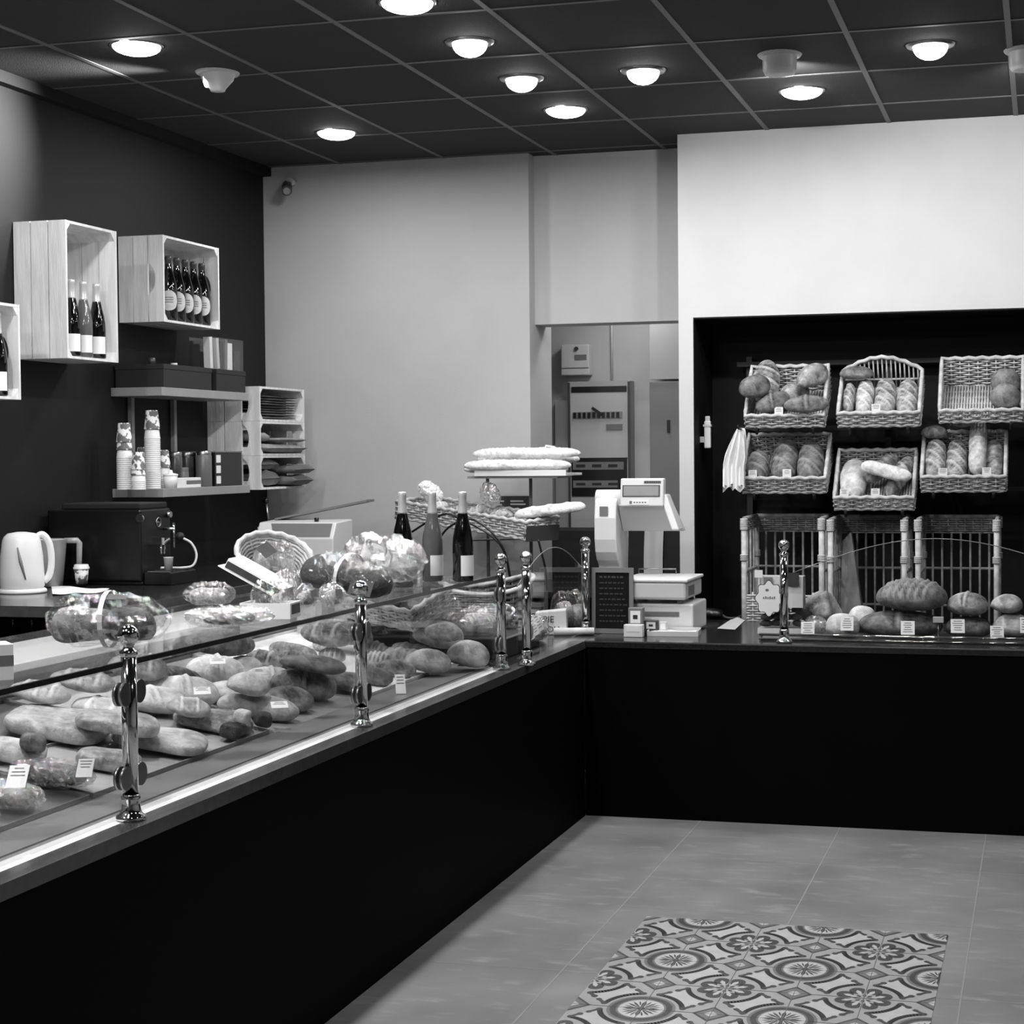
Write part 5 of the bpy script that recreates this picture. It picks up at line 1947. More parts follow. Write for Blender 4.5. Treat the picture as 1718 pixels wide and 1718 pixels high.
random.seed(3)
PS = (
    # px, py, material, L, W, H, rz, label, name, category, extra
    (95, 1222, 'glaze', 0.30, 0.24, 0.035, 0.3, 'broad glazed sheet cake on the leftmost metal tray', 'sheet_cake', 'cake', dict(ends=6, lump=0.08, tone=0.55, flour=0.2)),
    (190, 1250, 'glaze', 0.24, 0.13, 0.03, 0.5, 'long glazed slice just left of the nearest chrome post', 'sheet_cake', 'cake', dict(ends=6, lump=0.1, tone=0.6)),
    (20, 1268, 'crust_pale', 0.17, 0.12, 0.03, 0.2, 'pale cut tart at the left edge of the photo', 'tart', 'tart', dict(ends=5, lump=0.1, tone=0.6)),
    (48, 1282, 'crust_dark', 0.07, 0.06, 0.028, 0.6, 'dark slice lying beside the pale cut tart', 'tart_slice', 'tart', dict(ends=5, lump=0.1)),
    (172, 1197, 'flour', 0.22, 0.12, 0.045, 0.4, 'flat floured loaf just left of the nearest chrome post', 'flat_loaf', 'bread', dict(lump=0.15, ends=3, tone=0.5, scores=2)),
    (250, 1180, 'flour', 0.25, 0.13, 0.05, 0.9, 'floured loaf peeping out right of the nearest chrome post', 'floured_loaf', 'bread', dict(lump=0.1, ends=3, tone=0.6, scores=1, slant=0.2)),
    (305, 1166, 'flour', 0.25, 0.12, 0.06, 0.75, 'big floured loaf with a price card, front of the pale loaves', 'floured_loaf', 'bread', dict(lump=0.08, ends=2.4, tone=0.6, scores=1, slant=0.2)),
    (358, 1126, 'flour', 0.24, 0.10, 0.065, 0.85, 'plump floured loaf with a price card, rearmost of the pale loaves', 'floured_loaf', 'bread', dict(lump=0.06, ends=2.2, tone=0.6, scores=1, slant=0.1)),
    (385, 1162, 'flour', 0.20, 0.10, 0.05, 0.9, 'floured loaf in the middle of the pale loaves', 'floured_loaf', 'bread', dict(lump=0.1, ends=2.6, tone=0.55)),
    (436, 1137, 'flour', 0.20, 0.09, 0.055, 0.9, 'floured loaf with a price card at the right end of the pale loaves', 'floured_loaf', 'bread', dict(lump=0.08, ends=2.6, tone=0.55, scores=1)),
    (352, 1212, 'glaze', 0.25, 0.16, 0.03, 0.35, 'dark studded pizza tart in front of the pale loaves', 'pizza_tart', 'tart', dict(ends=5, lump=0.2, tone=0.28)),
    (268, 1250, 'crust_pale', 0.28, 0.18, 0.025, 0.35, 'thin pale tart right of the nearest chrome post', 'thin_tart', 'tart', dict(ends=6, lump=0.12, tone=0.5)),
    (395, 1236, 'choc', 0.07, 0.06, 0.03, 0.2, 'small dark cake left of two at the front of the tart tray', 'small_cake', 'cake', dict(ends=4)),
    (440, 1215, 'choc', 0.06, 0.055, 0.03, 0.5, 'small dark cake right of two at the front of the tart tray', 'small_cake', 'cake', dict(ends=4)),
    (420, 1238, 'crust_pale', 0.05, 0.05, 0.025, 0.1, 'small pale square cake between the two small dark cakes', 'small_cake', 'cake', dict(ends=6, tone=0.8)),
    (505, 1146, 'crust', 0.27, 0.10, 0.07, 0.75, 'big mid-grey loaf behind the seeded loaf, left of the second post', 'crusty_loaf', 'bread', dict(lump=0.06, ends=2.3, tone=0.4, scores=1)),
    (440, 1188, 'crust', 0.30, 0.10, 0.05, 0.55, 'sugar-flecked seeded loaf in front of the big mid-grey loaf', 'seeded_loaf', 'bread', dict(lump=0.1, ends=3, tone=0.6, flour=0.4)),
    (545, 1172, 'crust_dark', 0.26, 0.12, 0.035, 0.6, 'flat dark loaf just left of the foot of the second post', 'flat_loaf', 'bread', dict(lump=0.1, ends=3, tone=0.5)),
    (222, 1160, 'crust', 0.22, 0.11, 0.055, 0.8, 'mid-grey loaf at the rear just right of the nearest chrome post', 'crusty_loaf', 'bread', dict(lump=0.08, tone=0.4, scores=2)),
    (130, 1186, 'glaze', 0.22, 0.13, 0.04, 0.6, 'glazed pastry at the rear left of the flat floured loaf', 'glazed_pastry', 'pastry', dict(lump=0.12, tone=0.5, scores=3)),
    (60, 1196, 'crust_pale', 0.20, 0.12, 0.04, 0.5, 'pale pastry at the rear above the broad sheet cake', 'glazed_pastry', 'pastry', dict(lump=0.12, tone=0.5, scores=3)),
    (310, 1214, 'crust_pale', 0.15, 0.11, 0.035, 0.7, 'pale pastry between the pizza tart and the front floured loaf', 'glazed_pastry', 'pastry', dict(lump=0.12, tone=0.45, scores=2)),
    (408, 1186, 'flour', 0.16, 0.09, 0.05, 0.8, 'floured roll in front of the middle floured loaf', 'floured_roll', 'bread', dict(lump=0.1, tone=0.5)),
    (480, 1172, 'crust', 0.20, 0.10, 0.055, 0.7, 'mid-grey loaf between the seeded loaf and the big mid-grey loaf', 'crusty_loaf', 'bread', dict(lump=0.08, tone=0.35)),
    (408, 1118, 'flour', 0.15, 0.08, 0.05, 0.5, 'floured roll behind the plump floured loaf', 'floured_roll', 'bread', dict(lump=0.1, tone=0.55)),
    (180, 1280, 'glaze', 0.18, 0.10, 0.03, 0.4, 'thin glazed slice left of the foot of the nearest post', 'sheet_cake', 'cake', dict(ends=6, lump=0.1, tone=0.45)),
    (585, 1150, 'crust_dark', 0.20, 0.10, 0.04, 0.6, 'flat dark loaf hidden behind the foot of the second post', 'flat_loaf', 'bread', dict(lump=0.1, ends=3, tone=0.5)),
    (440, 1108, 'crust', 0.16, 0.06, 0.05, 0.3, 'mid-grey roll lying behind the pale loaves, left of two', 'crusty_roll', 'bread', dict(tone=0.35, scores=2)),
    (490, 1110, 'crust_dark', 0.16, 0.06, 0.05, 0.5, 'dark roll lying behind the pale loaves, right of two', 'crusty_roll', 'bread', dict(tone=0.45, scores=2)),
    (490, 1093, 'crust', 0.22, 0.05, 0.04, 0.1, 'long mid-grey roll at the edge of the white tray', 'crusty_roll', 'bread', dict(tone=0.45, ends=3)),
    (540, 1083, 'glaze', 0.10, 0.045, 0.035, 0.2, 'little knotted pastry at the left of the white tray', 'croissant', 'pastry', dict(tone=0.55, scores=4, bend=0.02)),
    (556, 1100, 'glaze', 0.12, 0.05, 0.04, 0.5, 'glazed pastry in front of the little knotted pastry', 'croissant', 'pastry', dict(tone=0.6, scores=4, bend=0.02)),
    (622, 1088, 'crust_pale', 0.17, 0.055, 0.04, 0.2, 'pale pastry just right of the second post at the rear', 'croissant', 'pastry', dict(tone=0.5, scores=4)),
    (632, 1108, 'glaze', 0.13, 0.06, 0.045, 0.35, 'curled glazed pastry just right of the second post', 'croissant', 'pastry', dict(tone=0.5, scores=5, bend=0.03)),
    (690, 1098, 'crust_pale', 0.24, 0.055, 0.045, 0.25, 'pale half baguette at the rear of the white tray', 'half_baguette', 'bread', dict(ends=5, tone=0.55, scores=3)),
    (712, 1112, 'crust_pale', 0.26, 0.055, 0.045, 0.35, 'pale half baguette at the front of the white tray', 'half_baguette', 'bread', dict(ends=5, tone=0.6, scores=3)),
    (640, 1138, 'crust_dark', 0.16, 0.08, 0.045, 0.5, 'dark roll at the front of the white tray, left of two', 'dark_roll', 'bread', dict(tone=0.5)),
    (683, 1126, 'crust', 0.18, 0.07, 0.045, 0.6, 'dark-tipped roll at the front of the white tray, right of two', 'dark_roll', 'bread', dict(tone=0.3)),
)
DECK_GOODS = []
for (px, py, mt, L, W, H, rz, lb, nm, cat, kw) in PS:
    DECK_GOODS.append(pastry(px, py, mt, L, W, H, rz, lb, nm, cat, **kw))
for (px, py, up, mt, L, W, H, rz, lb, kw) in (
        (640, 1056, 0.0, 'crust', 0.24, 0.12, 0.10, 0.15, 'smooth mid-grey loaf at the back of the display, right of the second post', dict(tone=0.3)),
        (700, 1046, 0.0, 'crust', 0.20, 0.12, 0.10, 0.3, 'mid-grey loaf left of the tilted basket at the back of the display', dict(tone=0.36, scores=2))):
    p = on_deck(px, py, up + H * 0.45)
    p.y = min(p.y, 6.62 if px < 680 else 6.36)
    p.z = DZ + TILT * (-2.215 - p.x)
    DECK_GOODS.append(loaf('big_loaf', lb, 'bread', mt, deck_m(p, rz, 0.0045 + up), L, W, H, **kw))
for (x, y, up, mt, L, W, H, rz, lb, kw) in (
        (-2.27, 6.74, 0.0, 'crust_pale', 0.20, 0.15, 0.12, 0.4, 'round pale loaf left of two before the close pair of posts', dict(tone=0.45, lump=0.1)),
        (-2.13, 6.70, 0.004, 'crust_pale', 0.17, 0.14, 0.115, 0.7, 'round pale loaf right of two before the close pair of posts', dict(tone=0.55, lump=0.1)),
        (-2.22, 6.50, 0.0, 'crust_pale', 0.18, 0.13, 0.10, 0.6, 'pale flat loaf in front of the two round pale loaves', dict(tone=0.5, lump=0.1)),
        (-2.19, 6.60, 0.11, 'crust', 0.15, 0.10, 0.075, 0.2, 'mid-grey bun resting on the round pale loaves', dict(tone=0.4))):
    DECK_GOODS.append(loaf('big_loaf', lb, 'bread', mt, T(x, y, DZ + TILT * max(0, -2.215 - x) + 0.018 + up, 0, 0.1, rz), L, W, H, **kw))
for (px, py, L, lb) in ((280, 1142, 0.24, 'dark loaf under the glass shelf, left of two at the rear'), (362, 1106, 0.26, 'dark loaf under the glass shelf, right of two at the rear')):
    p = on_deck(px, py, 0.05)
    p.x = max(p.x, -2.82)
    p.z = DZ + TILT * (-2.215 - p.x)
    DECK_GOODS.append(loaf('dark_loaf', lb, 'bread', 'crust_dark', deck_m(p, 0.9, 0.004), L, 0.11, 0.10, tone=0.3))
WRAPPED = []
# wrapped slices at the front left
for px, py, L, W, H, rz, seed, lb in ((135, 1322, 0.20, 0.15, 0.06, 0.55, 51, 'glossy wrapped cake slice with a price card, right of three at the front left'),
                                      (50, 1352, 0.20, 0.15, 0.06, 0.55, 53, 'glossy wrapped cake slice with a price card, middle of three at the front left'),
                                      (-12, 1380, 0.18, 0.15, 0.06, 0.5, 57, 'glossy wrapped cake slice cut off by the left edge, left of three')):
    p = on_deck(px, py, 0.025)
    p.x = min(p.x, -2.33)
    p.z = DZ + TILT * (-2.215 - p.x)
    w_ = gift_bag('wrapped_slice', lb, 'wrapped cake', deck_m(p, rz, 0.004), L, W, H, seed, contents=(('cake', 0.8, 0.75, 0.85),), group='wrapped slices at the front left')
    WRAPPED.append(w_)
TRAYS = [o for o in bpy.data.objects if o.name.startswith('display_tray')] + list(dc.children)
settle(WRAPPED + DECK_GOODS, TRAYS, (TILT, 0, 1), (1, 0, -TILT))
# price cards lying on or leaning against the goods
for k, (px, py, z, tilt, rz, wd, hh, lb) in enumerate((
        (25, 1322, 0.08, -1.0, 0.35, 0.045, 0.075, 'price card on the middle wrapped slice at the front left'),
        (140, 1304, 0.068, -1.0, 0.35, 0.038, 0.065, 'price card on the right wrapped slice at the front left'),
        (206, 1218, 0.05, -0.5, 0.3, 0.04, 0.03, 'price card showing just left of the nearest chrome post'),
        (340, 1165, 0.086, -1.3, 0.5, 0.05, 0.055, 'price card on the front floured loaf'),
        (366, 1114, 0.094, -1.3, 0.5, 0.05, 0.05, 'price card on the rearmost floured loaf'),
        (436, 1132, 0.082, -1.3, 0.5, 0.045, 0.05, 'price card on the rightmost floured loaf'),
        (470, 1188, 0.076, -1.3, 0.5, 0.05, 0.05, 'price card on the seeded loaf'),
        (673, 1164, 0.022, -0.6, 0.45, 0.035, 0.075, 'tall price card leaning inside the front glass right of the second post'))):
    p = on_deck(px, py, z)
    price_tag(lb, T(p.x, p.y, p.z + z, tilt, 0, rz), wd, hh, clear=(k < 2), lines=3)
# cartons at the rear of the display
for px, w_, mt, lb in ((535, 0.09, 'offwhite', 'grey-white carton standing at the rear of the display, left of three'),
                       (557, 0.07, 'midgrey', 'dark grey carton standing at the rear of the display, middle of three'),
                       (578, 0.08, 'offwhite', 'pale carton beside the second post at the rear of the display, right of three')):
    p = P(px, 1062, x=-2.80)
    b = MB()
    b.bx(-2.88, -2.80, p.y - 0.035, p.y + 0.035, DZ + 0.121, DZ + 0.25)
    tag(b.build('carton', mt, bevel=0.002), lb, 'carton', 'cartons at the rear of the display')


# ------------------------------------------------------------------ tilted basket of dark buns at the right end of the display
m = T(-2.52, 6.70, HC + 0.09, 0.35, 0.0, 0.45)
m = T(-2.47, 6.66, DZ + 0.185, 0.32, 0.10, -0.40)
bb = basket('wicker tray basket tilted at the right end of the display, full of dark buns', m, w=0.36, d=0.24, hf=0.075, hb=0.085, material='wicker', name='bun_basket')
b = MB()
BUNS = []
b.bx(-2.56, -2.40, 6.82, 6.88, DZ + 0.075, DZ + 0.215)
tag(b.build('basket_rest', 'blackmatt'), 'dark block propping up the tilted basket of dark buns', 'block')
for k, (x, y, s) in enumerate(((-0.09, 0.06, 1), (0.02, 0.05, 1.05), (0.11, 0.07, 0.95), (-0.08, 0.16, 1.05), (0.03, 0.17, 1.1), (0.11, 0.18, 1), (-0.02, 0.11, 1.1), (0.07, 0.12, 1.0))):
    BUNS.append(loaf('dark_bun', 'dark bun in the tilted wicker basket, ' + ('front left', 'front middle', 'front right', 'rear left', 'rear middle', 'rear right', 'left of two on top', 'right of two on top')[k],
         'bread', 'choc', m @ T(x, y, 0.012 if k < 6 else 0.065, 0, 0, k * 0.7), 0.10 * s, 0.085 * s, 0.075 * s, group='dark buns in the tilted basket', seed=k, lump=0.12, tone=0.45))
settle(BUNS, [bb], m.col[2][:3], m.col[0][:3])
p = m @ Vector((0.03, 0.2, 0.13))
price_tag('pale price card stuck among the dark buns', T(p.x, p.y, p.z - 0.02, -0.4, 0, 0.3), 0.05, 0.035, clear=False, lines=2)

# ------------------------------------------------------------------ goods on the corner behind the close pair of posts
KZ = HC - 0.0005
t = thing('black_tray', 'black tray box on the counter corner behind the close pair of posts', 'tray', (-2.3, 7.25, KZ))
b = MB()
b.bx(-2.75, -2.09, 7.06, 7.62, KZ, KZ + 0.085)
b.build('tray_body', 'blackmatt', t, bevel=0.004)
b = MB()
b.bx(-2.09, -2.0885, 7.06, 7.62, KZ + 0.077, KZ + 0.084)
b.build('pale_edge', 'offwhite', t)
for k, (x, y, L, W, H, rz, seed, con, film, lb) in enumerate((
        (-2.22, 7.15, 0.20, 0.14, 0.12, 0.5, 61, (('glaze', 0.8, 0.8, 0.8),), 'film', 'glossy bag of pastries on the black tray, nearest the close pair of posts'),
        (-2.25, 7.45, 0.22, 0.16, 0.11, 0.4, 63, (('crust_dark', 0.8, 0.8, 0.8),), 'film', 'glossy bag of dark rolls on the black tray, right of the pastry bag'),
        (-2.48, 7.25, 0.22, 0.16, 0.15, 0.1, 67, (('choc', 0.8, 0.8, 0.8),), 'film', 'dark glossy bag at the back of the black tray'),
        (-2.50, 7.50, 0.18, 0.14, 0.14, 0.3, 71, (('cake', 0.8, 0.8, 0.8),), 'film', 'mid-grey glossy bag at the back right of the black tray'))):
    gift_bag('pastry_bag', lb, 'pastry bag', T(x, y, KZ + 0.0865, 0, 0, rz), L, W, H, seed, contents=con, film=film, group='bags on the black tray')
# oval wicker tray with a wavy pale rim behind
t = thing('wavy_wicker_tray', 'dark wicker tray with a wavy pale rim behind the glossy bags', 'basket', (-2.35, 8.05, KZ))
b = MB()
for k in range(9):
    f = k / 8
    pts = []
    for a in range(44):
        q = 2 * PI * a / 44
        r = 1 + 0.12 * f
        wob = 0.03 * f * math.sin(2 * q + 0.6)
        pts.append((-2.53 + 0.24 * r * math.cos(q), 8.1 + 0.24 * r * math.sin(q), KZ + 0.0145 + 0.205 * f + wob))
    rope(b, pts, 0.009, closed=True, n=5, pitch=0.05)
for k in range(22):
    q = 2 * PI * k / 22
    b.tube([(-2.53 + 0.24 * math.cos(q), 8.1 + 0.24 * math.sin(q), KZ + 0.005), (-2.53 + 0.27 * math.cos(q), 8.1 + 0.269 * math.sin(q), KZ + 0.21 + 0.03 * math.sin(2 * q + 0.6))], 0.006, n=5)
b.build('woven_wall', 'wicker_brown', t)
b = MB()
b.tube([(-2.53 + 0.272 * math.cos(2 * PI * a / 48), 8.1 + 0.272 * math.sin(2 * PI * a / 48), KZ + 0.228 + 0.032 * math.sin(4 * PI * a / 48 + 0.6)) for a in range(48)], 0.011, n=8, closed=True)
b.build('pale_rim', 'wicker', t)
b = MB()
b.lathe([(0, 0.002), (0.24, 0.002), (0.24, 0.008), (0, 0.008)], 32, (-2.53, 8.1, KZ), sy=0.89)
b.build('base', 'wicker_brown', t)
for k, (x, y, mt, lb) in enumerate(((-2.33, 7.78, 'glaze', 'glazed bun in front of the wavy wicker tray, left of two'), (-2.16, 7.80, 'crust_pale', 'pale bun in front of the wavy wicker tray, right of two'))):
    gift_bag('bun_bag', lb.replace('bun in', 'wrapped bun in'), 'pastry bag', T(x, y, KZ + 0.0005, 0, 0, 0.4 + k), 0.16, 0.12, 0.11, 81 + k, contents=((mt, 0.8, 0.8, 0.8),))
# three price cards on a stake
p = P(906, 1062, x=-2.055)
for k, (d, lb) in enumerate(((-0.075, 'left of the three slanting price cards on the black tray edge'), (0.0, 'middle of the three slanting price cards on the black tray edge'),
                             (0.075, 'right of the three slanting price cards on the black tray edge'))):
    price_tag(lb, T(-2.068, p.y + d, KZ + 0.045 + 0.012 * k, -0.15, -0.42, 1.0), 0.034, 0.075, clear=False, lines=5, group='slanting price cards at the black tray')
# white printed bag beside the corner post
bx, by = -2.175, 8.10
t = thing('printed_paper_bag', 'white paper bag with bold dark letters beside the corner post', 'paper bag', (bx, by, KZ))
b = MB()
b.M = T(bx, by, KZ, 0, 0, 0.15)
b.hexa([(-0.075, -0.035, 0.0), (0.085, -0.035, 0.0), (0.085, 0.035, 0.0), (-0.075, 0.035, 0.0)],
       [(-0.06, -0.03, 0.105), (0.08, -0.03, 0.115), (0.08, 0.02, 0.12), (-0.06, 0.02, 0.105)])
b.build('bag_body', 'paper', t, bevel=0.006)
mm = T(bx, by, KZ, 0, 0, 0.15)
lettering('bag_lettering', 'PIE', 0.042, mm @ T(0.0, -0.0362, 0.07, PI / 2 - 0.05), 'ink', t)
lettering('bag_lettering', 'OU', 0.038, mm @ T(0.022, -0.0372, 0.025, PI / 2 - 0.05), 'ink', t)
b = MB()
b.cyl((-2.14, 8.045, KZ + 0.0175), (-1.965, 8.10, KZ + 0.0175), 0.017, n=18)
tag(b.build('paper_roll', 'paper'), 'white paper roll lying at the foot of the corner post', 'paper roll')
gift_bag('pastry_bag', 'clear bag of pale rolls behind the printed white bag', 'pastry bag', T(-2.13, 8.31, KZ + 0.0015, 0, 0, 0.5), 0.18, 0.14, 0.19, 91,
         contents=(('crust_pale', 0.8, 0.8, 0.75), ('glaze', 0.7, 0.7, 0.7)))

# ------------------------------------------------------------------ store room behind the doorway
p0, p1 = P(953, 640, y=10.5), P(1057, 640, y=10.5)
t = thing('switchgear_cabinet', 'tall grey electrical cabinet with breakers, seen through the doorway', 'electrical cabinet', ((p0.x + p1.x) / 2, 10.56, 0))
x0, x1, zt = p0.x, p1.x, 2.02
b = MB()
b.bx(x0, x1, 10.5, 10.615, 0, zt)
b.build('cabinet_body', 'cabgrey' if 'cabgrey' in M else 'offwhite', t)
M['cabgrey'] = mat('cabinet_grey', 172, 0.5)
t.children[0].data.materials[0] = M['cabgrey']
b = MB()
for x in (x0, x1 - 0.012):
    b.bx(x, x + 0.012, 10.485, 10.5, 0, zt - 0.005)
b.build('side_rail', 'darkgrey', t)
W_ = x1 - x0
b = MB()
b.bx(x0 + 0.02, x1 - 0.02, 10.497, 10.5, zt - 0.065, zt - 0.03)
b.build('top_slot', 'black', t)


def pz(py):
    return P(1000, py, y=10.5).z


for za, zb, mt in ((zt - 0.068, pz(768), 'cabgrey'),):
    b = MB()
    b.bx(x0 + 0.014, x1 - 0.014, 10.492, 10.4995, zb, za)
    b.build('front_plate', mt, t)
b = MB()
b.bx(x0 + 0.03, x1 - 0.045, 10.486, 10.492, pz(702), pz(691))
b.build('breaker_row', 'midgrey', t)
b = MB()
for k in range(10):
    xx = x0 + 0.035 + (W_ - 0.085) * k / 10
    b.bx(xx, xx + W_ * 0.045, 10.479, 10.486, pz(701), pz(692))
b.build('breaker_switch', 'black', t)
b = MB()
b.box((x0 + W_ * 0.48, 10.474, pz(690)), (0.07, 0.012, 0.016), (0, 0.6, 0))
b.build('main_switch_lever', 'black', t)
b = MB()
b.bx(x0 + W_ * 0.62, x1 - 0.045, 10.486, 10.492, pz(722), pz(712))
b.build('breaker_row', 'inkgrey', t)
b = MB()
b.bx(x0 + 0.02, x1 - 0.02, 10.488, 10.4995, pz(832), pz(768))
b.build('dark_bay', 'black', t)
for k, (ya, yb, xa, xb) in enumerate(((775, 788, 0.08, 0.9), (806, 818, 0.08, 0.8))):
    b = MB()
    b.bx(x0 + W_ * xa, x0 + W_ * xb, 10.483, 10.488, pz(yb), pz(ya))
    o = b.build('module_strip', 'inkgrey', t)
    b = MB()
    for q in range(3):
        xx = x0 + W_ * (xa + 0.05 + 0.26 * q)
        b.bx(xx, xx + W_ * 0.15, 10.4815, 10.483, pz(yb - 4), pz(ya + 4))
    b.build('strip_print', 'ink', o)
p = P(966, 604, y=10.55)
t = thing('meter_box', 'small pale meter box on the store room wall above the cabinet', 'meter box', (p.x, 10.58, p.z - 0.09))
b = MB()
b.bx(p.x - 0.085, p.x + 0.085, 10.53, 10.618, p.z - 0.09, p.z + 0.09)
b.build('box_body', 'offwhite', t, bevel=0.006)
b = MB()
b.bx(p.x + 0.0, p.x + 0.07, 10.526, 10.53, p.z + 0.0, p.z + 0.03)
b.build('meter_window', 'inkgrey', t)
b = MB()
b.cyl((p.x + 0.01, 10.53, p.z + 0.065), (p.x + 0.01, 10.52, p.z + 0.065), 0.012, n=14)
b.build('dark_button', 'darkgrey', t)
b = MB()
b.bx(p.x - 0.084, p.x + 0.084, 10.5275, 10.53, p.z - 0.05, p.z - 0.045)
b.build('cover_seam', 'inkgrey', t)
p = P(1026, 580, y=10.6)
b = MB()
b.cyl((p.x, 10.605, 2.03), (p.x, 10.605, 2.6), 0.0075, n=10)
tag(b.build('cable_conduit', 'offwhite'), 'thin vertical cable conduit rising above the electrical cabinet', 'conduit')
p0 = P(932, 672, y=10.58)
b = MB()
b.bx(p0.x, x0 - 0.004, 10.56, 10.618, 0.4, p0.z)
tag(b.build('side_cabinet', 'cabgrey', bevel=0.003), 'narrow grey cabinet beside the tall electrical cabinet', 'cabinet')
# grey door leaf at the right of the store room
xa = P(1090, 700, y=10.45).x
b = MB()
b.bx(xa, -1.792, 10.45, 10.49, 0.0, P(1110, 640, y=10.45).z)
dr = struct(b.build('door_1', 'midgrey', bevel=0.004))
b = MB()
p = P(1122, 715, y=10.45)
b.bx(p.x - 0.008, p.x + 0.008, 10.435, 10.45, p.z - 0.035, p.z + 0.035)
b.build('door_handle', 'black', dr)
b = MB()
b.bx(xa, -1.792, 10.46, 10.5, P(1110, 636, y=10.45).z, 2.62)
struct(b.build('wall_storeroom_door', 'cabgrey'))
b = MB()
b.bx(-2.95, -1.9, 9.98, 10.35, 0.0, 1.17)
tag(b.build('low_cabinet', 'blackmatt', bevel=0.004), 'low black cabinet in the store room behind the scale', 'cabinet')
t = thing('hanging_cloth', 'pale cloth hanging over the low black cabinet behind the scale', 'cloth', (-2.1, 9.96, 0.6))
b = MB()
xa, xb = P(1082, 920, y=9.96).x, P(1114, 920, y=9.96).x
b.grid(lambda u, v: Vector((xa + (xb - xa) * (u - 0.08 * math.sin(PI * v)), 9.966 - 0.008 * math.sin(7 * u), 1.21 - 0.5 * v)), 14, 8)
b.build('cloth_sheet', 'offwhite', t)
b = MB()
b.tube([(xa + 0.02, 9.968, 1.20), (xa + 0.03, 10.1, 1.178), (xb - 0.03, 10.1, 1.178), (xb - 0.01, 9.968, 1.20)], 0.006, n=6)
b.build('cloth_strap', 'black', t)

# ------------------------------------------------------------------ baguette stand on the back cabinet
t = thing('back_cabinet', 'dark cabinet behind the counter corner carrying the baguette stand', 'cabinet', (-2.5, 9.1, 0))
b = MB()
b.bx(-2.78, -2.02, 8.98, 9.5, 0.0, 0.9)
b.build('cabinet_body', 'blackmatt', t)
b = MB()
b.bx(-2.80, -2.0, 8.64, 9.52, 0.9, 0.925)
b.build('cabinet_top', 'granite', t)

SZ = 0.9255
st = thing('baguette_stand', 'metal bread stand with curved dark legs and grey posts behind the bottles', 'bread stand', (-2.5, 9.1, SZ))
pa, pb = P(807, 830, y=9.15), P(880, 830, y=9.15)
for p in (pa, pb):
    b = MB()
    b.cyl((p.x, 9.27, SZ), (p.x, 9.27, 1.475), 0.009, n=10)
    b.build('post', 'shelf', st)
b = MB()
b.bx(pa.x - 0.06, pb.x + 0.08, 9.0, 9.3, SZ, SZ + 0.012)
b.build('base_plate', 'darkgrey', st)
b = MB()
b.bx(pa.x - 0.02, pb.x + 0.22, 8.98, 9.28, 1.475, 1.487)
b.build('top_shelf', 'shelf', st)
for (q0, q1, q2, q3, xf) in (((690, 893), (735, 866), (765, 867), (838, 912), 0.06), ((735, 905), (757, 882), (795, 872), (842, 915), 0.05), ((903, 905), (908, 925), (913, 945), (916, 962), 0.0)):
    b = MB()
    k = [P(*q, y=8.665) for q in (q0, q1, q2, q3)]
    k.append(Vector((k[-1].x + xf, 8.68, SZ + 0.004)))
    k = [k[0] - (k[1] - k[0])] + k + [k[-1] + (k[-1] - k[-2])]
    pts = []
    for i in range(1, len(k) - 2):
        for f in range(6):
            u = f / 6
            a_, b_, c_, d_ = k[i - 1], k[i], k[i + 1], k[i + 2]
            pts.append(0.5 * ((2 * b_) + (c_ - a_) * u + (2 * a_ - 5 * b_ + 4 * c_ - d_) * u * u + (3 * b_ - a_ - 3 * c_ + d_) * u ** 3))
    pts.append(k[-2])
    b.tube(pts, 0.0055, n=8)
    b.build('curved_leg', 'black', st)
b = MB()
pts = [P(790, 906, y=9.12), P(835, 908, y=9.12), P(905, 903, y=9.12)]
b.hexa([pts[0] + Vector((0, 0, -0.006)), pts[2] + Vector((0, 0, -0.006)), pts[2] + Vector((0, 0.2, -0.006)), pts[0] + Vector((0, 0.2, -0.006))],
       [pts[0], pts[2], pts[2] + Vector((0, 0.2, 0)), pts[0] + Vector((0, 0.2, 0))])
b.build('middle_shelf', 'shelf', st)
# top: white paper tray with baguettes
tz = 1.4875
xa, xb = P(790, 800, y=9.0).x, P(962, 800, y=9.0).x
t = thing('paper_bread_tray', 'white paper-lined tray on top of the bread stand', 'tray', ((xa + xb) / 2, 9.1, tz))
b = MB()
b.bx(xa + 0.03, xb - 0.03, 8.97, 9.3, tz, tz + 0.012)
b.bx(xa + 0.03, xb - 0.03, 8.965, 8.97, tz, tz + 0.03)
b.bx(xa + 0.03, xb - 0.12, 9.3, 9.305, tz, tz + 0.115)
b.build('tray_body', 'paper', t)
BAGS_ = []
ptray = t
for k, (y, z, dx, L, mt, lb) in enumerate(((8.99, 0.030, -0.02, 0.56, 'flour', 'front white baguette on top of the bread stand'),
                                          (9.06, 0.031, -0.05, 0.55, 'flour', 'second white baguette on top of the bread stand, left end showing'),
                                          (9.02, 0.066, 0.02, 0.57, 'flour', 'white baguette lying across the two front ones on the stand'),
                                          (9.12, 0.055, 0.0, 0.55, 'crust_pale', 'rear white baguette on top of the bread stand'))):
    BAGS_.append(loaf('baguette', lb, 'bread', mt, T((xa + xb) / 2 + dx, y, tz + z - 0.017, 0, 0, 0.06 - 0.02 * k), L, 0.075, 0.058, group='baguettes on top of the bread stand',
         ends=6, tone=0.75, scores=5, slant=1.0, score_w=0.04, seed=k))
settle([BAGS_[0], BAGS_[1], BAGS_[3], BAGS_[2]], [ptray], (0, 0, 1), (1, 0, 0))
p = P(921, 785, y=9.2)
t = thing('price_tag', 'white price card on a wire above the baguettes of the bread stand', 'price tag', (p.x, 9.2, tz))
b = MB()
b.M = T(p.x, 9.2, tz + 0.10, 0, 0.15, 0)
b.bx(-0.027, 0.027, -0.001, 0.001, 0, 0.055)
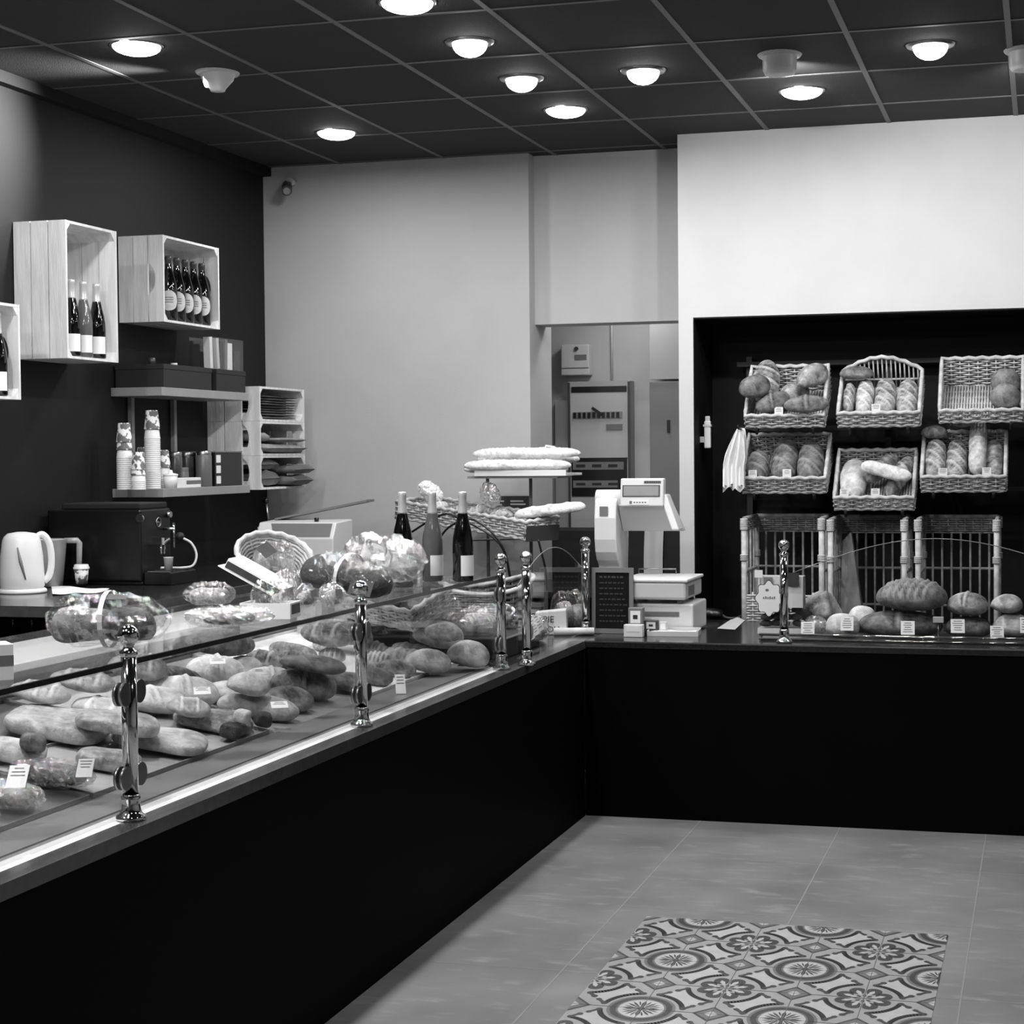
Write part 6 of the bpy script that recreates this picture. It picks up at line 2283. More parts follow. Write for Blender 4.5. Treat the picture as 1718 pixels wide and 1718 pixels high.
b.build('card', 'paper', t)
b = MB()
b.M = T(p.x, 9.2, tz + 0.10, 0, 0.15, 0)
for k in range(3):
    b.bx(-0.02, 0.02, -0.0018, -0.001, 0.012 + 0.014 * k, 0.017 + 0.014 * k)
b.build('print_lines', 'inkgrey', t)
b = MB()
b.tube([(p.x - 0.012, 9.2, tz + 0.012), (p.x - 0.006, 9.2, tz + 0.105)], 0.002, n=6)
b.build('wire', 'steel', t)
# long wicker tray sloping down to the right
L_, R_ = P(664, 868, y=9.14), P(880, 905, y=8.72)
ex = (R_ - L_)
wl = ex.length
ex.normalize()
ez = (Vector((0, 0, 1)) - ex * ex.z).normalized()
ey = ez.cross(ex)
ROLLS = []
mid = (L_ + R_) / 2
mB = Matrix(((ex.x, ey.x, ez.x, mid.x), (ex.y, ey.y, ez.y, mid.y), (ex.z, ey.z, ez.z, mid.z), (0, 0, 0, 1)))
lt = basket('long wicker tray sloping to the right in the middle of the bread stand', mB, w=wl, d=0.24, hf=0.085, hb=0.105, material='wicker', name='long_wicker_tray')
b = MB()
b.M = mB @ T(wl / 2 + 0.014, 0, 0)
b.bx(-0.002, 0.001, -0.004, 0.236, -0.01, 0.066)
tag(b.build('paper_liner', 'darkgrey'), 'dark paper sheet hanging over the right end of the long wicker tray', 'paper')
rr = random.Random(5)
LT = (('paper', 'crumpled white paper'), )
for k in range(12):
    x = -wl / 2 + 0.06 + (wl - 0.1) * k / 11
    y = 0.07 + 0.09 * (k % 2)
    mt = ('crust', 'crust_pale', 'flour', 'glaze')[k % 4]
    ROLLS.append(loaf('bread_roll', 'bread roll in the long wicker tray, %s from its left end' % ('first', 'second', 'third', 'fourth', 'fifth', 'sixth', 'seventh', 'eighth', 'ninth', 'tenth', 'eleventh', 'last')[k],
         'bread', mt, mB @ T(x, y, 0.028 + 0.012 * (k % 3), rr.uniform(-0.3, 0.3), rr.uniform(-0.6, 0.2), rr.uniform(0.3, 1.5)), 0.16, 0.06, 0.055,
         group='rolls in the long wicker tray', ends=3, scores=3, tone=0.5, seed=k))
CB = []
for k, (x, y, h, rz, lb) in enumerate(((-wl / 2 + 0.10, 0.12, 0.09, 0.4, 'white paper bag top standing at the left end of the long wicker tray'),
                                       (0.06, 0.14, 0.11, -0.3, 'crumpled clear bag standing in the middle of the long wicker tray'))):
    mm = mB @ T(x, y, 0.07, 0, 0.5, rz)
    b = crumple(0.15, 0.09, h, 100 + k)
    b.V = [mm @ c for c in b.V]
    CB.append(tag(b.build('crumpled_bag', 'paper' if k == 0 else 'film_milky'), lb, 'bag'))
q0 = mB @ Vector((wl / 2 - 0.02, 0.13, 0.10))
bg = loaf('baguette', 'pale baguette sticking out over the right end of the long wicker tray', 'bread', 'flour', T(q0.x + 0.05, q0.y + 0.0, q0.z - 0.01, 0, -0.12, 0.35), 0.36, 0.075, 0.06, ends=6, tone=0.7, scores=3)
settle([bg] + ROLLS + CB, [lt, st], ez, ex)
# dark notice board on the wall behind the stand
p0, p1 = P(818, 858, y=9.545), P(906, 832, y=9.545)
t = thing('notice_board', 'dark notice board with pale lettering on the wall behind the bread stand', 'notice board', ((p0.x + p1.x) / 2, 9.545, p0.z))
xb_ = min(p1.x, -2.663)
b = MB()
b.bx(p0.x, xb_, 9.535, 9.549, p0.z, p1.z)
b.build('board', 'darkgrey', t)
b = MB()
for k, (u, v, wd) in enumerate(((0.1, 0.62, 0.3), (0.1, 0.4, 0.25), (0.55, 0.62, 0.3), (0.55, 0.42, 0.35))):
    xx = p0.x + (xb_ - p0.x) * u
    zz = p0.z + (p1.z - p0.z) * v
    b.bx(xx, xx + (xb_ - p0.x) * wd, 9.5335, 9.535, zz, zz + 0.008)
b.build('pale_lettering', 'offwhite', t)

# ------------------------------------------------------------------ scale on the serving counter
t = thing('counter_scale', 'white shop scale with raised display head on the serving counter', 'scale', (-1.72, 8.4, HC))
b = MB()
b.bx(-1.86, -1.535, 8.24, 8.58, HC + 0.004, HC + 0.135)
b.build('base', 'white_plastic', t, bevel=0.008)
b = MB()
b.bx(-1.85, -1.60, 8.2385, 8.24, HC + 0.075, HC + 0.098)
b.build('key_strip', 'inkgrey', t)
b = MB()
b.bx(-1.86, -1.56, 8.20, 8.60, HC + 0.155, HC + 0.235)
b.build('weighing_body', 'offwhite', t, bevel=0.012)
b = MB()
b.bx(-1.865, -1.552, 8.195, 8.605, HC + 0.2355, HC + 0.25)
b.build('weighing_plate', 'white_plastic', t, bevel=0.005)
for x, y in ((-1.82, 8.26), (-1.6, 8.26), (-1.82, 8.54), (-1.6, 8.54)):
    b = MB()
    b.cyl((x, y, HC + 0.135), (x, y, HC + 0.155), 0.014, n=12)
    b.build('plate_support', 'midgrey', t)
b = MB()
b.tube([(-1.86, 8.58, HC + 0.25), (-1.86, 8.58, HC + 0.272), (-1.68, 8.58, HC + 0.272), (-1.68, 8.58, HC + 0.25)], 0.004, n=8)
b.build('rear_rail', 'steel', t)
b = MB()
b.bx(-1.5595, -1.5585, 8.26, 8.40, HC + 0.17, HC + 0.215)
b.build('rating_plate', 'inkgrey', t)
# curved column
prof = [(8.50, HC + 0.005), (8.62, HC + 0.005), (8.64, HC + 0.25), (8.66, HC + 0.45), (8.66, HC + 0.60), (8.60, HC + 0.63), (8.46, HC + 0.63),
        (8.40, HC + 0.60), (8.385, HC + 0.52), (8.385, HC + 0.42), (8.40, HC + 0.36), (8.43, HC + 0.32), (8.47, HC + 0.29), (8.49, HC + 0.15)]
b = MB()
b.prism(prof, lambda u, v, s: Vector((s, u, v)), -2.03, -1.925)
b.build('column', 'white_plastic', t, bevel=0.006)
b = MB()
b.bx(-2.003, -1.963, 8.3825, 8.385, HC + 0.53, HC + 0.575)
b.build('dark_sticker', 'midgrey', t)
b = MB()
b.cyl((-2.035, 8.47, HC + 0.605), (-1.91, 8.47, HC + 0.605), 0.047, n=24)
b.build('column_roll', 'white_plastic', t)
# sloping bridge and its end bar
b = MB()
b.hexa([(-1.925, 8.52, HC + 0.455), (-1.635, 8.52, HC + 0.455), (-1.635, 8.60, HC + 0.455), (-1.925, 8.60, HC + 0.455)],
       [(-1.92, 8.41, HC + 0.58), (-1.70, 8.41, HC + 0.58), (-1.70, 8.60, HC + 0.60), (-1.92, 8.60, HC + 0.60)])
b.build('sloping_bridge', 'offwhite', t, bevel=0.004)
b = MB()
b.hexa([(-1.66, 8.38, HC + 0.465), (-1.625, 8.38, HC + 0.465), (-1.625, 8.5, HC + 0.465), (-1.66, 8.5, HC + 0.465)],
       [(-1.725, 8.41, HC + 0.63), (-1.69, 8.41, HC + 0.63), (-1.69, 8.5, HC + 0.63), (-1.725, 8.5, HC + 0.63)])
b.build('end_bar', 'white_plastic', t, bevel=0.006)
# display head facing the customer
hx0, hx1, hz0, hz1 = -1.905, -1.70, HC + 0.575, HC + 0.705
b = MB()
b.hexa([(hx0, 8.385, hz0), (hx1, 8.385, hz0), (hx1, 8.45, hz0), (hx0, 8.45, hz0)], [(hx0, 8.40, hz1), (hx1, 8.40, hz1), (hx1, 8.45, hz1), (hx0, 8.45, hz1)])
b.build('display_head', 'white_plastic', t, bevel=0.006)
HM = T((hx0 + hx1) / 2, 8.3915, (hz0 + hz1) / 2, -0.115)
for (u0, u1, v0, v1, mt, nm, th) in ((-0.092, 0.086, -0.02, 0.034, 'darkgrey', 'display_frame', 0.0012), (-0.086, 0.08, -0.016, 0.030, 'lcd', 'display_window', 0.002),
                                     (0.01, 0.09, 0.043, 0.054, 'inkgrey', 'maker_strip', 0.0012), (-0.062, 0.034, -0.058, -0.036, 'paper', 'sticker', 0.0012)):
    b = MB()
    b.M = HM
    b.bx(u0, u1, -0.0005 - th, -0.0003, v0, v1)
    o = b.build(nm, mt, t)
    b = MB()
    b.M = HM
    if nm == 'sticker':
        b.bx(-0.058, -0.045, -0.0022, -0.0017, -0.054, -0.040)
        for k in range(5):
            b.bx(-0.038 + 0.013 * k, -0.030 + 0.013 * k, -0.0022, -0.0017, -0.050, -0.044)
        b.build('sticker_print', 'inkgrey', o)
    if nm == 'maker_strip':
        for k in range(7):
            b.bx(0.014 + 0.0105 * k, 0.021 + 0.0105 * k, -0.0022, -0.0017, 0.046, 0.051)
        b.build('strip_print', 'ink', o)

# framed chalk board in front of the scale column
cm = T(-1.898, 8.178, HC + 0.001, -0.03, 0, 0.0)
t = thing('chalk_board', 'small framed chalk board with faint writing leaning beside the corner post', 'chalk board', (-1.93, 8.2, HC))
b = MB()
b.M = cm
for a in ((-0.096, 0.098, 0, 0.022), (-0.096, 0.098, 0.278, 0.30), (-0.096, -0.078, 0.022, 0.278), (0.080, 0.098, 0.022, 0.278)):
    b.bx(a[0], a[1], -0.008, 0.008, a[2], a[3])
b.build('frame', 'frame_wood' if 'frame_wood' in M else 'midgrey', t)
b = MB()
b.M = cm
b.bx(-0.078, 0.080, -0.003, 0.004, 0.022, 0.278)
o = b.build('slate', 'slate' if 'slate' in M else 'card_dark', t)
M['slate'] = mat('black_slate', 10, 0.8, s2=16, nscale=16, spec=0.2)
o.data.materials[0] = M['slate']
b = MB()
b.M = cm
rr = random.Random(9)
for k in range(9):
    z = 0.255 - 0.025 * k
    x = -0.06
    while x < 0.05:
        w_ = rr.uniform(0.008, 0.022)
        b.bx(x, x + w_, -0.0038, -0.0031, z - 0.002, z + (0.004 if k else 0.007))
        x += w_ + 0.006
b.build('chalk_writing', 'darkgrey', o)
b = MB()
b.box((-1.945, 8.225, HC + 0.004), (0.08, 0.06, 0.006))
b.build('foot', 'darkgrey', t)
p = P(1028, 940, y=8.36)
b = MB()
b.ball((p.x, 8.345, p.z), 0.018, 14, 10)
b.cyl((p.x, 8.345, p.z - 0.05), (p.x, 8.345, p.z - 0.017), 0.006, n=8)

# little boxes and papers before the scale
def little_box(px, Y, w_, d_, h_, label, lid='paper', body='offwhite', rz=0.0, dark=None, up=0.0):
    p = P(px, 1050, y=Y)
    t = thing('sample_box', label, 'box', (p.x, p.y, HC + up))
    mm = T(p.x, p.y + d_ / 2, HC + 0.0006 + up, 0, 0, rz)
    b = MB()
    b.M = mm
    b.bx(-w_ / 2, w_ / 2, -d_ / 2, d_ / 2, 0, h_)
    b.build('box_body', body, t, bevel=0.002)
    b = MB()
    b.M = mm
    b.bx(-w_ / 2 * 0.7, w_ / 2 * 0.7, -d_ / 2 - 0.0012, -d_ / 2, h_ * 0.45, h_ * 0.9)
    b.build('front_label', lid, t)
    if dark:
        b = MB()
        b.M = mm
        b.bx(-w_ * 0.16, w_ * 0.16, -d_ / 2 - 0.0022, -d_ / 2 - 0.0013, h_ * 0.6, h_ * 0.75)
        b.build('dark_print', 'ink', t)


little_box(1066, 8.095, 0.066, 0.05, 0.125, 'tall sample box with a white label left of the scale base', dark=True, body='midgrey')
little_box(1062, 8.03, 0.086, 0.04, 0.055, 'low white box in front of the tall sample box', body='white_plastic')
little_box(1092, 8.13, 0.06, 0.04, 0.066, 'small dark box with a pale label in front of the scale', body='darkgrey', lid='offwhite', dark=True)
little_box(1112, 8.14, 0.032, 0.03, 0.06, 'tiny pale box beside the small dark box at the scale', body='offwhite')
p = P(1130, 1066, z=HC)
t = thing('coin_tray', 'white coin tray with a paper sheet in front of the scale', 'tray', (p.x, p.y, HC))
b = MB()
b.M = T(p.x, p.y + 0.025, HC + 0.0006, 0, 0, 0.08)
b.bx(-0.115, 0.115, -0.08, 0.05, 0, 0.008)
b.bx(-0.115, 0.115, -0.08, -0.074, 0.008, 0.022)
b.bx(-0.115, 0.115, 0.044, 0.05, 0.008, 0.03)
b.bx(-0.115, -0.109, -0.074, 0.044, 0.008, 0.026)
b.bx(0.109, 0.115, -0.074, 0.044, 0.008, 0.026)
b.build('tray_body', 'offwhite', t)
b = MB()
b.M = T(p.x, p.y + 0.025, HC + 0.0106, 0, 0, 0.08)
b.grid(lambda u, v: Vector((-0.1 + 0.2 * u, -0.07 + 0.11 * v, 0.004 + 0.008 * math.sin(3 * u + 1) ** 2)), 12, 6)
b.build('paper_sheet', 'paper', t)
# hand scanner with cable, and a price paper
p = P(1188, 1038, z=HC)
t = thing('hand_scanner', 'dark glossy hand scanner with its cable on the counter right of the scale', 'scanner', (p.x, p.y, HC))
b = MB()
loaf_mb(0.15, 0.08, 0.06, ends=2.6, b=b, m=T(p.x, p.y, HC + 0.0008, 0, 0, -0.1))
b.build('scanner_body', 'black', t)
b = MB()
b.tube(curve_pts([(p.x + 0.07, p.y, HC + 0.02), (p.x + 0.10, p.y - 0.03, HC + 0.008), (p.x + 0.14, p.y - 0.02, HC + 0.007), (p.x + 0.16, p.y + 0.03, HC + 0.012)]), 0.0065, n=8)
b.build('cable', 'darkgrey', t)
b = MB()
q = [P(1203, 1055, z=HC), P(1233, 1057, z=HC), P(1250, 1041, z=HC), P(1226, 1040, z=HC)]
b.grid(lambda u, v: q[0].lerp(q[1], u).lerp(q[3].lerp(q[2], u), v) + Vector((0, 0, 0.002 + 0.012 * math.sin(PI * u) ** 2 * v)), 10, 6)
tag(b.build('receipt', 'offwhite'), 'creased receipt lying on the counter left of the cake bag', 'receipt')

# ------------------------------------------------------------------ loaves, cake bag and tray on the serving counter
t = thing('chrome_bread_tray', 'long chrome-edged tray under the round loaves on the serving counter', 'tray', (-0.5, 8.2, HC))
b = MB()
b.bx(-1.20, 0.5, 8.02, 8.46, HC + 0.0006, HC + 0.008)
b.build('tray_plate', 'steel', t)
b = MB()
b.cyl((-1.20, 8.01, HC + 0.026), (0.5, 8.01, HC + 0.026), 0.006, n=12)
for x in (-1.19, -0.5, 0.2):
    b.cyl((x, 8.01, HC + 0.002), (x, 8.01, HC + 0.022), 0.004, n=8)
b.cyl((-1.20, 8.005, HC + 0.007), (0.5, 8.005, HC + 0.007), 0.0045, n=12)
b.build('front_rail', 'chrome', t)
p = P(1407, 1078, y=8.0)
b = MB()
LZ = HC + 0.0095
CL = []


def counter_loaf(px0, px1, py, Y, W, H, mt, label, name='round_loaf', z=0.0, rz=0.0, **kw):
    a, c = P(px0, py, y=Y), P(px1, py, y=Y)
    CL.append(loaf(name, label, 'bread', mt, T((a.x + c.x) / 2, Y, LZ + z, 0, 0, rz), (c.x - a.x), W, H, **kw))


counter_loaf(1440, 1582, 1055, 8.24, 0.30, 0.125, 'crust_dark', 'large dark round loaf at the bottom of the stacked pair behind the arched glass', scores=1, slant=0, tone=0.3, ends=2.3, flour=0.15)
counter_loaf(1470, 1590, 1010, 8.24, 0.29, 0.145, 'crust_dark', 'large scored round loaf lying on top of the dark round loaf', z=0.117, tone=0.42, ends=2.2, scores=7, slant=0.9, score_w=0.05, flour=0.3, lump=0.06)
counter_loaf(1586, 1664, 1060, 8.25, 0.22, 0.10, 'crust_dark', 'smaller dark round loaf at the bottom of the right-hand pair', tone=0.3, ends=2.3)
counter_loaf(1586, 1656, 1022, 8.25, 0.18, 0.11, 'crust', 'smaller mid-grey round loaf on top of the right-hand pair', z=0.096, tone=0.4, ends=2.2, scores=1, slant=0.5)
counter_loaf(1658, 1722, 1058, 8.24, 0.18, 0.11, 'crust_pale', 'pale rough loaf at the bottom of the pair at the right edge', 'rough_loaf', tone=0.4, lump=0.14, ends=2.3)
counter_loaf(1662, 1716, 1022, 8.25, 0.16, 0.09, 'crust', 'crusty rough loaf on top of the pair at the right edge', 'rough_loaf', z=0.108, tone=0.5, lump=0.16, flour=0.4)
counter_loaf(1386, 1442, 1052, 8.15, 0.15, 0.115, 'flour', 'pale floured loaf beside the pointed loaf', 'floured_loaf', tone=0.45, ends=2.6, lump=0.06)
counter_loaf(1424, 1472, 1030, 8.40, 0.16, 0.13, 'flour', 'pale floured loaf behind the dark round pair', 'floured_loaf', tone=0.5, ends=2.4, lump=0.1)
# pointed loaf standing on its corner
p = P(1376, 1024, y=8.34)
b = MB()


def star(u, v):
    a, c = 2 * PI * u, -1 + 2 * v
    lobes = 1 + 0.22 * math.cos(4 * a)
    r = 0.085 * lobes * math.sqrt(max(0, 1 - c * c)) * (1 - 0.35 * max(0, c))
    n = mnoise.noise(Vector((math.cos(a), math.sin(a), c)) * 3)
    return (Vector((r * math.cos(a) * 1.08, r * math.sin(a) * 0.8, 0.075 * c + 0.02 * max(0, c) ** 3)) * (1 + 0.05 * n), 0.5 + 0.3 * math.cos(4 * a) * (1 - abs(c)) + 0.2 * n)


b.grid(star, 40, 20, cu=True)
o = b.build('pointed_loaf', 'crust', tone=True)
org = o.location.copy()
for v in o.data.vertices:
    v.co += org
place(o, T(p.x, 8.34, p.z - 0.005, 0.25, 0.25, 0.4))
CL.append(o)
tag(o, 'four-cornered pointed loaf perched on the bag beside the chrome post', 'bread')
p = P(1367, 1056, y=8.17)
gift_bag('bread_bag', 'pale clear bag under the pointed loaf beside the chrome post', 'bread bag', T(p.x, 8.2, LZ + 0.0005, 0, 0, 0.1), 0.10, 0.13, 0.085, 121, contents=(('flour', 0.8, 0.8, 0.8),), film='film_milky')
breadbag = [o for o in bpy.data.objects if o.name.startswith('bread_bag')]
ctray = [o for o in bpy.data.objects if o.name == 'chrome_bread_tray']
settle(CL, ctray + breadbag, (0, 0, 1), (1, 0, 0))
for px, py, w_, h_, lb in ((1355, 1068, 0.058, 0.062, 'price card in front of the clear bag under the pointed loaf'),
                           (1421, 1058, 0.055, 0.062, 'price card in front of the pale floured loaf on the counter'),
                           (1523, 1065, 0.058, 0.062, 'price card in front of the large stacked round loaves'),
                           (1607, 1062, 0.058, 0.062, 'price card in front of the smaller stacked round loaves'),
                           (1673, 1072, 0.056, 0.058, 'price card in front of the rough loaves at the right edge'),
                           (1722, 1062, 0.05, 0.07, 'price card cut off by the right edge of the photo')):
    p = P(px, py, y=8.045)
    t = price_tag(lb, T(p.x, 8.045, max(p.z, LZ + 0.0125), -0.42, 0, 0.08), w_, h_)
    if p.z > LZ + 0.012:
        b = MB()
        b.tube([(p.x, 8.05, LZ), (p.x, 8.05, p.z - 0.003)], 0.002, n=6)
        b.build('stake', 'clear_plastic', t)
# small clear price cube between the two stacks
p = P(1575, 1045, y=8.12)
t = thing('price_stand', 'tiny clear price stand between the two stacks of round loaves', 'price stand', (p.x, 8.12, LZ))
b = MB()
b.cyl((p.x, 8.085, LZ), (p.x, 8.085, LZ + 0.075), 0.003, n=8)
b.build('stem', 'steel', t)
b = MB()
b.bx(p.x - 0.022, p.x + 0.022, 8.07, 8.10, LZ + 0.0752, LZ + 0.098)
b.build('card_block', 'offwhite', t)

# bag of cakes with a scalloped badge
bx0, bx1 = P(1272, 1020, y=8.17).x, P(1348, 1020, y=8.17).x
bw = bx1 - bx0
bc = (bx0 + bx1) / 2
zt = P(1300, 966, y=8.17).z
bh = zt - LZ
t = thing('cake_bag', 'clear bag of dark cakes with a pale scalloped badge behind the single post', 'cake bag', (bc, 8.2, LZ))


def bagface(y0, y1, z0, z1, mt, nm, x0=-0.5, x1=0.5, parent=None):
    b = MB()
    b.hexa([(bc + bw * x0, y0, LZ + bh * z0), (bc + bw * x1, y0, LZ + bh * z0), (bc + bw * x1, y1, LZ + bh * z0), (bc + bw * x0, y1, LZ + bh * z0)],
           [(bc + bw * x0, y0 + 0.012 * z1, LZ + bh * z1), (bc + bw * x1, y0 + 0.012 * z1, LZ + bh * z1), (bc + bw * x1, y1 - 0.012 * z1, LZ + bh * z1), (bc + bw * x0, y1 - 0.012 * z1, LZ + bh * z1)])
    return b.build(nm, mt, parent or t)


bagface(8.15, 8.25, 0.0, 1.0, 'clear_plastic', 'clear_film')
bagface(8.1495, 8.2505, 0.47, 0.995, 'offwhite', 'white_header')
bagface(8.1485, 8.2515, 0.02, 0.11, 'offwhite', 'white_footer')
rr = random.Random(4)
for k in range(12):
    b = loaf_mb(0.06, 0.04, 0.035, m=T(bc - bw / 2 + 0.035 + (bw - 0.07) * (k % 4) / 3, 8.18 + 0.03 * (k % 2), LZ + 0.035 + 0.03 * (k // 4), rr.uniform(-0.5, 0.5), 0, rr.uniform(0, 3)), nu=14, nv=10, tone=0.4, seed=k)
    b.build('small_cake', 'choc', t, tone=True)
b = MB()
m_ = P(1290, 1004, y=8.147)
pts = []
for k in range(64):
    a = 2 * PI * k / 64
    r = 1 + 0.10 * math.cos(8 * a)
    pts.append((0.055 * r * math.cos(a), 0.072 * r * math.sin(a)))
b.prism([(u * 1.06, v * 1.05) for u, v in pts], lambda u, v, s: Vector((m_.x + u, 8.1475 + s, m_.z + v)), -0.0004, 0.0006)
bd = b.build('badge_outline', 'ink', t)
b = MB()
b.prism(pts, lambda u, v, s: Vector((m_.x + u, 8.1468 + s, m_.z + v)), -0.0006, 0.0002)
bd = b.build('scalloped_badge', 'paper', t)
b = MB()
for k in range(6):
    xx = m_.x - 0.026 + 0.0095 * k
    b.bx(xx, xx + 0.006, 8.1454, 8.1461, m_.z - 0.002, m_.z + 0.006 + 0.003 * (k % 2))
b.prism([(0.008 * math.cos(k * PI / 6), 0.006 * math.sin(k * PI / 6)) for k in range(12)], lambda u, v, s: Vector((m_.x - 0.008 + u, 8.1458 + s, m_.z + 0.037 + v)), -0.0004, 0.0003)
b.build('badge_print', 'inkgrey', bd)
b = MB()
b.bx(bc - bw * 0.36, bc - bw * 0.16, 8.1478, 8.149, LZ + bh * 0.78, LZ + bh * 0.98)
b.build('striped_band', 'midgrey', t)
b = MB()
b.bx(bc + bw * 0.16, bc + bw * 0.42, 8.147, 8.149, LZ + bh * 0.83, LZ + bh * 1.06)
b.build('picture_label', 'card_dark', t)
b = MB()
b.bx(bc - bw * 0.56, bc - bw * 0.38, 8.147, 8.149, LZ + bh * 0.97, LZ + bh * 1.1)
b.bx(bc - bw * 0.47, bc - bw * 0.45, 8.149, 8.152, LZ + bh * 0.8, LZ + bh * 0.98)
b.build('corner_card', 'paper', t)

# ------------------------------------------------------------------ bread wall
NB = 9.76
t = thing('bread_rack', 'black metal wall rack carrying the wicker bread baskets', 'rack', (-0.8, 9.6, 0))
for x in (-1.5, -0.78, -0.05, 0.6):
    b = MB()
    b.bx(x - 0.015, x + 0.015, 9.70, 9.73, 0, 2.1)
    b.build('upright', 'rack', t) if 'rack' in M else None
    if 'rack' not in M:
        M['rack'] = mat('black_rack_metal', 15, 0.55)
        b.build('upright', 'rack', t)
for z in (2.06, 1.72, 1.40):
    b = MB()
    b.bx(-1.56, 0.7, 9.665, 9.70, z - 0.012, z + 0.012)
    b.build('cross_rail', 'rack', t)
BT = 0.58
BASK, BKO, BL = {}, {}, {}
for key, px0, px1, py, wt, hf, hb, arch, rods, lb in (
        ('b1', 1252, 1383, 719, 0.43, 0.065, 0.15, 0, False, 'wicker basket of mid-grey loaves, left one of the top row'),
        ('b2', 1407, 1543, 718, 0.41, 0.075, 0.12, 0.075, True, 'wicker basket with an arched open back, middle one of the top row'),
        ('b3', 1577, 1716, 711, 0.44, 0.065, 0.16, 0, False, 'half empty wicker basket, right one of the top row'),
        ('b4', 1247, 1386, 829, 0.42, 0.085, 0.13, 0, False, 'wicker basket beside the hanging white bags, left one of the second row'),
        ('b5', 1401, 1533, 857, 0.41, 0.07, 0.13, 0, False, 'lowest hanging wicker basket, middle one of the second row'),
        ('b6', 1547, 1687, 827, 0.42, 0.085, 0.13, 0, False, 'wicker basket with standing long loaves, right one of the second row')):
    Y0 = 9.16
    a, c = P(px0, py, y=Y0), P(px1, py, y=Y0)
    m = T((a.x + c.x) / 2, Y0, a.z + 0.008, BT, 0, 0)
    BASK[key] = m
    BKO[key] = bk = basket(lb, m, w=(c.x - a.x), d=0.33, hf=hf, hb=hb, arch=arch, rods=rods, group='tilted bread baskets on the wall')
    # black bracket arms of the rack under this basket
    for sx in (-0.36, 0.36):
        q0 = m @ Vector(((c.x - a.x) * sx, -0.024, -0.024))
        q1 = m @ Vector(((c.x - a.x) * sx, 0.36, -0.024))
        b = MB()
        b.tube([m @ Vector(((c.x - a.x) * sx, -0.024, 0.008)), q0, q1, Vector((q1.x, 9.67, q1.z - 0.05))], 0.0075, n=8)
        b.build('bracket_arm', 'rack', t)


def bread_in(key, x, y, z, L, W, H, mt, label, rz=PI / 2, rx=0.0, ry=0.0, name='loaf', group=None, **kw):
    o = loaf(name, label, 'bread', mt, BASK[key] @ T(0, 0, 0) @ T(x, y, z) @ Euler((rx, 0, 0)).to_matrix().to_4x4() @ Euler((0, ry, rz)).to_matrix().to_4x4(), L, W, H, group=group, **kw)
    BL.setdefault(key, []).append(o)
    return o


# top left basket
bread_in('b1', -0.115, 0.235, 0.09, 0.26, 0.14, 0.11, 'crust', 'loaf standing up at the back left of the top left basket', rx=0.55, scores=3, tone=0.4)
bread_in('b1', -0.135, 0.12, 0.03, 0.16, 0.13, 0.11, 'crust_dark', 'dark round loaf leaning out at the left of the top left basket', tone=0.45, rz=0.6, ends=2.2)
bread_in('b1', -0.08, 0.065, 0.03, 0.18, 0.11, 0.09, 'crust_dark', 'loaf with a pale crease lying at the front left of the top left basket', rz=0.45, ry=-0.15, tone=0.5, scores=1)
bread_in('b1', 0.025, 0.18, 0.03, 0.19, 0.13, 0.115, 'crust', 'rough loaf in the middle of the top left basket', rz=1.0, tone=0.4, lump=0.1)
bread_in('b1', 0.125, 0.20, 0.03, 0.19, 0.12, 0.115, 'crust', 'rough loaf at the right of the top left basket', rz=0.9, tone=0.45, lump=0.1)
bread_in('b1', 0.085, 0.06, 0.03, 0.22, 0.10, 0.085, 'crust_dark', 'long loaf lying across the front right of the top left basket', rz=0.1, tone=0.5, scores=1, slant=0)
# top middle basket
for k, (x, L, W, mt, lb) in enumerate(((-0.163, 0.20, 0.058, 'crust', 'narrow loaf at the far left of the arched basket'),
                                       (-0.088, 0.25, 0.088, 'crust_pale', 'pale scored loaf standing second from the left in the arched basket'),
                                       (0.018, 0.26, 0.105, 'crust', 'broad scored loaf standing in the middle of the arched basket'),
                                       (0.130, 0.25, 0.105, 'crust', 'broad scored loaf standing at the right of the arched basket'))):
    bread_in('b2', x, 0.155, 0.035, L * 1.05, W, 0.09, mt, lb, scores=3, slant=1.2, tone=0.5, seed=k, ends=3.2, rx=0.14, group='standing loaves in the arched basket')
bread_in('b2', -0.12, 0.245, 0.12, 0.17, 0.12, 0.075, 'crust_dark', 'dark loaf lying on top of the standing ones at the left of the arched basket', rz=0.1, tone=0.5, rx=-0.5)
# top right basket: nearly empty
bread_in('b3', 0.118, 0.085, 0.03, 0.145, 0.145, 0.13, 'crust_dark', 'lower round dark loaf in the half empty basket', tone=0.55, flour=0.2, rz=0.2)
bread_in('b3', 0.118, 0.235, 0.03, 0.145, 0.145, 0.13, 'crust_dark', 'upper round dark loaf in the half empty basket', tone=0.5, flour=0.15, rz=0.4)
# second row left
for k, (x, y, L, W, lb) in enumerate(((-0.13, 0.10, 0.18, 0.11, 'short loaf at the left of the basket beside the white bags'),
                                      (-0.01, 0.17, 0.26, 0.13, 'long dark loaf in the middle of the basket beside the white bags'),
                                      (0.115, 0.15, 0.24, 0.13, 'long dark loaf at the right of the basket beside the white bags'))):
    bread_in('b4', x, y, 0.035, L * 1.12, W, 0.12, 'crust_dark', lb, rx=0.22, tone=0.5, seed=k + 20, ends=3.2, scores=2, slant=1.0, group='loaves in the basket beside the white bags')
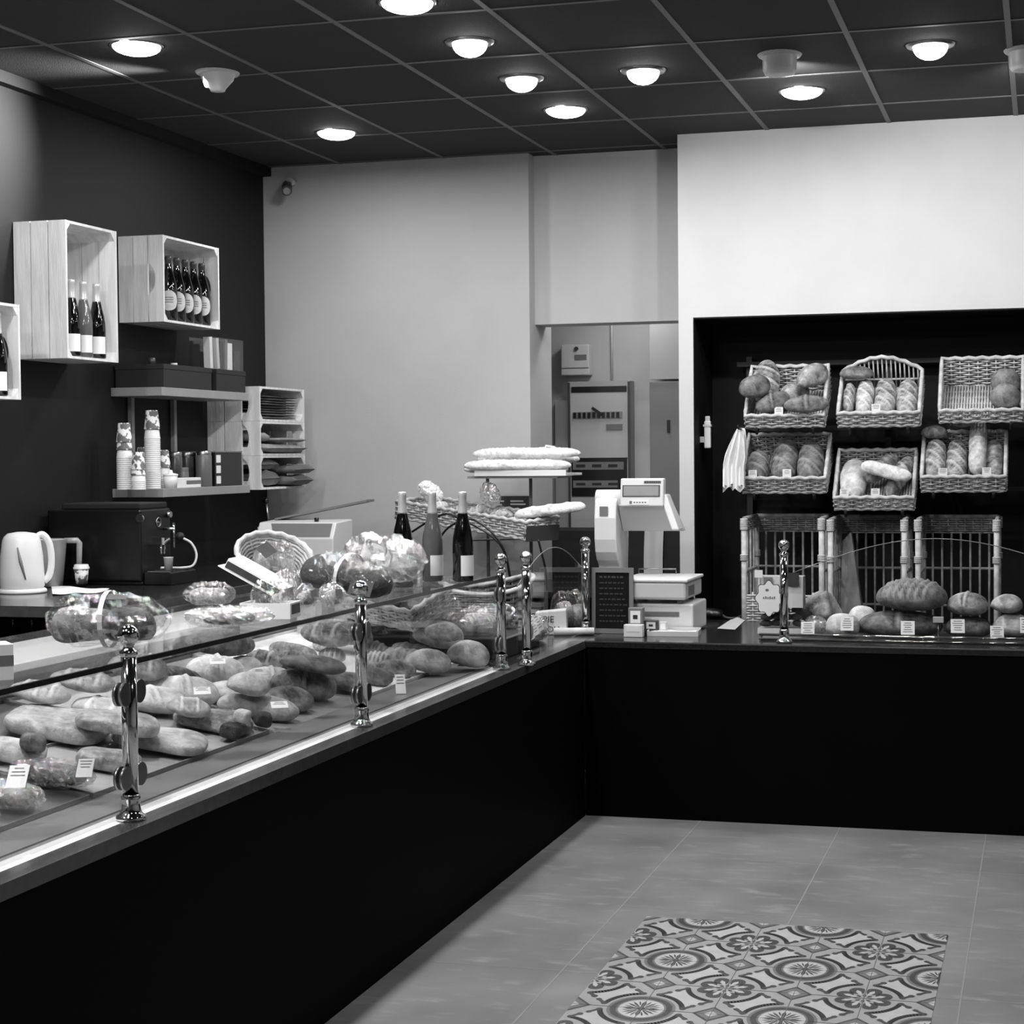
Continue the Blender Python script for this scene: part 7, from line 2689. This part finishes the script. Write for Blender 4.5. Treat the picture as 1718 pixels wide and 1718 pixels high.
# second row middle
bread_in('b5', -0.125, 0.12, 0.04, 0.26, 0.13, 0.10, 'crust_pale', 'big speckled loaf standing at the left of the lowest hanging basket', tone=0.45, flour=0.35, ends=2.6, rx=0.25)
bread_in('b5', 0.0, 0.22, 0.06, 0.22, 0.09, 0.09, 'crust', 'mid-grey loaf leaning right behind the pale baguette in the lowest basket', rz=0.9, tone=0.35, rx=0.25)
bread_in('b5', 0.115, 0.20, 0.06, 0.26, 0.09, 0.09, 'crust', 'scored mid-grey loaf leaning at the right of the lowest hanging basket', rz=1.2, tone=0.4, scores=2, rx=0.35)
bread_in('b5', 0.06, 0.09, 0.05, 0.27, 0.075, 0.065, 'flour', 'pale baguette lying aslant across the lowest hanging basket', rz=-0.42, tone=0.55, ends=5)
# second row right
for k, (x, L, W, mt, lb) in enumerate(((-0.135, 0.24, 0.10, 'crust', 'scored mid-grey loaf at the left among the standing long loaves'),
                                       (-0.035, 0.25, 0.10, 'crust', 'scored mid-grey loaf second from the left among the standing long loaves'))):
    bread_in('b6', x, 0.15, 0.045, L * 1.1, W, 0.10, mt, lb, rx=0.25, tone=0.45, scores=3, slant=1.2, seed=k + 40, ends=3.4, group='standing long loaves')
bread_in('b6', 0.065, 0.18, 0.05, 0.36, 0.085, 0.085, 'crust_pale', 'smooth pale sausage-shaped loaf, third among the standing long loaves', tone=0.6, ends=6, rx=0.25)
bread_in('b6', 0.150, 0.15, 0.045, 0.26, 0.09, 0.08, 'crust', 'square-ended mid-grey loaf at the right among the standing long loaves', tone=0.4, ends=8, rx=0.25)
for k, (x, lb) in enumerate(((-0.145, 'left of the two dark loaves lying on top of the standing long loaves'), (-0.01, 'right of the two dark loaves lying on top of the standing long loaves'))):
    bread_in('b6', x, 0.26, 0.115, 0.13, 0.10, 0.07, 'crust_dark', lb, rz=0.1, tone=0.5, rx=-0.5, seed=60 + k)
for key, goods in BL.items():
    m = BASK[key]
    settle(goods, [BKO[key]], (m.col[2])[:3], m.col[0][:3])
for key, x, y, z, lb in (('b1', -0.025, 0.012, 0.066, 'price card on the front rim of the top left bread basket'), ('b2', -0.01, 0.012, 0.078, 'price card on the front rim of the arched bread basket'),
                         ('b4', -0.15, 0.012, 0.086, 'left price card on the basket beside the white bags'), ('b4', 0.02, 0.012, 0.09, 'right price card on the basket beside the white bags'),
                         ('b5', -0.14, 0.012, 0.072, 'left price card on the lowest hanging basket'), ('b5', 0.01, 0.012, 0.074, 'right price card on the lowest hanging basket'),
                         ('b6', -0.095, 0.012, 0.086, 'left price card on the basket of standing long loaves'), ('b6', 0.11, 0.012, 0.088, 'right price card on the basket of standing long loaves')):
    q = BASK[key] @ Vector((x, y, z))
    price_tag(lb, T(q.x, q.y - 0.016, q.z - 0.012, 0.05, 0, 0.05), 0.042, 0.046, clear=False, lines=3, group='price cards on the wall baskets')


# three tall wicker bread bins at the bottom, open at the front
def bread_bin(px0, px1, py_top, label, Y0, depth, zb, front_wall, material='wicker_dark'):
    a, c = P(px0, py_top, y=Y0), P(px1, py_top, y=Y0)
    x0, x1, zt = a.x, c.x, a.z
    t = thing('bread_bin', label, 'bread bin', ((x0 + x1) / 2, Y0 + depth / 2, zb), group='tall wicker bread bins')
    yb = Y0 + depth
    for (x, y) in ((x0, Y0), (x1, Y0), (x0, yb), (x1, yb)):
        b = MB()
        b.tube([(x, y, zb), (x, y, zt)], 0.0135, n=10)
        for z in [zt - 0.004 - 0.008 * k for k in range(7)] + [zt - 0.18 - 0.008 * k for k in range(4)]:
            b.tube([(x + 0.016 * math.cos(q * PI / 5), y + 0.016 * math.sin(q * PI / 5), z) for q in range(10)], 0.0045, n=5, closed=True)
        b.build('post', 'wicker' if y == Y0 else material, t)  # front posts in pale wicker, rear posts in the darker one
    b = MB()
    weave_wall(b, (x0, yb, zt - 0.085), (x1, yb, zt - 0.085), (0, 0, 1), 0.085, 0.085, rows_pitch=0.011)
    b.tube([(x0, yb, zt), (x1, yb, zt)], 0.011, n=8)
    b.build('top_band', material, t)
    for x in (x0, x1):
        b = MB()
        weave_wall(b, (x, Y0, zt - 0.06), (x, yb, zt - 0.06), (0, 0, 1), 0.06, 0.06, rows_pitch=0.011)
        b.tube([(x, Y0, zt), (x, yb, zt)], 0.010, n=8)
        b.build('side_band', material, t)
    n = 7
    for k in range(1, n + 1):
        x = x0 + (x1 - x0) * k / (n + 1)
        b = MB()
        b.tube([(x, yb, zb + 0.05), (x, yb, zt - 0.08)], 0.006, n=6)
        b.build('back_rod', material, t)
    for x in (x0, x1):
        for k in range(1, 4):
            b = MB()
            b.tube([(x, Y0 + depth * k / 4, zb + 0.05), (x, Y0 + depth * k / 4, zt - 0.055)], 0.006, n=6)
            b.build('side_rod', material, t)
    for f in (0.36, 0.62):
        b = MB()
        z = zt - (zt - zb) * f
        b.tube([(x0, Y0, z), (x0, yb, z), (x1, yb, z), (x1, Y0, z)], 0.008, n=6)
        b.build('middle_rail', material, t)
    b = MB()
    weave_wall(b, (x0, Y0, zb), (x1, Y0, zb), (0, 0, 1), front_wall, front_wall)
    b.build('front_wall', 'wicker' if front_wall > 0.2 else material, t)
    b = MB()
    b.bx(x0, x1, Y0, yb, zb, zb + 0.01)
    b.build('base', material, t)
    return x0, x1, zt


BB = 0.55
t = None
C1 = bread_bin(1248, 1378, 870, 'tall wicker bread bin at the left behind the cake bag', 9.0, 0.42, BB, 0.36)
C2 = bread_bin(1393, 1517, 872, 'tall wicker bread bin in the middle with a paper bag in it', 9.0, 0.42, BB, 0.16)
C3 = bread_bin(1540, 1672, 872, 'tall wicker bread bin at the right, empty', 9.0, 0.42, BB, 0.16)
b = MB()
b.bx(-1.56, 0.4, 8.98, 9.5, 0.0, BB - 0.0005)
tag(b.build('bin_plinth', 'blackmatt'), 'black plinth under the three tall wicker bread bins', 'plinth')
# paper bag leaning in the middle bin
b = MB()
xa = C2[0] + 0.03
b.hexa([(xa, 9.06, BB + 0.011), (xa + 0.15, 9.06, BB + 0.011), (xa + 0.15, 9.16, BB + 0.011), (xa, 9.16, BB + 0.011)],
       [(xa, 9.25, 1.15), (xa + 0.045, 9.25, 1.20), (xa + 0.045, 9.30, 1.20), (xa, 9.30, 1.15)])
tag(b.build('paper_sack', 'bag3', bevel=0.008), 'grey paper sack leaning in the middle tall bread bin', 'paper bag')
b = MB()
b.bx(C1[0] + 0.03, C1[1] - 0.05, 9.05, 9.3, BB + 0.011, BB + 0.20)
tag(b.build('bread_carton', 'brownpaper', bevel=0.01), 'mid-grey carton standing in the left tall bread bin', 'carton')

# white bags hanging from the left basket row
t = thing('hanging_bags', 'bunch of white carrier bags hanging at the left of the bread baskets', 'carrier bags', (-1.5, 9.12, 1.4))
x0, x1 = P(1212, 780, y=9.05).x, P(1248, 780, y=9.05).x
zt, zb = P(1235, 724, y=9.12).z, P(1235, 826, y=9.12).z
for k in range(3):
    b = MB()
    off = 0.022 * k

    def cloth(u, v, k=k, off=off):
        wdt = 0.35 + 0.65 * min(1, v * 2.2) ** 0.8
        xm = x0 + (x1 - x0) * (0.8 - 0.3 * min(1, v * 1.6))
        x = xm + (x1 - x0) * (u - 0.5) * wdt
        y = 9.04 + off + 0.016 * math.sin(u * 17 + k * 2) * min(1, v * 3) + 0.02 * math.sin(2 * v + k)
        z = zt + 0.008 * k - (zt - zb) * v * (1 - 0.10 * abs(math.sin(u * 4 + k * 1.3)))
        return Vector((x, y, z))
    b.grid(cloth, 36, 16)
    b.build('white_bag', 'paper' if k != 1 else 'offwhite', t)
b = MB()
b.tube([(x1 - 0.02, 9.2, zt + 0.01), (x1 - 0.02, 9.0, zt + 0.012), (x1 - 0.02, 8.995, zt + 0.03)], 0.004, n=6)
b.tube([(x1 - 0.02, 9.2, zt + 0.01), (x1 - 0.02, 9.68, zt + 0.0)], 0.004, n=6)
b.build('hook', 'rack', t)
# narrow white holder on the niche side
p0, p1 = P(1187, 752, y=9.40), P(1187, 698, y=9.40)
xx = -1.7105
t = thing('holder_tube', 'narrow white holder fixed to the black niche beside the white pier', 'holder', (p0.x, 9.42, p0.z))
b = MB()
b.bx(p0.x - 0.017, p0.x + 0.017, 9.395, 9.42, p0.z, p1.z - 0.025)
b.build('holder_body', 'white_plastic', t, bevel=0.006)
b = MB()
b.bx(p0.x - 0.013, p0.x + 0.013, 9.40, 9.418, p1.z - 0.03, p1.z)
b.build('holder_cap', 'offwhite', t, bevel=0.005)
b = MB()
b.bx(p0.x - 0.021, p0.x + 0.021, 9.392, 9.423, p1.z - 0.055, p1.z - 0.043)
b.build('collar', 'offwhite', t)
b = MB()
b.bx(xx, p0.x - 0.016, 9.402, 9.415, p0.z + 0.03, p0.z + 0.06)
b.build('bracket', 'offwhite', t)
# black mat whose corner shows at the bottom right
q = P(1719, 1688, z=0)
b = MB()
b.M = T(q.x, q.y, 0.0008, 0, 0, 0.35)
b.bx(0.0, 0.7, -1.1, 0.0, 0, 0.012)
tag(b.build('floor_mat', 'blackmatt', bevel=0.003), 'corner of a black mat at the bottom right of the floor', 'mat')
